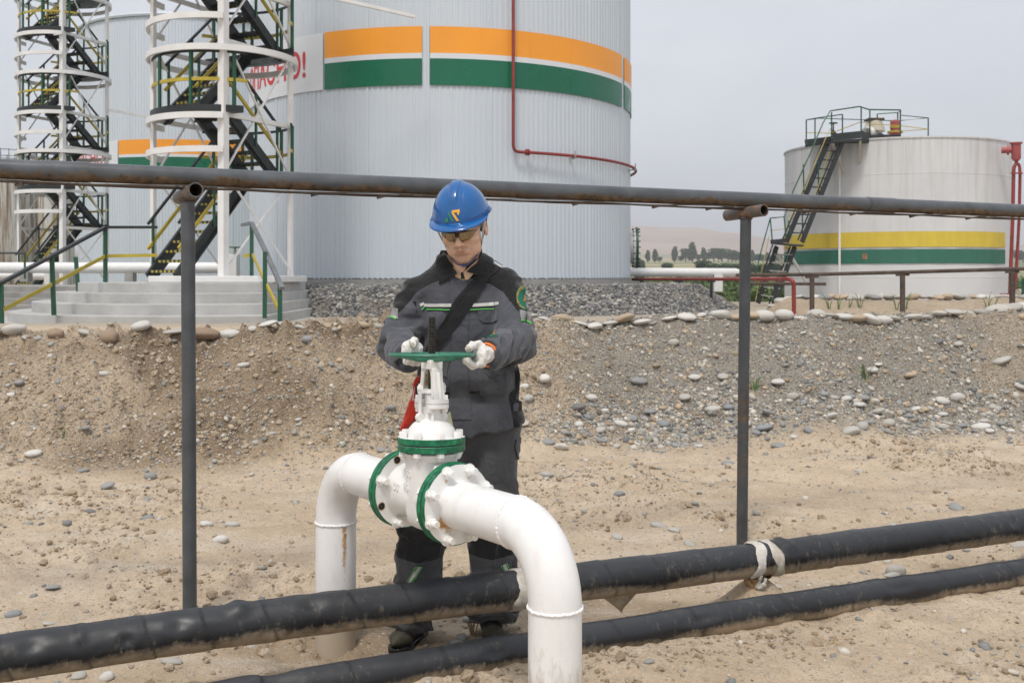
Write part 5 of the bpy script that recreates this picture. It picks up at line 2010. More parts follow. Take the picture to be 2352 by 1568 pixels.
for i in range(3):
    pw2 = [(x, rail_y(x) - .012 * i, 1.885 - .006 * (x + 1.4) - .052 - .003 * math.sin(x * 7 + i)) for x in np.linspace(-2.8, 4.1, 40)]
    b.tube(pw2, .004, 5)
b.build("flat_bar", M['rust_dull'], wt)

for (x, y, z1, lab, mat, lean) in ((-1.385, 4.40, 1.79, "grey steel post with open pipe stub on top at left", 'post', (-.008, 0)), (1.235, 5.497, 1.775, "rusty grey steel post with pipe stub on top at right", 'post_rusty', (.02, 0))):
    t = thing("support_post", lab, "post", (x, y, 0), "posts holding the overhead pipe")
    steel_tube("post", [(x, y, -.3), (x, y, .1), (x + lean[0] * .3, y, .7), (x + lean[0], y, z1)], .0295, M[mat], t)
    ax = Vector((.52, -.85, .05)).normalized()
    c = Vector((x + lean[0], y, z1 + .022))
    p0, p1 = c - ax * .145, c + ax * .145
    b = MB().lathe(p0, ax, [(.026, .0), (.031, .0), (.032, .28), (.0265, .28), (.0255, .10), (.001, .10)], 28)
    o = b.build("pipe_stub", M['tee'], t)
    set_attr(o, "under", [0.1] * len(o.data.vertices))
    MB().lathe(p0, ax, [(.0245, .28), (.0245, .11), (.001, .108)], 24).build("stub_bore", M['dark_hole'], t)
    b = MB()
    for k in range(14):
        a_ = 2 * math.pi * k / 14
        b.tube([(x + lean[0] + .030 * math.cos(a_), y + .030 * math.sin(a_), z1 - .010), (x + lean[0] + .032 * math.cos(a_ + .4), y + .032 * math.sin(a_ + .4), z1 - .006)], .006, 6)
    b.build("weld", M['rust_dull'], t)

# ---------------------------------------------------------------- white pipe spool and gate valve
VC = Vector((-.278, 3.53, .700))
AX = Vector((.6187, -.7858, 0)).normalized()
PE = Vector((-AX.y, AX.x, 0))               # horizontal, away from the camera side
PE = -PE if PE.y > 0 else PE                # points to the camera's left front
UPV = Vector((0, 0, 1))
PR, ER, EH = .0795, .215, .180
FR, FT = .1365, .021


NB = 8
BC = .118
hdirs = []
for k in range(NB):
    a_ = math.pi / 8 + 2 * math.pi * k / NB
    hdirs.append(PE * math.cos(a_) + UPV * math.sin(a_))


def spool(label, sgn, s_flange, s_leg, rusty):
    leg = VC + AX * s_leg
    t = thing("white_pipe", label, "pipe", (leg.x, leg.y, 0), "white pipe bends on either side of the valve")
    # centre line: flange - elbow - leg
    pts = [VC + AX * q for q in np.linspace(s_flange, s_leg - sgn * EH, 60)]
    c = VC + AX * (s_leg - sgn * EH) - UPV * ER
    for k in range(1, 49):
        a_ = math.pi / 2 * k / 48
        pts.append(c + AX * sgn * math.sin(a_) * EH + UPV * math.cos(a_) * ER)
    zc = [pts[-1].z - .01 * k for k in range(1, 80)]
    pts += [Vector((leg.x, leg.y, z)) for z in zc]
    fr = frames(pts)
    seg = 96
    vs, dirt, rust = [], [], []
    n = len(pts)
    for i, (p, tg, u, v) in enumerate(fr):
        for k in range(seg):
            a_ = 2 * math.pi * k / seg
            d = u * math.cos(a_) + v * math.sin(a_)
            q = p + d * PR
            vs.append(q[:])
    A = np.array(vs)
    i_, k_ = np.meshgrid(np.arange(n - 1), np.arange(seg), indexing='ij')
    a = (i_ * seg + k_).ravel()
    b_ = (i_ * seg + (k_ + 1) % seg).ravel()
    o = fast_mesh("pipe", A, np.stack([a, a + seg, b_ + seg, b_], 1), M['white'], t, (leg.x, leg.y, 0))
    o.location = (0, 0, 0)
    gz = .05
    dirt = np.clip(.98 - (A[:, 2] - gz) * (1.9 if rusty == 'near' else 4.2), 0, 1)
    set_attr(o, "dirt", dirt)
    rs_ = np.zeros(len(A))
    if rusty == 'near':
        fc_ = np.array(VC + AX * s_flange)
        ds = (A - fc_) @ np.array(AX)
        lowf = np.clip(-(A[:, 2] - VC.z) / PR, 0, 1)
        rs_ = np.exp(-(ds / .016) ** 2) * (lowf * .9 + .1) * 1.0
    else:
        # rust run below the weld on the side turned to the valve
        ringz = VC.z - ER
        dx = (A[:, 0] - leg.x) - .045
        rs_ = np.exp(-(dx / .010) ** 2) * (A[:, 1] < leg.y) * sstep(ringz - .33, ringz - .05, A[:, 2]) * (A[:, 2] < ringz + .004) * .85
    set_attr(o, "rust", rs_)
    # weld beads
    for (pc, dr) in ((VC + AX * (s_leg - sgn * EH), AX), (Vector((leg.x, leg.y, VC.z - ER)), UPV)):
        w0 = dr.cross(UPV if abs(dr.z) < .5 else AX).normalized()
        w1 = dr.cross(w0).normalized()
        P = []
        rr2 = []
        rg = random.Random(int(pc.x * 1000))
        for k in range(150):
            a_ = 2 * math.pi * k / 150
            P.append(pc + (w0 * math.cos(a_) + w1 * math.sin(a_)) * (PR + .0005) + dr * rg.gauss(0, .0009))
            rr2.append(.0042 + .0009 * math.sin(k * 1.3) * rg.random() + .0008 * rg.random())
        wb = MB().tube(P, rr2, 8, False, True).build("weld_bead", M['white'], t)
        for nm in ("dirt", "rust"):
            set_attr(wb, nm, [0.0] * len(wb.data.vertices))
    # flange
    fb = VC + AX * (s_flange - sgn * FT) if True else None
    flange(t, VC + AX * s_flange, -AX * sgn, FR, FT, rusty == 'near', True)
    return t


def flange(parent, face, inward, r, th, rusty, bolts):
    """face = centre of the outer (pipe side) face, inward = direction to the joint"""
    b = MB()
    b.cur = 0
    b.lathe(face, inward, [(PR - .002, -.004)] + [(PR + .008 + (r - .012 - PR) * k / 10, 0) for k in range(11)], 96)
    b.cur = 1
    b.lathe(face, inward, [(r - .004, 0), (r - .001, .001), (r, .004), (r, th - .003), (r - .002, th), (PR, th)], 96)
    o = b.build("flange", [M['white'], M['green']], parent)
    n_ = len(o.data.vertices)
    co = np.array([v.co[:] for v in o.data.vertices]) + np.array(ROOT[parent])
    set_attr(o, "dirt", np.zeros(n_))
    if rusty:
        rel = co - np.array(face)
        rad = np.linalg.norm(rel, axis=1)
        lf = rel @ np.array(PE)
        ang_ = np.exp(-((np.arctan2(rel[:, 2], lf) + .75) / .45) ** 2)
        run = np.exp(-((lf - .045) / .018) ** 2) * (rel[:, 2] < -.03) * .62
        for hd_ in hdirs[:]:
            bp = np.array(hd_) * BC
            dv = rel - bp
            run = np.maximum(run, (.75 if hd_.z > .5 else .35) * np.exp(-((dv @ np.array(PE)) / .010) ** 2) * np.exp(-((dv[:, 2] + .022) / .014) ** 2))
        set_attr(o, "rust", np.maximum(ang_ * np.clip(1 - (rad - PR) / .035, 0, 1) * 1.1, run))
    else:
        set_attr(o, "rust", np.zeros(n_))
    return o


def face_mesh(parent, face, inward, r, name, rusty):
    pass


def joint_bolts(parent_out, parent_in, s_out, sgn, skip=()):
    """nut and stud on the outer face, nut on the valve side; one child mesh per bolt"""
    for k, d in enumerate(hdirs):
        if k in skip:
            continue
        c = VC + AX * s_out + d * BC
        o_ = AX * sgn
        b = MB().lathe(c, o_, [(.001, 0), (.0225, 0), (.0225, .0025), (.001, .0028)], 20)
        b.hexa(c + o_ * .0026, o_, .0185, .0165)
        b.lathe(c, o_, [(.0125, .01), (.0125, .036), (.0108, .0385), (.001, .0385)], 18)
        i0 = VC + AX * (s_out - sgn * (2 * FT + .004)) + d * BC
        b.hexa(i0, -o_, .0185, .015)
        b.build("bolt", M['white_cast'], parent_out)


sp1 = spool("white pipe bend from the valve to the front right leg nearest the camera", 1, .159, .654, 'near')
sp2 = spool("white pipe bend on the far left side of the valve with rust streak", -1, -.196, -.681, 'far')

gv_t = thing("gate_valve", "white gate valve with green flanges and green handwheel the worker turns", "valve", (VC.x, VC.y, VC.z - .17))
# body: flat oval bottle with two round necks
b = MB()
vs, fs = [], []
lev = [(-.112, .2), (-.108, .5), (-.096, .76), (-.076, .93), (-.045, 1.0), (.05, 1.0), (.10, 1.0), (.135, 1.0), (.158, 1.0)]
seg = 72
for z, k in lev:
    rx, ry = .060 * (.5 + .5 * k), .086 * k
    if z > .1:
        rx, ry = .070, .086
    for q in range(seg):
        a_ = 2 * math.pi * q / seg
        ca, sa = math.cos(a_), math.sin(a_)
        e = .62
        x = rx * math.copysign(abs(ca) ** e, ca)
        y = ry * math.copysign(abs(sa) ** e, sa)
        vs.append(VC + AX * x + PE * y + UPV * z)
for i in range(len(lev) - 1):
    for q in range(seg):
        l = (q + 1) % seg
        fs.append((i * seg + q, i * seg + l, (i + 1) * seg + l, (i + 1) * seg + q))
fs.append(tuple(range(seg)))
b.add(vs, fs)
b.lathe(VC - AX * .155, AX, [(.098, 0), (.090, .02), (.086, .06), (.086, .155)], 64)
b.lathe(VC + AX * .112, -AX, [(.098, 0), (.090, .02), (.086, .06), (.086, .112)], 64)
b.lathe(VC + UPV * .13, UPV, [(.084, 0), (.092, .012), (.100, .026)], 64)
body = b.build("body", M['white_cast'], gv_t, ang=50)
f1 = flange(gv_t, VC + AX * (.159 - 2 * FT - .0035), AX, FR, FT, False, True)
f2 = flange(gv_t, VC + AX * (-.196 + 2 * FT + .0035), -AX, FR, FT, False, True)
joint_bolts(sp1.children[[c.name.split('.')[0] for c in sp1.children].index("flange")], None, .159, 1)
far_f = sp2.children[[c.name.split('.')[0] for c in sp2.children].index("flange")]
# far joint: its visible side is the valve's own flange, two holes stand empty
for k, d in enumerate(hdirs):
    c = VC + AX * (-.196 + 2 * FT + .0035) + d * BC
    if k in (2, 7, 1):
        b = MB().lathe(c + AX * .0006, AX, [(.0125, 0), (.0145, .0008), (.012, .0012)], 20)
        b.cur = 1
        b.lathe(c + AX * .001, AX, [(.0125, 0), (.001, .0003)], 20)
        b.build("bolt_hole", [M['collar_rust'], M['dark_hole']], f2)
    else:
        b = MB().lathe(c, AX, [(.001, 0), (.0225, 0), (.0225, .0025), (.001, .0028)], 20)
        b.hexa(c + AX * .0026, AX, .0185, .0165)
        b.lathe(c, AX, [(.0125, .01), (.0125, .036), (.0108, .0385), (.001, .0385)], 18)
        b.build("bolt", M['white_cast'], f2)
    b = MB().hexa(VC + AX * -.196 + d * BC, -AX, .0185, .015)
    b.build("bolt", M['white_cast'], far_f)
# raised casting marks on the body's camera side
fxv = (PE * .80 + AX * .60).normalized()
for txt, dx, dz, sz in (("150", -.045, .075, .034), ("16", -.045, .028, .034), ("ЮЗ", .0, -.03, .032)):
    A, F = text_mesh(txt, sz, .0022, .0008)
    if txt == "ЮЗ":
        # on the round neck beside the body
        ang0 = 2.68
        Bv = []
        for x, y, z in A:
            a_ = ang0 + y / .087
            dd = PE * -math.cos(a_) + UPV * math.sin(a_)
            Bv.append(VC - AX * (.118 - x * .8) + dd * (.0882 + z))
    else:
        Bv = []
        for x, y, z in A:
            q = VC + PE * (.0862 + z) + AX * (dx + x) + UPV * (dz + y)
            Bv.append(q)
    o = mesh_obj("cast_number", np.array([q[:] for q in Bv]) - np.array(ROOT[gv_t]), F, M['white_cast'], body)
# bonnet flange pair
ZB0 = .158
for nm, za in (("body_flange", ZB0), ("bonnet_flange", ZB0 + .0255)):
    b = MB()
    b.cur = 1
    b.lathe(VC + UPV * za, UPV, [(.08, 0), (.1155, 0), (.117, .002), (.117, .020), (.1155, .022)], 96)
    b.cur = 0
    b.lathe(VC + UPV * za, UPV, [(.1155, .022), (.06, .0222)], 96)
    o = b.build(nm, [M['white_cast'], M['green']], gv_t)
    for k in range(8):
        a_ = R(22) + 2 * math.pi * k / 8
        c = VC + (Vector((math.cos(a_), math.sin(a_), 0))) * .101
        bb = MB()
        if nm == "bonnet_flange":
            bb.hexa(c + UPV * (za + .0224), UPV, .0150, .021)
        else:
            bb.hexa(c + UPV * (za - .0004), -UPV, .0150, .017)
            bb.lathe(c + UPV * (za - .017), -UPV, [(.009, 0), (.009, .006), (.001, .006)], 12)
        bb.build("bolt", M['white_cast'], o)
ZT = ZB0 + .0475
b = MB().lathe(VC + UPV * ZT, UPV, [(.088, -.002), (.086, .008), (.078, .030), (.064, .046), (.048, .056), (.036, .062), (.033, .070), (.033, .105)], 64)
b.bar(VC + AX * .036 + PE * .02 + UPV * (ZT + .028), VC + AX * .036 + PE * .02 + UPV * (ZT + .105), .010, .018)
b.bar(VC - AX * .036 + PE * .01 + UPV * (ZT + .045), VC - AX * .036 + PE * .01 + UPV * (ZT + .105), .010, .018)
b.build("bonnet", M['white_cast'], gv_t)
z0 = ZT + .098      # seat of the yoke
b = MB()
for q, nm in ((AX * .036, 1), (-AX * .036, -1)):
    c = VC + q
    # foot plates of the two yoke arms, bolted to ears on the bonnet
    for zz in (z0, z0 + .0165):
        vs = [c + AX * (.030 * math.cos(a_)) + PE * (.041 * math.copysign(abs(math.sin(a_)) ** .7, math.sin(a_))) for a_ in np.linspace(0, 2 * math.pi, 28, endpoint=False)]
        n_ = len(vs)
        b.add([p + UPV * zz for p in vs] + [p + UPV * (zz + .0150) for p in vs], [tuple(reversed(range(n_))), tuple(range(n_, 2 * n_))] + [(i, (i + 1) % n_, n_ + (i + 1) % n_, n_ + i) for i in range(n_)])
feet = b.build("yoke_foot", M['white_cast'], gv_t, ang=30, bevel=.0015)
for q in (AX * .036, -AX * .036):
    for sy in (-1, 1):
        c = VC + q + PE * sy * .031
        bb = MB().hexa(c + UPV * (z0 + .0315), UPV, .0115, .0135)
        bb.hexa(c + UPV * z0, -UPV, .0115, .0135)
        bb.build("bolt", M['white_cast'], feet)
# gland with swing bolts
b = MB().lathe(VC + UPV * z0, UPV, [(.024, -.01), (.024, .05), (.034, .052), (.034, .064), (.018, .066)], 28)
b.bar(VC - PE * .05 + UPV * (z0 + .058), VC + PE * .05 + UPV * (z0 + .058), .026, .012)
gl = b.build("gland", M['white_cast'], gv_t)
for sy in (-1, 1):
    c = VC + PE * sy * .047
    bb = MB().cyl(c + UPV * (z0 - .03), c + UPV * (z0 + .085), .0065, 12)
    bb.lathe(c - AX * .009 + UPV * (z0 - .03), AX, [(.001, 0), (.0145, 0), (.0145, .018), (.001, .018)], 18)
    bb.hexa(c + UPV * (z0 + .064), UPV, .0115, .014)
    bb.build("swing_bolt", M['white_cast'], gl)
# yoke: two tapering arms and a head
b = MB()
zt = 1.137 - VC.z
for sg in (1, -1):
    vs = []
    for z, off, wx, wy in ((z0 + .02, .040, .0125, .024), (z0 + .05, .038, .0105, .022), (zt - .03, .031, .0095, .020), (zt - .010, .0285, .0105, .020), (zt + .004, .022, .014, .020)):
        for (ex, ey) in ((-1, -1), (1, -1), (1, 1), (-1, 1)):
            vs.append(VC + AX * (sg * off + ex * wx) + PE * ey * wy + UPV * z)
    fs = [(3, 2, 1, 0), (16, 17, 18, 19)]
    for i in range(4):
        for q in range(4):
            fs.append((4 * i + q, 4 * i + (q + 1) % 4, 4 * i + 4 + (q + 1) % 4, 4 * i + 4 + q))
    b.add(vs, fs)
    # rib on the outer side of the arm
    b.bar(VC + AX * sg * .055 + UPV * (z0 + .03), VC + AX * sg * .041 + UPV * (zt - .012), .012, .012)
yk = b.build("yoke", M['yoke'], gv_t, smooth=True, ang=30, bevel=.003)
b = MB().box(VC + UPV * (zt + .016), (.030, .026, .016), Matrix((AX, PE, UPV)).transposed())
b.build("yoke_head", M['yoke'], gv_t, bevel=.003)
# rust stained inner faces of the arms
b = MB()
for sg in (1, -1):
    p = [VC + AX * sg * (.0275 - .0005) + PE * ey * .0155 + UPV * z for z in (z0 + .07,) for ey in (-1, 1)]
    q = [VC + AX * sg * (.0208) + PE * ey * .0155 + UPV * z for z in (zt - .014,) for ey in (1, -1)]
    i_ = [v - AX * sg * .002 for v in p + q]
    b.add(p + q + i_, [(0, 1, 2, 3), (7, 6, 5, 4), (0, 4, 5, 1), (1, 5, 6, 2), (2, 6, 7, 3), (3, 7, 4, 0)])
b.build("arm_lining", M['yoke_in'], gv_t, smooth=False)
# threaded stem
prof, z, k = [(.001, 0.0)], 0.0, 0
P0 = VC + UPV * z0
Ls = 1.318 - P0.z
prof = [(.012, 0.0), (.012, Ls - .165)]
pz = Ls - .165
while pz < Ls - .003:
    prof += [(.0112, pz), (.0137, pz + .0026), (.0137, pz + .0048), (.0112, pz + .0074)]
    pz += .0086
prof += [(.0118, Ls - .001), (.0105, Ls), (.001, Ls)]
MB().lathe(P0, UPV, prof, 28).build("stem", M['stem'], gv_t, ang=25)
b = MB().lathe(VC + UPV * (zt + .034), UPV, [(.014, 0), (.024, 0), (.024, .006), (.031, .007), (.031, .016), (.020, .018), (.014, .018)], 32)
b.build("stem_nut", M['collar_rust'], gv_t)
# handwheel: rim, hub and five dished spokes
ZW = 1.186
WC = Vector((VC.x, VC.y, ZW))
WR = .1505
hw = MB()
vs, fs = [], []
n1, n2 = 160, 14
for i in range(n1):
    a_ = 2 * math.pi * i / n1
    d = Vector((math.cos(a_), math.sin(a_), 0))
    notch = .0016 * (.5 + .5 * math.cos(a_ * 22)) ** 6
    for k in range(n2):
        c_ = 2 * math.pi * k / n2
        rr2 = (.0105 - notch * (1 if math.sin(c_) < 0 else .2))
        vs.append(WC + d * (WR - .0105 + math.cos(c_) * rr2) + UPV * (math.sin(c_) * .0072 - (notch * 1.2 if math.sin(c_) < -.2 else 0)))
for i in range(n1):
    for k in range(n2):
        j, l = (i + 1) % n1, (k + 1) % n2
        fs.append((i * n2 + k, j * n2 + k, j * n2 + l, i * n2 + l))
hw.add(vs, fs)
wheel = hw.build("handwheel", M['wheel'], gv_t)
for k in range(5):
    a_ = R(-62) + 2 * math.pi * k / 5
    d = Vector((math.cos(a_), math.sin(a_), 0))
    e = Vector((-d.y, d.x, 0))
    pth = [WC + d * .016 - UPV * .016, WC + d * .05 - UPV * .016, WC + d * .09 - UPV * .010 + e * .006, WC + d * .143 - UPV * .001]
    MB().tube(hermite(pth, 6), [.0085] * 10 + [.0075] * 9, 10).build("spoke", M['wheel'], wheel)
MB().lathe(WC - UPV * .026, UPV, [(.0138, 0), (.026, 0), (.028, .008), (.027, .02), (.021, .030), (.0138, .031)], 32).build("hub", M['wheel'], wheel)
# the bonnet and everything above it leans a little away from the camera
LEAN = Matrix.Rotation(R(-3.0), 4, 'X')
lc = VC - ROOT[gv_t] + UPV * .10
LM = Matrix.Translation(lc) @ LEAN @ Matrix.Translation(-lc)
for o in list(gv_t.children):
    if o.name.split('.')[0] in ("body", "flange"):
        continue
    for q in [o] + list(o.children):
        q.data.transform(LM)
WC = VC + UPV * .10 + LEAN.to_3x3() @ (WC - VC - UPV * .10)
# ---------------------------------------------------------------- signed distance toolkit
def V3(*a):
    return np.array(a, dtype=float)


def ln(P):
    return np.sqrt((P * P).sum(-1))


def cap(P, a, b, r1, r2=None, want_t=False):
    a, b = np.asarray(a, float), np.asarray(b, float)
    r2 = r1 if r2 is None else r2
    ab = b - a
    t = np.clip(((P - a) @ ab) / (ab @ ab), 0, 1)
    d = ln(P - a - t[..., None] * ab) - (r1 + (r2 - r1) * t)
    return (d, t) if want_t else d


def chain(P, pts, rs, k=0.006):
    d = None
    for i in range(len(pts) - 1):
        e = cap(P, pts[i], pts[i + 1], rs[i], rs[i + 1])
        d = e if d is None else smin(d, e, k)
    return d


def ell(P, c, r, Rm=None):
    q = P - np.asarray(c, float)
    if Rm is not None:
        q = q @ Rm
    r = np.asarray(r, float)
    k0 = ln(q / r)
    k1 = ln(q / (r * r)) + 1e-9
    return k0 * (k0 - 1) / k1


def smin(a, b, k):
    h = np.clip(0.5 + 0.5 * (b - a) / k, 0, 1)
    return b + (a - b) * h - k * h * (1 - h)


def smax(a, b, k):
    return -smin(-a, -b, k)


def snets(fn, lo, hi, h, band=None):
    lo = np.asarray(lo, float)
    n = np.ceil((np.asarray(hi) - lo) / h).astype(int) + 1
    ax = [lo[i] + h * np.arange(n[i]) for i in range(3)]
    G = np.stack(np.meshgrid(*ax, indexing='ij'), -1).reshape(-1, 3)
    Fv = np.empty(len(G))
    for s in range(0, len(G), 400000):
        Fv[s:s + 400000] = fn(G[s:s + 400000])
    Fv = Fv.reshape(n)
    ins = Fv < 0
    cn = [(x, y, z) for x in (0, 1) for y in (0, 1) for z in (0, 1)]
    sl_ = lambda c: tuple(slice(c[i], n[i] - 1 + c[i]) for i in range(3))
    cnt = sum(ins[sl_(c)].astype(int) for c in cn)
    act = (cnt > 0) & (cnt < 8)
    idx = -np.ones(act.shape, int)
    I = np.argwhere(act)
    idx[act] = np.arange(len(I))
    vals = np.stack([Fv[tuple((I + np.array(c)).T)] for c in cn], 1)
    acc = np.zeros((len(I), 3))
    num = np.zeros(len(I))
    for p in range(8):
        for q in range(p + 1, 8):
            if sum(abs(cn[p][i] - cn[q][i]) for i in range(3)) != 1:
                continue
            m = (vals[:, p] < 0) != (vals[:, q] < 0)
            t = vals[m, p] / (vals[m, p] - vals[m, q])
            acc[m] += np.array(cn[p]) + t[:, None] * (np.array(cn[q]) - np.array(cn[p]))
            num[m] += 1
    Vt = lo + h * (I + acc / num[:, None])
    Q = []
    for a in range(3):
        b, c = (a + 1) % 3, (a + 2) % 3
        s0 = [slice(None)] * 3
        s1 = [slice(None)] * 3
        s0[a] = slice(0, n[a] - 1)
        s1[a] = slice(1, n[a])
        ch = ins[tuple(s0)] != ins[tuple(s1)]
        E = np.argwhere(ch)
        ok = (E[:, b] > 0) & (E[:, c] > 0) & (E[:, b] < n[b] - 1) & (E[:, c] < n[c] - 1)
        E = E[ok]
        flip = ins[tuple(E.T)]
        e = np.eye(3, dtype=int)
        q = np.stack([idx[tuple((E - e[b] - e[c]).T)], idx[tuple((E - e[c]).T)], idx[tuple(E.T)], idx[tuple((E - e[b]).T)]], 1)
        q[~flip] = q[~flip][:, ::-1]
        Q.append(q)
    return Vt, np.concatenate(Q)


def relax(Vt, Q, it=1, lam=.5):
    n = len(Vt)
    E = np.concatenate([Q[:, [0, 1]], Q[:, [1, 2]], Q[:, [2, 3]], Q[:, [3, 0]]])
    E = np.concatenate([E, E[:, ::-1]])
    deg = np.bincount(E[:, 0], minlength=n)
    for _ in range(it):
        s = np.stack([np.bincount(E[:, 0], weights=Vt[E[:, 1], k], minlength=n) for k in range(3)], 1)
        Vt = Vt + lam * (s / np.maximum(deg, 1)[:, None] - Vt)
    return Vt


def grad(fn, P, e=.002):
    g = np.stack([fn(P + np.eye(3)[k] * e) - fn(P - np.eye(3)[k] * e) for k in range(3)], 1)
    return g / (ln(g)[:, None] + 1e-9)


CAMP = np.array([0, 0, CAMZ])


def trace(fn, px, py, t0=3.2, t1=4.6):
    D = np.stack([(px - 1176) / FPX, np.ones_like(px), -(py - 633) / FPX], 1)
    D /= ln(D)[:, None]
    t = np.full(len(px), float(t0))
    for _ in range(70):
        d = fn(CAMP + D * t[:, None])
        t = np.minimum(t + d * .8, t1)
    return CAMP + D * t[:, None], t < t1 - 1e-4


def sew(name, fn, poly, mat, parent, th=.003, lift=.0, step=3.0, t0=3.2, curve=False):
    """a piece of cloth sewn on: the outline (as measured in the photo) is laid onto the surface fn and given thickness"""
    poly = [np.array(p, float) for p in poly]
    B = []
    for i, p in enumerate(poly):
        q = poly[(i + 1) % len(poly)]
        n = max(1, int(np.hypot(*(q - p)) / step))
        B += [p + (q - p) * k / n for k in range(n)]
    nb = len(B)
    Bx = np.array(B)
    pts = [Vector(p) for p in B]
    lo, hi = Bx.min(0), Bx.max(0)

    def inside(p):
        c = False
        for i in range(nb):
            a, b = Bx[i], Bx[i - 1]
            if (a[1] > p[1]) != (b[1] > p[1]) and p[0] < (b[0] - a[0]) * (p[1] - a[1]) / (b[1] - a[1]) + a[0]:
                c = not c
        return c
    gxs = np.arange(lo[0] + step / 2, hi[0], step)
    gys = np.arange(lo[1] + step / 2, hi[1], step)
    for x in gxs:
        for y in gys:
            if inside((x, y)) and np.min(np.hypot(Bx[:, 0] - x, Bx[:, 1] - y)) > step * .45:
                pts.append(Vector((x, y)))
    vs, ed, fs, *_ = delaunay_2d_cdt(pts, [(i, (i + 1) % nb) for i in range(nb)], [list(range(nb))], 1, 1e-5)
    A = np.array([v[:] for v in vs])
    P, ok = trace(fn, A[:, 0], A[:, 1], t0)
    if ok.any():
        ok = ok & (np.abs(P[:, 1] - np.median(P[ok, 1])) < .085)
        ok = ok & (np.abs((grad(fn, P) * (P - CAMP)).sum(1)) / ln(P - CAMP) > .08)
    if ok.mean() < .4:
        return None
    N = grad(fn, P)
    # points whose ray slipped past the edge are pulled to the nearest good one
    if (~ok).any():
        g = np.where(ok)[0]
        for i in np.where(~ok)[0]:
            j = g[np.argmin(((A[g] - A[i]) ** 2).sum(1))]
            P[i], N[i] = P[j], N[j]
    top = P + N * (lift + th)
    bot = P + N * (lift - .003)
    n = len(A)
    b = MB()
    fl = [tuple(reversed(f)) for f in fs]
    F2 = list(fl) + [tuple(n + i for i in reversed(f)) for f in fl]
    cnt = {}
    for f in fl:
        for i in range(len(f)):
            cnt[(f[i], f[(i + 1) % len(f)])] = 1
    for (i, j) in list(cnt):
        if (j, i) not in cnt:
            F2.append((j, i, n + i, n + j))
    b.add(np.concatenate([top, bot]).tolist(), F2)
    return b.build(name, mat, parent, ang=50)


def zoomer(x0, y0, sc):
    """crop coordinates -> 2352 px coordinates; sc = source px per crop px"""
    return lambda *pts: [((x0 + x * sc) * .91875, (y0 + y * sc) * .91875) for x, y in pts]


ZJ = zoomer(920, 430, 460 / 1265)
ZL = zoomer(940, 1280, 400 / 1742)

# ---------------------------------------------------------------- the worker
PB = (-.22, 4.12, 0.0)
man = thing("person", "worker in blue helmet, mirrored glasses and grey work suit turning the valve wheel", "person", PB)

# trousers ----------------------------------------------------------------
HL, KL, AL = V3(-.262, 4.13, .86), V3(-.346, 4.06, .50), V3(-.398, 4.10, .10)
HR_, KR, AR = V3(-.072, 4.13, .86), V3(-.078, 4.09, .50), V3(-.083, 4.165, .12)


def folds(P, freq, amp, seed):
    n = fbm(P * freq, 2, seed)
    return 2.7 * amp * ((1 - np.abs(2 * n - 1)) ** 2.2 * 1.9 - .75)


def trousers_base(P):
    d = None
    info = []
    for H_, K_, A_ in ((HL, KL, AL), (HR_, KR, AR)):
        a, t1 = cap(P, H_, K_, .108, .082, True)
        b, t2 = cap(P, K_, A_, .082, .078, True)
        e = smin(a, b, .03)
        info.append((e, t1, t2))
        d = e if d is None else smin(d, e, .05)
    pel = ell(P, (-.168, 4.135, .90), (.192, .135, .14))
    return smin(d, pel, .05)


def trousers(P):
    d = trousers_base(P)
    near = np.abs(d) < .04
    if near.any():
        q = P[near]
        z = q[:, 2]
        f = folds(q, np.array([9, 9, 4.5]), .007, 3) * sstep(.95, .5, z)
        low = sstep(.34, .14, z)
        f = f + folds(q + q[:, [2, 0, 1]] * .4, np.array([8, 8, 26]), .011, 5) * low
        f = f + folds(q + q[:, [2, 0, 1]] * .5, np.array([8, 8, 20]), .006, 6) * np.exp(-((z - .50) / .10) ** 2)
        d = d.copy()
        d[near] = d[near] - f
    # cut at the hems and the waist
    d = smax(d, .055 - P[:, 2] + .12 * (P[:, 1] - 4.12) * 0, .012)
    return smax(d, P[:, 2] - 1.0, .01)


Vt, Q_ = snets(trousers, (-.52, 3.92, .03), (.10, 4.32, 1.02), .0058)
Vt = relax(Vt, Q_, 1, .4)
tro = fast_mesh("trousers", Vt, Q_, M['trousers'], man, PB)
tro.location = (0, 0, 0)
kz = Vt[:, 2]
lowk = .345 + .55 * (np.abs(Vt[:, 0] - np.where(Vt[:, 0] < -.21, -.365, -.08))) ** 1.6
set_attr(tro, "black", np.minimum(np.minimum(kz - lowk, .575 - kz), (4.13 - Vt[:, 1]) * 1.0))
for poly, nm, mt, th in ((ZL((437, 588), (505, 588), (388, 778), (318, 790)), "reflective_stripe", 'frame', .0022), (ZL((452, 590), (490, 590), (373, 778), (337, 784)), "reflective_stripe", 'reflect', .0034),
                         (ZL((437, 588), (444, 588), (326, 788), (318, 790)), "stripe_piping", 'lime', .004), (ZL((496, 588), (505, 588), (388, 778), (380, 780)), "stripe_piping", 'lime', .004),
                         (ZL((1362, 580), (1425, 552), (1458, 640), (1405, 655)), "reflective_stripe", 'frame', .0022), (ZL((1376, 574), (1412, 558), (1446, 645), (1412, 652)), "reflective_stripe", 'reflect', .0034),
                         (ZL((1358, 582), (1365, 578), (1410, 655), (1402, 657)), "stripe_piping", 'lime', .004), (ZL((1419, 555), (1427, 551), (1458, 622), (1449, 628)), "stripe_piping", 'lime', .004)):
    sew(nm, trousers, poly, M[mt], tro, th, step=2.2)
ZT = zoomer(1060, 1000, 260 / 1699)
sew("cargo_pocket", trousers, ZT((1490, 640), (1560, 600), (1548, 1040), (1500, 900), (1470, 760)), M['cloth_dark'], tro, .008, step=3)


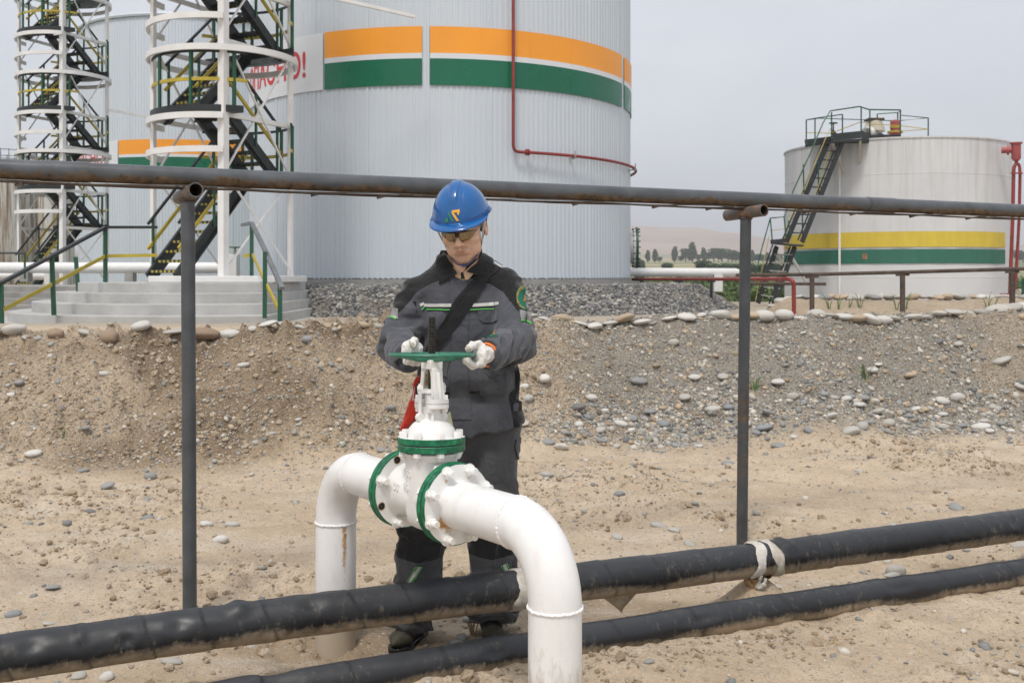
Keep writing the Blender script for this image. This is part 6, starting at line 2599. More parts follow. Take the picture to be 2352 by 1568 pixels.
# boots -------------------------------------------------------------------
def boot(heel, toe, top, label):
    heel, toe, top = map(lambda q: np.array(q, float), (heel, toe, top))
    dr = toe - heel
    dr[2] = 0
    L = np.linalg.norm(dr)
    dr /= L
    sd = np.array([dr[1], -dr[0], 0])

    def f(P):
        q = P - heel
        u = q @ dr
        v = q @ sd
        z = P[:, 2]
        w = .036 + .014 * sstep(.10, .2, u) - .018 * sstep(L - .06, L + .03, u)
        hgt = .085 - .028 * sstep(.08, .17, u) - .012 * sstep(L - .05, L + .02, u)
        foot = ell(np.stack([u - L * .48, v * .05 / w, (z - .045) * .05 / (hgt * .62)], 1), (0, 0, 0), (L * .62, .052, .052))
        ank = cap(P, heel + dr * .055 + np.array([0, 0, .06]), top, .050, .052)
        d = smin(foot, ank, .03)
        return smax(d, .006 - z, .004)
    lo = np.minimum(np.minimum(heel, toe), top) - .09
    hi = np.maximum(np.maximum(heel, toe), top) + .09
    lo[2] = -.01
    Vb, Qb = snets(f, lo, hi, .005)
    Vb = relax(Vb, Qb, 1, .4)
    o = fast_mesh("boot", Vb, Qb, M['boot'], man, PB)
    o.location = (0, 0, 0)

    def sole(P):
        q = P - heel
        u, v, z = q @ dr, q @ sd, P[:, 2]
        w = .040 + .009 * sstep(.1, .2, u) - .014 * sstep(L - .05, L + .03, u)
        s = np.sqrt(((u - L * .47) / (L * .585)) ** 4 + (v / w) ** 4) - 1
        return np.maximum(s * .04, np.abs(z - .012) - .013)
    Vs, Qs = snets(sole, lo, hi, .005)
    s = fast_mesh("sole", Vs, Qs, M['frame'], o, PB)
    s.location = (0, 0, 0)

    def toecap(P):
        q = P - heel
        return np.maximum(np.maximum(f(P) - .0035, -f(P) - .004), (L - .050) - q @ dr + .6 * (P[:, 2] - .06))
    Vs, Qs = snets(toecap, lo, hi, .004)
    s = fast_mesh("toe_cap", Vs, Qs, M['boot_toe'], o, PB)
    s.location = (0, 0, 0)
    b = MB()
    for k in range(4):
        u = .085 + .022 * k
        zt_ = .105 - .012 * k
        c = heel + dr * u
        b.tube([Vector(c + sd * .030 + V3(0, 0, zt_ - .02)), Vector(c + V3(0, 0, zt_)), Vector(c - sd * .030 + V3(0, 0, zt_ - .02))], .004, 6)
    b.build("laces", M['cloth_dark'], o)
    return o


boot((-.372, 4.16, 0), (-.452, 3.955, 0), (-.385, 4.11, .16), "boot")
boot((-.088, 4.23, 0), (-.072, 4.02, 0), (-.083, 4.175, .16), "boot")

# jacket ------------------------------------------------------------------
SL, EL, WL = V3(-.385, 4.10, 1.368), V3(-.452, 3.99, 1.192), V3(-.384, 3.785, 1.158)
SR, ER_, WR_ = V3(-.030, 4.09, 1.408), V3(.020, 3.93, 1.202), V3(-.085, 3.685, 1.178)
TZ = [.83, .90, .965, .985, 1.06, 1.20, 1.30, 1.38, 1.44, 1.49, 1.54]
TCX = [-.174, -.173, -.171, -.171, -.172, -.178, -.190, -.200, -.205, -.205, -.205]
TCY = [4.13, 4.13, 4.13, 4.13, 4.125, 4.12, 4.115, 4.11, 4.11, 4.105, 4.10]
TA = [.212, .202, .184, .184, .198, .190, .204, .203, .160, .105, .085]
TB_ = [.160, .152, .140, .140, .165, .152, .148, .130, .105, .085, .075]


def torso(P):
    z = P[:, 2]
    a, b = np.interp(z, TZ, TA), np.interp(z, TZ, TB_)
    u = (P[:, 0] - np.interp(z, TZ, TCX)) / a
    v = (P[:, 1] - np.interp(z, TZ, TCY)) / b
    # the chest is turned a little to his right
    rho = (np.abs(u) ** 2.5 + np.abs(v) ** 2.5) ** .4
    d = (rho - 1) * np.minimum(a, b) * .95
    d = smax(d, .838 + .035 * ((P[:, 0] + .17) / .2) * 1.0 * (P[:, 0] > -.17) - z, .008)
    return smax(d, z - 1.53, .02)


def arm(P, S_, E_, W_):
    a, t1 = cap(P, S_, E_, .073, .066, True)
    b, t2 = cap(P, E_, W_, .065, .050, True)
    t = smin(a, b, .018)
    # end at the cuff
    ax = (W_ - E_) / np.linalg.norm(W_ - E_)
    cut = (P - W_) @ ax - .012
    return smax(t, cut, .006), a, t1, b, t2


def jacket_base(P, parts=False):
    tr = torso(P)
    aL = arm(P, SL, EL, WL)
    aR = arm(P, SR, ER_, WR_)
    sh = smin(cap(P, (-.215, 4.105, 1.445), SL + V3(.015, 0, .004), .068, .074), cap(P, (-.175, 4.105, 1.478), SR + V3(-.015, 0, .006), .070, .074), .02)
    d = smin(smin(tr, sh, .045), smin(aL[0], aR[0], .01), .020)
    d = smax(d, -ell(P, (-.200, 3.985, 1.545), (.060, .075, .105)), .010)      # open neck
    return (d, tr, aL, aR) if parts else d


def axial(q, A_, B_):
    ab = (B_ - A_) / np.linalg.norm(B_ - A_)
    s = (q - A_) @ ab
    r = q - A_ - s[:, None] * ab
    return s, r


def jacket(P):
    d, tr, aL, aR = jacket_base(P, True)
    near = np.abs(d) < .035
    if near.any():
        q = P[near]
        f = np.zeros(len(q))
        trn = tr[near]
        wt = sstep(.03, -.004, trn)
        # torso: slanting drape plus blousing above the waist cord
        sh_ = q.copy()
        sh_[:, 2] += .55 * np.abs(q[:, 0] + .18)
        f += wt * folds(sh_, np.array([9, 6, 7]), .0062, 11)
        zz = q[:, 2]
        f += wt * folds(q, np.array([16, 10, 4]), .0075, 13) * np.exp(-((zz - 1.02) / .07) ** 2)
        f += wt * folds(q, np.array([13, 10, 4]), .0065, 14) * np.exp(-((zz - .89) / .06) ** 2)
        for (S_, E_, W_), ar, sd in (((SL, EL, WL), aL, 21), ((SR, ER_, WR_), aR, 31)):
            wa = sstep(.03, .0, ar[0][near])
            a, b = ar[1][near], ar[3][near]
            up_ = sstep(-.02, .02, b - a)
            s, r = axial(q, S_, E_)
            lenU = np.linalg.norm(E_ - S_)
            g = np.concatenate([(s * 15)[:, None], r[:, [0, 1]] * 9], 1)
            g[:, 0] += r @ np.array([9, 14, 11])
            el = .35 + .9 * np.exp(-((s - lenU) / .09) ** 2)
            f += wa * up_ * folds(g + .9 * (fbm(q * 9, 2, sd + 7)[:, None] - .5), 1.0, .0125, sd) * el
            s2, r2 = axial(q, E_, W_)
            g = np.concatenate([(s2 * 14)[:, None], r2[:, [0, 2]] * 9], 1)
            g[:, 0] += r2 @ np.array([-12, 8, 15])
            el = .55 + .8 * np.exp(-(s2 / .08) ** 2)
            f += wa * (1 - up_) * folds(g + .9 * (fbm(q * 9, 2, sd + 8)[:, None] - .5), 1.0, .0120, sd + 3) * el
        d = d.copy()
        d[near] = d[near] - f
    return d


Vt, Q_ = snets(jacket, (-.57, 3.62, .80), (.14, 4.32, 1.56), .0056)
Vt = relax(Vt, Q_, 1, .35)
jac = fast_mesh("jacket", Vt, Q_, M['jacket'], man, PB)
jac.location = (0, 0, 0)
d_, tr_, aL_, aR_ = jacket_base(Vt, True)
# black yoke over the shoulders, black outer upper sleeves, black side panels
cx = np.interp(Vt[:, 2], TZ, TCX)
u = np.abs(Vt[:, 0] + .203)
yz = np.interp(u, [0, .07, .12, .17, .22, .26], [1.455, 1.445, 1.425, 1.395, 1.33, 1.30])
yoke = Vt[:, 2] - yz
sl = np.where(Vt[:, 0] < -.2, 1, 0)
outer = np.full(len(Vt), -1.0)
for (S_, E_), ar, sg in (((SL, EL), aL_, -1), ((SR, ER_), aR_, 1)):
    s, r = axial(Vt, S_, E_)
    out_dir = V3(sg * .80, -.20 if sg > 0 else .25, .40)
    out_dir /= np.linalg.norm(out_dir)
    o_ = (r @ out_dir) - .030
    o_ = np.minimum(o_, .118 - s)
    o_ = np.minimum(o_, .012 - ar[1])
    o_ = np.where(s < -.05, -1, o_)
    outer = np.maximum(outer, o_)
side = np.minimum(np.abs(Vt[:, 0] - cx) - np.interp(Vt[:, 2], TZ, TA) * .87, .02 - np.minimum(tr_, .05))
side = np.minimum(side, np.minimum(1.36 - Vt[:, 2], np.minimum(aL_[0], aR_[0]) - .006))
set_attr(jac, "black", np.maximum(np.maximum(yoke, outer), side))
set_attr(jac, "seam", .0016 - np.abs(yoke + .008) * 1.0)

# sewn-on pieces, measured on the crop of the jacket
C_ = M['cloth_grey']
sew("front_placket", jacket, ZJ((568, 745), (678, 742), (690, 900), (690, 1150), (690, 1420), (697, 1560), (712, 1700), (560, 1700), (570, 1420), (578, 1150), (572, 900)), C_, jac, .0045)
sew("chest_pocket_flap", jacket, ZJ((752, 948), (893, 932), (893, 1018), (868, 1032), (790, 1034), (762, 1008)), C_, jac, .0055)
sew("chest_pocket_flap", jacket, ZJ((405, 962), (512, 958), (536, 980), (512, 1080), (415, 1076)), C_, jac, .0065)
sew("lower_pocket_flap", jacket, ZJ((782, 1322), (1005, 1318), (1030, 1350), (822, 1410)), C_, jac, .010)
sew("lower_pocket", jacket, ZJ((762, 1345), (1000, 1340), (1006, 1480), (960, 1520), (772, 1528)), C_, jac, .006)
sew("lower_pocket_flap", jacket, ZJ((503, 1270), (560, 1275), (545, 1410), (500, 1395)), C_, jac, .007)
for pl in (ZJ((388, 905), (572, 906), (572, 928), (388, 927)), ZJ((694, 906), (872, 900), (872, 921), (694, 928))):
    sew("reflective_stripe", jacket, pl, M['reflect'], jac, .0075, step=2.5)
for pl in (ZJ((352, 908), (384, 894), (386, 914), (360, 928)), ZJ((874, 897), (900, 894), (900, 912), (874, 917))):
    sew("reflective_stripe", jacket, pl, M['reflect'], jac, .004, step=2.5)
for pl in (ZJ((408, 942), (572, 945), (572, 951), (408, 948)), ZJ((686, 944), (872, 937), (872, 943), (686, 950)), ZJ((365, 942), (390, 926), (392, 932), (367, 949))):
    sew("piping", jacket, pl, M['lime'], jac, .0085, step=2.0)
for pl, m_ in ((ZJ((176, 932), (208, 940), (206, 1012), (140, 988)), 'reflect_grey'), (ZJ((1042, 950), (1116, 962), (1118, 1030), (1052, 1016)), 'reflect_grey')):
    sew("sleeve_band", jacket, pl, M[m_], jac, .004, step=2.5)
for pl in (ZJ((140, 986), (192, 1008), (192, 1016), (140, 994)), ZJ((1052, 1016), (1088, 1016), (1118, 1036), (1118, 1046), (1086, 1026), (1052, 1024))):
    sew("piping", jacket, pl, M['lime'], jac, .005, step=2.0)
CB = M['cloth_black']


def collar_stand(P):
    c = V3(-.203, 4.075, 0)
    q = P - c
    z = P[:, 2]
    back = np.clip((P[:, 1] - 4.02) / .12, 0, 1)
    a = .082 + .10 * (1.54 - z)
    rho = np.sqrt((q[:, 0] / a) ** 2 + (q[:, 1] / (a * 1.02)) ** 2)
    d = np.abs((rho - 1) * a) - .0045
    top = 1.478 + .085 * sstep(3.985, 4.10, P[:, 1]) + .02 * sstep(-.2, -.1, P[:, 0])
    front = np.where(P[:, 1] < 4.05, .060 - np.abs(P[:, 0] + .203), -1.0)
    return smax(smax(smax(d, z - top, .004), 1.42 - z, .004), front, .004)


Vc_, Qc_ = snets(collar_stand, (-.36, 3.92, 1.40), (-.04, 4.22, 1.60), .005)
cs = fast_mesh("collar_stand", Vc_, Qc_, CB, jac, PB)
cs.location = (0, 0, 0)
# waist cord and side buckle
sew("waist_cord", jacket, ZJ((500, 1512), (700, 1506), (950, 1496), (1008, 1470), (1012, 1484), (955, 1512), (700, 1522), (500, 1528)), M['web'], jac, .003)
sew("side_tab", jacket, ZT((1440, 70), (1525, 40), (1522, 175), (1455, 190)), C_, jac, .006, step=3)
b = MB()
p_ = Vector(W(1190, 934, 4.08))
b.box(p_, (.010, .018, .014), Matrix.Rotation(R(25), 3, 'Z'))
b.box(p_ + Vector((.002, 0, .018)), (.008, .017, .007), Matrix.Rotation(R(25), 3, 'Z'))
b.build("side_buckle", M['frame'], jac, bevel=.003)
# small emblem and word on the chest, patch on the sleeve
ZE = zoomer(1180, 700, 160 / 1254)
LG, LY = M['logo_green_thread'], M['logo_gold_thread']
sew("chest_emblem", jacket, ZE((355, 1010), (368, 1000), (400, 1085), (385, 1090)), LG, jac, .0035, step=1.2)
sew("chest_emblem", jacket, ZE((312, 1085), (345, 1045), (358, 1085), (345, 1090), (338, 1072), (322, 1092)), LG, jac, .0035, step=1.2)
sew("chest_emblem", jacket, ZE((400, 1005), (470, 990), (468, 1012), (458, 1030), (448, 1020), (428, 1016), (452, 1078), (432, 1084), (398, 1022)), LY, jac, .0035, step=1.2)


def sew_text(name, txt, x0, y0, wpx, hpx, mat, parent, fn, th=.003, ang=0.0, lift=.0):
    A, F = text_mesh(txt, 1.0, 0.0, .012)
    A = A.copy()
    w_, h_ = A[:, 0].max() - A[:, 0].min(), .72
    px = (A[:, 0] - A[:, 0].min()) / w_ * wpx
    py = -(A[:, 1]) / h_ * hpx
    ca, sa = math.cos(ang), math.sin(ang)
    X_ = x0 + px * ca - py * sa
    Y_ = y0 + px * sa + py * ca
    P, ok = trace(fn, X_, Y_)
    if not ok.all():
        return None
    N = grad(fn, P)
    o = mesh_obj(name, P + N * (th + lift) - np.array(ROOT[parent]), F, mat, parent)
    sd_ = o.modifiers.new("thick", 'SOLIDIFY')
    sd_.thickness = .0012
    return o


e0 = ZE((240, 1150))[0]
sew_text("chest_word", "ЧУНИРС", e0[0], e0[1], 33, 6.0, LG, jac, jacket, .0035, R(-6))
# sleeve patch: green disc, gold ring, gold letters around, small gold figure
sc_ = ZE((1010, 350))[0]
oval = lambda kx, ky, n=30: [(sc_[0] + kx * 17.0 * math.cos(q) + 2.2 * ky * math.sin(q), sc_[1] + ky * 27.5 * math.sin(q)) for q in np.linspace(0, 2 * math.pi, n, endpoint=False)]
pt = sew("sleeve_patch", jacket, oval(1, 1), M['logo_green_thread'], jac, .003, step=1.6)
b_o, b_i = oval(.93, .94), oval(.85, .88)
for k in range(0, 30):
    l = (k + 1) % 30
    if math.cos(2 * math.pi * k / 30) < .55:
        sew("patch_ring", jacket, [b_o[k], b_o[l], b_i[l], b_i[k]], LY, pt, .0045, step=2.5)
ringtxt = "AUDIT MONITORING"
for k, ch in enumerate("ANITSLAVIDUOM"):
    q = R(95 + k * 13.5)
    cx_, cy_ = sc_[0] + .70 * 17 * math.cos(q) + 2.2 * .72 * math.sin(q), sc_[1] + .74 * 27.5 * math.sin(q)
    sew_text("patch_letter", ch, cx_ - 1.4, cy_ + 1.2, 2.8, 4.0, LY, pt, jacket, .0045, q - math.pi / 2 + math.pi)
sew("patch_figure", jacket, [(sc_[0] + x, sc_[1] + y) for x, y in ((-4, 6), (0, 3), (0, -6), (2, -8), (3, 2), (5, 6), (4, 8), (-3, 8))], LY, pt, .0045, step=1.5)

# shoulder bag: strap over the jacket, red bag at the right hip -------------
bag = thing("shoulder_bag", "black strap across the chest with red orange bag hanging at the hip", "bag", (-.36, 4.05, .85))
sew("strap", jacket, ZJ((806, 640), (826, 640), (880, 600), (932, 640), (880, 690), (838, 716), (770, 840), (700, 950), (600, 1080), (490, 1218), (440, 1300), (376, 1262), (420, 1190), (500, 1052), (600, 882), (700, 765), (770, 690)), M['web'], bag, .005, lift=.004)
sew("strap_edge", jacket, ZJ((812, 650), (818, 654), (500, 1062), (494, 1056)), M['cloth_black'], bag, .007, lift=.004, step=2.5)
b = MB()
q4 = [np.array(p) for p in ZJ((840, 632), (858, 622), (936, 662), (922, 673))]
PQ, _ = trace(jacket, np.array([p[0] for p in q4]), np.array([p[1] for p in q4]))
PQ = PQ + grad(jacket, PQ) * .012
for i in range(4):
    b.tube([PQ[i].tolist(), PQ[(i + 1) % 4].tolist()], .0024, 8)
b.build("buckle", M['metal_buckle'], bag)
# bag body: a slack wedge of cloth, wide at the bottom
ZB_ = zoomer(980, 900, 200 / 1254)


def bagpts(pts, Y):
    return [Vector(W(px, py, Y)) for px, py in ZB_(*pts)]


b = MB()
outl = [(360, 240), (430, 225), (520, 240), (560, 420), (560, 760), (420, 930), (300, 1000), (250, 1100), (170, 1170), (75, 1140), (150, 980), (215, 760), (295, 570), (345, 430), (325, 330)]
ft = bagpts(outl, 4.02)
bk = [p + Vector((.02, .09, 0)) for p in ft]
mid = [p * 1 for p in ft]
cen = sum(ft, Vector()) / len(ft)
frm = [cen + (p - cen) * .80 + Vector((0, -.030 - .008 * math.sin(i * 2.3), 0)) for i, p in enumerate(ft)]
n = len(ft)
vs = ft + bk + frm + [cen + Vector((.01, -.038, -.02))]
fs = [(i, (i + 1) % n, n + (i + 1) % n, n + i) for i in range(n)] + [(i, 2 * n + i, 2 * n + (i + 1) % n, (i + 1) % n) for i in range(n)]
fs += [(2 * n + i, 3 * n, 2 * n + (i + 1) % n) for i in range(n)] + [tuple(range(n, 2 * n))]
bb = MB().add(vs, fs).build("bag_body", M['bag_red'], bag, ang=80)
sv = bb.modifiers.new("soft", 'SUBSURF')
sv.levels = sv.render_levels = 2
b = MB()
fl = bagpts([(375, 470), (360, 430), (445, 300), (470, 330), (440, 420), (430, 520), (470, 560), (440, 610), (370, 545)], 3.97)
b.add(fl + [p + Vector((0, .004, 0)) for p in fl], [tuple(range(9)), tuple(range(17, 8, -1))] + [(i, (i + 1) % 9, 9 + (i + 1) % 9, 9 + i) for i in range(9)])
b.build("bag_flap", M['bag_dark'], bag, smooth=False)
b = MB()
fl = bagpts([(345, 430), (360, 420), (335, 640), (312, 630)], 3.968)
b.add(fl + [p + Vector((0, .003, 0)) for p in fl], [(0, 1, 2, 3), (7, 6, 5, 4), (0, 4, 5, 1), (1, 5, 6, 2), (2, 6, 7, 3), (3, 7, 4, 0)])
b.build("bag_piping", M['reflect'], bag, smooth=False)
tg_ = thing("plastic_tag", "pale clear tag hanging from the jacket beside the valve", "tag", W(1027, 960, 3.93))
fl = bagpts([(815, 930), (895, 810), (915, 815), (962, 1050), (830, 1010)], 3.93)
MB().add(fl + [p + Vector((0, .003, 0)) for p in fl], [(0, 1, 2, 3, 4), (9, 8, 7, 6, 5)] + [(i, (i + 1) % 5, 5 + (i + 1) % 5, 5 + i) for i in range(5)]).build("card", M['pale_tag'], tg_, smooth=False)

# gloves ------------------------------------------------------------------
def glove(C, e_out, wrist, wdir, low, tipshade, seed):
    C = np.array(C, float)
    eo = np.array(e_out, float)
    eo /= np.linalg.norm(eo)
    up = V3(0, 0, 1)
    et = np.cross(up, eo)                      # along the rim
    if et[1] < 0:
        et = -et
    GS = .87
    L_ = lambda o, t, z: C + eo * o * GS + et * t * GS + up * z * GS
    wrist = np.array(wrist, float)
    fing = []
    for i, (t, ln_, r) in enumerate(((-.030, .90, .0112), (-.010, 1.0, .0118), (.011, .95, .0115), (.030, .82, .0102))):
        k = ln_
        fing.append(([L_(.040, t, -.004 - low), L_(.034, t * 1.03, -.036 * k - low), L_(.002, t * 1.02 - .002, -.047 * k - low * .5), L_(-.024 * k, t - .004, -.030 * k), L_(-.027 * k, t - .006, -.014 * k - low * .9)], [r * .94, r * .92, r * .87, r * .82, r * .71]))
    th = [L_(.042, .018 if tipshade > 0 else -.018, .012), L_(.030, .004, .034), L_(.004, -.010, .036), L_(-.016, -.020, .022)]

    def f(P):
        palm = ell(P, L_(.044, .0, -.010 - low * .6), (.024, .024, .024)) * 0
        q = P - L_(.043, 0, -.008 - low * .5)
        loc = np.stack([q @ eo, q @ et, q[:, 2]], 1)
        palm = ell(loc, (0, 0, 0), (.020, .040, .039))
        wr = cap(P, L_(.046, .012, -.006 - low * .4), wrist, 0.029, .028)
        d = smin(palm, wr, .018)
        heel = cap(P, L_(.046, .018, .004), th[0], .021, .0175)
        d = smin(d, heel, .014)
        for pts, rs in fing:
            e = chain(P, pts, rs, .003)
            d = smin(d, e, .0035)
        e = chain(P, th, [.0152, .0137, .0126, .0103], .004)
        d = smin(d, e, .007)
        n_ = np.abs(d) < .012
        if n_.any():
            d = d.copy()
            d[n_] += -folds(P[n_], 38, .0011, seed)
        return d
    allp = np.array([p for pts, _ in fing for p in pts] + th + [wrist])
    Vg, Qg = snets(f, allp.min(0) - .04, allp.max(0) + .04, .0022)
    # open the glove at the wrist end
    Vg = relax(Vg, Qg, 1, .3)
    g = fast_mesh("glove", Vg, Qg, M['glove'], man, PB)
    g.location = (0, 0, 0)

    def tip(P):
        dd = f(P)
        a = np.maximum(dd - .0008, ln(P - th[3]) - .0127)
        return np.maximum(a, -dd - .002)
    Vg, Qg = snets(tip, th[3] - .03, th[3] + .03, .002)
    o = fast_mesh("fingertip_patch", Vg, Qg, M['glove_tip'], g, PB)
    o.location = (0, 0, 0)
    return g, f


gR, fR = glove((WC.x + .1365, WC.y + .036, WC.z + .002), (.965, .26, 0), (-.078, 3.70, 1.178), None, .006, 1, 71)
gL, fL = glove((WC.x - .066, WC.y + .118, WC.z + .008), (-.50, .866, 0), (-.388, 3.80, 1.156), None, .016, -1, 81)
ax_ = (WR_ - ER_) / np.linalg.norm(WR_ - ER_)
b = MB()
w0 = np.cross(ax_, V3(0, 0, 1)); w0 /= np.linalg.norm(w0)
w1 = np.cross(ax_, w0)
cR = WR_ + ax_ * .016
b.tube([(cR + (w0 * math.cos(q) + w1 * math.sin(q)) * .0405).tolist() for q in np.linspace(0, 2 * math.pi, 40, endpoint=False)], .0050, 8, False, True)
b.build("cuff", M['orange_cuff'], gR)
# sleeve lining rim
for W_, E_, nm in ((WR_, ER_, 0), (WL, EL, 1)):
    ax_ = (W_ - E_) / np.linalg.norm(W_ - E_)
    w0 = np.cross(ax_, V3(0, 0, 1)); w0 /= np.linalg.norm(w0)
    w1 = np.cross(ax_, w0)
    c0 = W_ + ax_ * .008
    b = MB().tube([(c0 + (w0 * math.cos(q) + w1 * math.sin(q)) * .0515).tolist() for q in np.linspace(0, 2 * math.pi, 40, endpoint=False)], .0055, 8, False, True)
    b.build("sleeve_hem", M['cloth_grey'], jac)

# head --------------------------------------------------------------------
HC = Vector((-.193, 4.035, 1.645))
HM = Matrix.Rotation(R(-9), 4, 'Z') @ Matrix.Rotation(R(19), 4, 'X') @ Matrix.Rotation(R(-5), 4, 'Y')
# local frame: x to the image right, -y out of the face, z up
HT = Matrix.Translation(HC) @ HM
HT3 = np.array(HM.to_3x3())


def tow(A):
    return np.asarray(A) @ HT3.T + np.array(HC)


def tol(P):
    return (P - np.array(HC)) @ HT3


NB_ = tol(np.array([[-.203, 4.085, 1.44]]))[0]


def mir(f, P, *a):
    Q = P.copy()
    Q[:, 0] = np.abs(Q[:, 0])
    return f(Q, *a)


def head(P):
    S = P.copy()
    S[:, 0] = np.abs(S[:, 0])
    d = ell(P, (0, .012, .045), (.077, .097, .090))
    d = smin(d, ell(P, (0, -.022, -.030), (.064, .066, .082)), .03)
    d = smin(d, ell(S, (.030, -.032, -.070), (.033, .045, .035)), .03)          # jaw
    d = smin(d, ell(P, (0, -.070, -.103), (.026, .022, .018)), .022)            # chin
    d = smin(d, ell(S, (.046, -.064, -.022), (.023, .022, .019)), .022)         # cheek bones
    d = smin(d, ell(S, (.026, -.090, .022), (.030, .012, .010)), .016)          # brow
    d = smax(d, -ell(S, (.031, -.106, .002), (.021, .016, .012)), .014)         # eye sockets
    d = smin(d, ell(S, (.031, -.0815, .001), (.014, .012, .011)), .004)         # lids
    d = smin(d, cap(P, (0, -.092, .010), (0, -.112, -.030), .0075, .0118), .010)    # nose
    d = smin(d, ell(S, (.0125, -.1005, -.0345), (.0082, .0105, .0078)), .006)
    d = smax(d, -ell(S, (.0065, -.108, -.0420), (.0040, .0055, .0030)), .003)
    d = smin(d, ell(P, (0, -.088, -.064), (.030, .014, .020)), .014)            # mouth mound
    d = smin(d, ell(P, (0, -.0985, -.0600), (.021, .0065, .0045)), .004)
    d = smin(d, ell(P, (0, -.0975, -.0705), (.019, .0070, .0055)), .004)
    d = smax(d, -ell(P, (0, -.1055, -.0652), (.023, .0060, .0014)), .002)
    d = smax(d, -cap(S, (.027, -.098, -.040), (.036, -.088, -.066), .0030), .010)   # smile folds
    d = smax(d, -ell(P, (0, -.100, -.086), (.018, .006, .005)), .010)
    # ears
    er = ell(S, (.082, .018, -.008), (.010, .020, .034))
    er = smax(er, -ell(S, (.094, .014, -.006), (.010, .012, .021)), .005)
    d = smin(d, er, .006)
    # neck down into the collar
    d = smin(d, cap(P, (0, .022, -.055), NB_, .054, .062), .025)
    d = smin(d, ell(P, NB_ + V3(0, .0, -.06), (.12, .08, .07)), .03)
    return d


Vh, Qh = snets(head, (-.13, -.16, -.30), (.13, .16, .15), .0030)
Vh = relax(Vh, Qh, 1, .3)
bod = fast_mesh("body", tow(Vh * np.array([1.05, 1, 1])), Qh, M['skin'], man, PB)
bod.location = (0, 0, 0)
x, y, z = Vh[:, 0], Vh[:, 1], Vh[:, 2]
set_attr(bod, "lips", np.clip(np.exp(-((x / .021) ** 4)) * np.exp(-((z + .0655) / .0085) ** 4) * (y < -.09), 0, 1) * .75)
st_ = .62 * np.exp(-((z + .0510) / .0055) ** 2) * sstep(.034, .020, np.abs(x)) * sstep(.002, .008, np.abs(x)) * (y < -.085)
st_ = st_ + .42 * np.exp(-((z + .098) / .016) ** 2) * np.exp(-(x / .030) ** 4) * (y < -.05)
st_ = st_ + .22 * np.exp(-(((z + .058) / .016) ** 2)) * np.exp(-((np.abs(x) - .036) / .010) ** 2) * (y < -.07)
st_ = st_ + .9 * np.exp(-(((x + .017) / .0022) ** 2 + ((z + .0885) / .0022) ** 2)) * (y < -.07)
set_attr(bod, "stubble", np.clip(st_, 0, 1))


def hair(P):
    S = P.copy()
    S[:, 0] = np.abs(S[:, 0])
    d = np.minimum(ell(P, (0, .014, .045), (.082, .103, .094)), cap(P, (0, .07, .0), (0, .055, -.055), .045))
    d = smax(d, -(P[:, 1] + .010 - .25 * (P[:, 2] - .02)), .006)      # behind the face line
    burn = ell(S, (.074, -.010, .004), (.006, .010, .022))
    d = smin(d, burn, .006)
    d = smax(d, -ell(S, (.088, .020, -.012), (.020, .024, .036)), .004)
    return smax(d, -.075 - P[:, 2], .006)


Vk, Qk = snets(hair, (-.11, -.06, -.11), (.11, .15, .16), .004)
o = fast_mesh("hair", tow(Vk), Qk, M['hair'], man, PB)
o.location = (0, 0, 0)

# shirt collar in the open neck, jacket collar wings on top
def chest(P):
    return np.minimum(jacket(P), head(tol(P)))


sho = sew("shirt", chest, ZJ((528, 560), (545, 575), (575, 625), (610, 668), (648, 700), (690, 668), (725, 630), (752, 600), (764, 560), (772, 600), (760, 660), (690, 740), (648, 745), (600, 720), (556, 660), (532, 600)), M['shirt'], man, .006, t0=3.6, step=2.2)
sew("shirt_placket", chest, ZJ((640, 690), (660, 690), (668, 740), (640, 742)), M['dark_hole'], sho, .0065, t0=3.6, step=2.2)
sew("collar", chest, ZJ((514, 556), (532, 566), (552, 620), (606, 712), (562, 738), (490, 772), (484, 640), (490, 585)), CB, jac, .015, t0=3.6)
sew("collar", chest, ZJ((752, 620), (782, 540), (802, 505), (832, 560), (858, 640), (800, 730), (690, 690)), CB, jac, .015, t0=3.6)

# helmet: shell with raised crest, rain gutter and peak
b = MB()
vs, fs = [], []
nth, nph = 128, 46
HXr, HYf, HZr = .1075, .126, .134
hz0 = .054
for j in range(nph + 1):
    ph = math.pi / 2 * (1 - j / nph)          # from top down to the rim
    for i in range(nth):
        th_ = 2 * math.pi * i / nth
        d = Vector((math.cos(th_) * math.cos(ph), math.sin(th_) * math.cos(ph), math.sin(ph)))
        sq = 1 + .035 * (1 - math.sin(ph)) 
        p = Vector((d.x * HXr * sq, d.y * HYf * sq + .006, hz0 + d.z * HZr))
        # crest along the middle, wider to the back, dying out above the emblem
        if p.y < .05:
            fr_ = sstep(.112, .150, p.z) if p.y < 0 else 1.0
        else:
            fr_ = sstep(.02, .08, p.z)
        cw = .0135 + .004 * sstep(-.11, .02, p.y)
        e = 1 - sstep(cw, cw + .0045, abs(p.x))
        e2 = np.exp(-((abs(p.x) - .034) / .0035) ** 2) * (.0016 if p.z > .08 else 0)
        n_ = Vector((p.x / HXr ** 2, (p.y - .006) / HYf ** 2, (p.z - hz0) / HZr ** 2)).normalized()
        p = p + n_ * float(.0058 * e * fr_ - e2)
        # side ribs towards the rear
        lo_ = math.exp(-((p.z - (.075 + .10 * (p.y + .03))) / .006) ** 2) * (1 if abs(p.x) > .06 else 0)
        p = p + n_ * (.0022 * lo_)
        vs.append(p)
for j in range(nph):
    for i in range(nth):
        l = (i + 1) % nth
        fs.append((j * nth + i, (j + 1) * nth + i, (j + 1) * nth + l, j * nth + l))
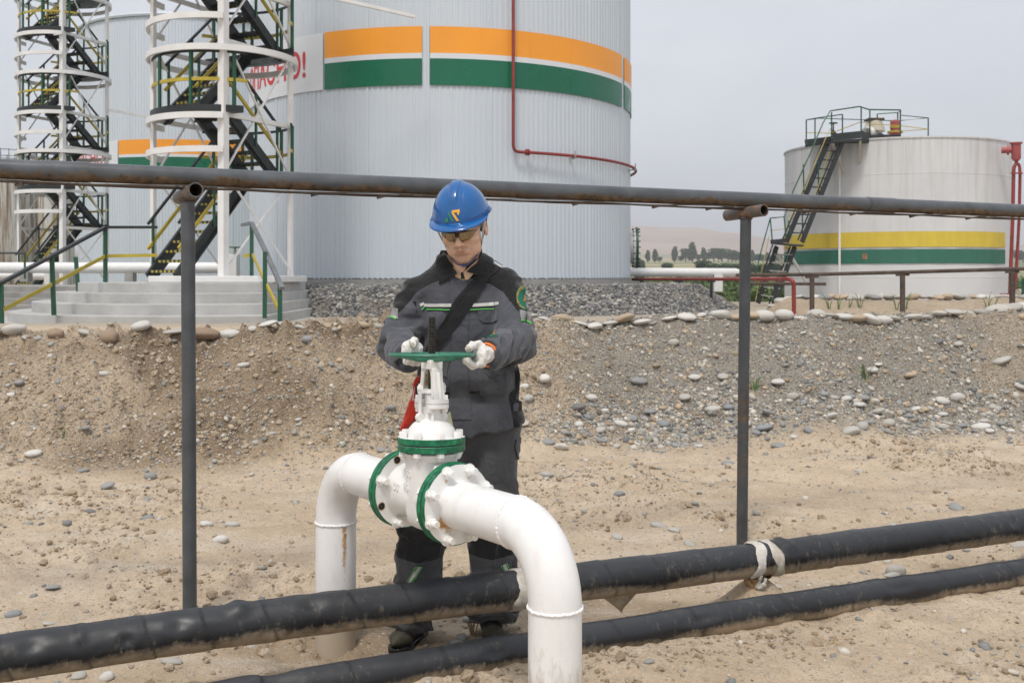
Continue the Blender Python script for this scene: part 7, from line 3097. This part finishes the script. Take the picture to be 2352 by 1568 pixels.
# rim and peak continue outwards from the last ring
base = nph * nth
prev = base
for s in range(1, 9):
    f = s / 8
    for i in range(nth):
        th_ = 2 * math.pi * i / nth
        q = vs[base + i]
        fr_ = max(0, -math.sin(th_))
        ext = .009 + .029 * float(sstep(.15, .95, fr_)) + .004 * max(0, math.sin(th_))
        drop = (.004 + .011 * float(sstep(.2, 1.0, fr_))) * f ** 1.1
        dd = Vector((q.x, q.y - .006, 0)).normalized()
        curl = -.006 * f ** 2 * (abs(q.x) / .1) * fr_
        roll = (.003 if s == 8 else 0)
        vs.append(q + dd * ext * f + Vector((0, 0, -drop + curl + .012 * float(sstep(.0, .9, abs(math.cos(th_)))) * f * (1 if math.sin(th_) > -.3 else .6) - roll)))
    for i in range(nth):
        l = (i + 1) % nth
        fs.append((prev + i, base + nth * s + i, base + nth * s + l, prev + l))
    prev = base + nth * s
b.add([HT @ v for v in vs], fs)
hel = b.build("helmet", M['helmet'], man, ang=70, fix=False)
sd_ = hel.modifiers.new("thick", 'SOLIDIFY')
sd_.thickness = .003
sd_.offset = -1


def helm_front(x, z):
    """front surface of the shell in head coordinates"""
    s = 1.0
    for _ in range(3):
        t_ = (z - hz0) / HZr
        cph = math.sqrt(max(0, 1 - t_ * t_))
        sq = 1 + .035 * (1 - t_)
        cx_ = x / (HXr * sq * cph)
    return Vector((x, .006 - HYf * sq * cph * math.sqrt(max(0, 1 - cx_ * cx_)) - .0012, z))


def emblem(pts, mat):
    """polygon in emblem units on the helmet front"""
    b = MB()
    quads = [pts] if len(pts) == 4 else [[pts[0], pts[1], pts[2], pts[3]], [pts[0], pts[3], pts[4], pts[5]]]
    for q in quads:
        n = 7
        g = []
        for lift in (0, .0035):
            for i in range(n):
                for j in range(n):
                    u, v = i / (n - 1), j / (n - 1)
                    x = (1 - u) * ((1 - v) * q[0][0] + v * q[3][0]) + u * ((1 - v) * q[1][0] + v * q[2][0])
                    z = (1 - u) * ((1 - v) * q[0][1] + v * q[3][1]) + u * ((1 - v) * q[1][1] + v * q[2][1])
                    g.append(HT @ (helm_front(x, z) + Vector((0, lift - .0012, 0))))
        fs = []
        for i in range(n - 1):
            for j in range(n - 1):
                a = i * n + j
                fs.append((a, a + n, a + n + 1, a + 1))
                a += n * n
                fs.append((a, a + 1, a + n + 1, a + n))
        b.add(g, fs)
    b.build("helmet_emblem", mat, hel, smooth=False)


# crop coordinates of the emblem -> head coordinates
ez = lambda X, Y: ((X - 500) / 3.9e3, .1060 - (Y - 580) / 3.1e3)
emblem([ez(x, y) for x, y in ((415, 595), (432, 588), (503, 707), (468, 707))], M['logo_green'])
emblem([ez(x, y) for x, y in ((355, 690), (378, 672), (396, 645), (412, 668), (412, 705), (358, 707))], M['logo_green'])
emblem([ez(x, y) for x, y in ((474, 604), (488, 577), (600, 575), (597, 604))], M['logo_yellow'])
emblem([ez(x, y) for x, y in ((474, 605), (508, 605), (578, 703), (536, 704))], M['logo_yellow'])
emblem([ez(x, y) for x, y in ((570, 604), (598, 603), (574, 642), (553, 615))], M['logo_yellow'])

# glasses
gl_ = MB()
for sg in (-1, 1):
    vs, fs = [], []
    nu, nv = 18, 9
    for i in range(nu + 1):
        u = i / nu
        x = .0075 + .060 * u
        zt_ = .017 - .004 * u ** 2
        zb_ = -.018 + .012 * max(0, (.16 - u) / .16) ** 1.5 + .026 * max(0, (u - .45) / .55) ** 1.8
        for j in range(nv + 1):
            v = j / nv
            z = zb_ + (zt_ - zb_) * v
            y = -.1155 + 8.5 * x * x + .0005 * math.sin(v * 3) - .010 * (1 - ((z) / .02) ** 2) * .12
            vs.append(HT @ Vector((sg * x, y, z)))
    for i in range(nu):
        for j in range(nv):
            a = i * (nv + 1) + j
            q = (a, a + nv + 1, a + nv + 2, a + 1)
            fs.append(q if sg > 0 else tuple(reversed(q)))
    gl_.add(vs, fs)
glo = gl_.build("glasses", M['lens'], man, ang=80, fix=False)
sd_ = glo.modifiers.new("thick", 'SOLIDIFY')
sd_.thickness = .0015
b = MB().bar(HT @ Vector((-.009, -.1165, .008)), HT @ Vector((.009, -.1165, .008)), .004, .016, HM @ Vector((0, 0, 1)))
b.bar(HT @ Vector((-.06, -.088, .0155)), HT @ Vector((-.006, -.117, .0175)), .003, .003)
b.bar(HT @ Vector((.06, -.088, .0155)), HT @ Vector((.006, -.117, .0175)), .003, .003)
b.build("bridge", M['frame'], glo, bevel=.0012)
for sg in (-1, 1):
    b = MB().bar(HT @ Vector((sg * .068, -.078, .010)), HT @ Vector((sg * .083, .010, .012)), .0025, .010, HM @ Vector((0, 0, 1)))
    b.build("temple_arm", M['clear'], glo)

# chin strap
b, wbs = MB(), []
for sg in (-1, 1):
    for y0, mt in ((-.035, 0), (.03, 1)):
        pth = [(sg * .100, y0, .045), (sg * .088, y0 * .75 - .012, -.005), (sg * .074, -.030, -.052)]
        q = [HT @ Vector(p) for p in hermite(pth, 8)]
        if mt == 0:
            wbs.append(MB().tube(q, .0035, 8))
        else:
            b.tube(q, .0022, 8)
    pth = [(sg * .074, -.030, -.052), (sg * .058, -.052, -.088), (sg * .030, -.078, -.116), (0, -.086, -.124)]
    b.tube([HT @ Vector(p) for p in hermite(pth, 8)], .0028, 8)
cs_ = b.build("chin_strap", M['cord'], hel)
for wb_ in wbs:
    wb_.build("strap_band", M['cord_white'], cs_)
b = MB().box(HT @ Vector((.004, -.087, -.124)), (.010, .004, .005), HM.to_3x3())
b.build("chin_cup", M['cord'], cs_, bevel=.0015)
# ---------------------------------------------------------------- summer haze over the plain
hm = bpy.data.materials.new("haze")
hm.use_nodes = True
hm.node_tree.nodes.clear()
ho_ = hm.node_tree.nodes.new("ShaderNodeOutputMaterial")
hv = hm.node_tree.nodes.new("ShaderNodeVolumePrincipled")
hv.inputs["Color"].default_value = (0.93, 0.95, 1.0, 1)
hv.inputs["Density"].default_value = 0.00055
hm.node_tree.links.new(hv.outputs[0], ho_.inputs["Volume"])
hz = MB().box((0, 1450, 60), (3400, 1600, 90)).build("haze", hm, smooth=False)
tag(hz, kind='stuff')
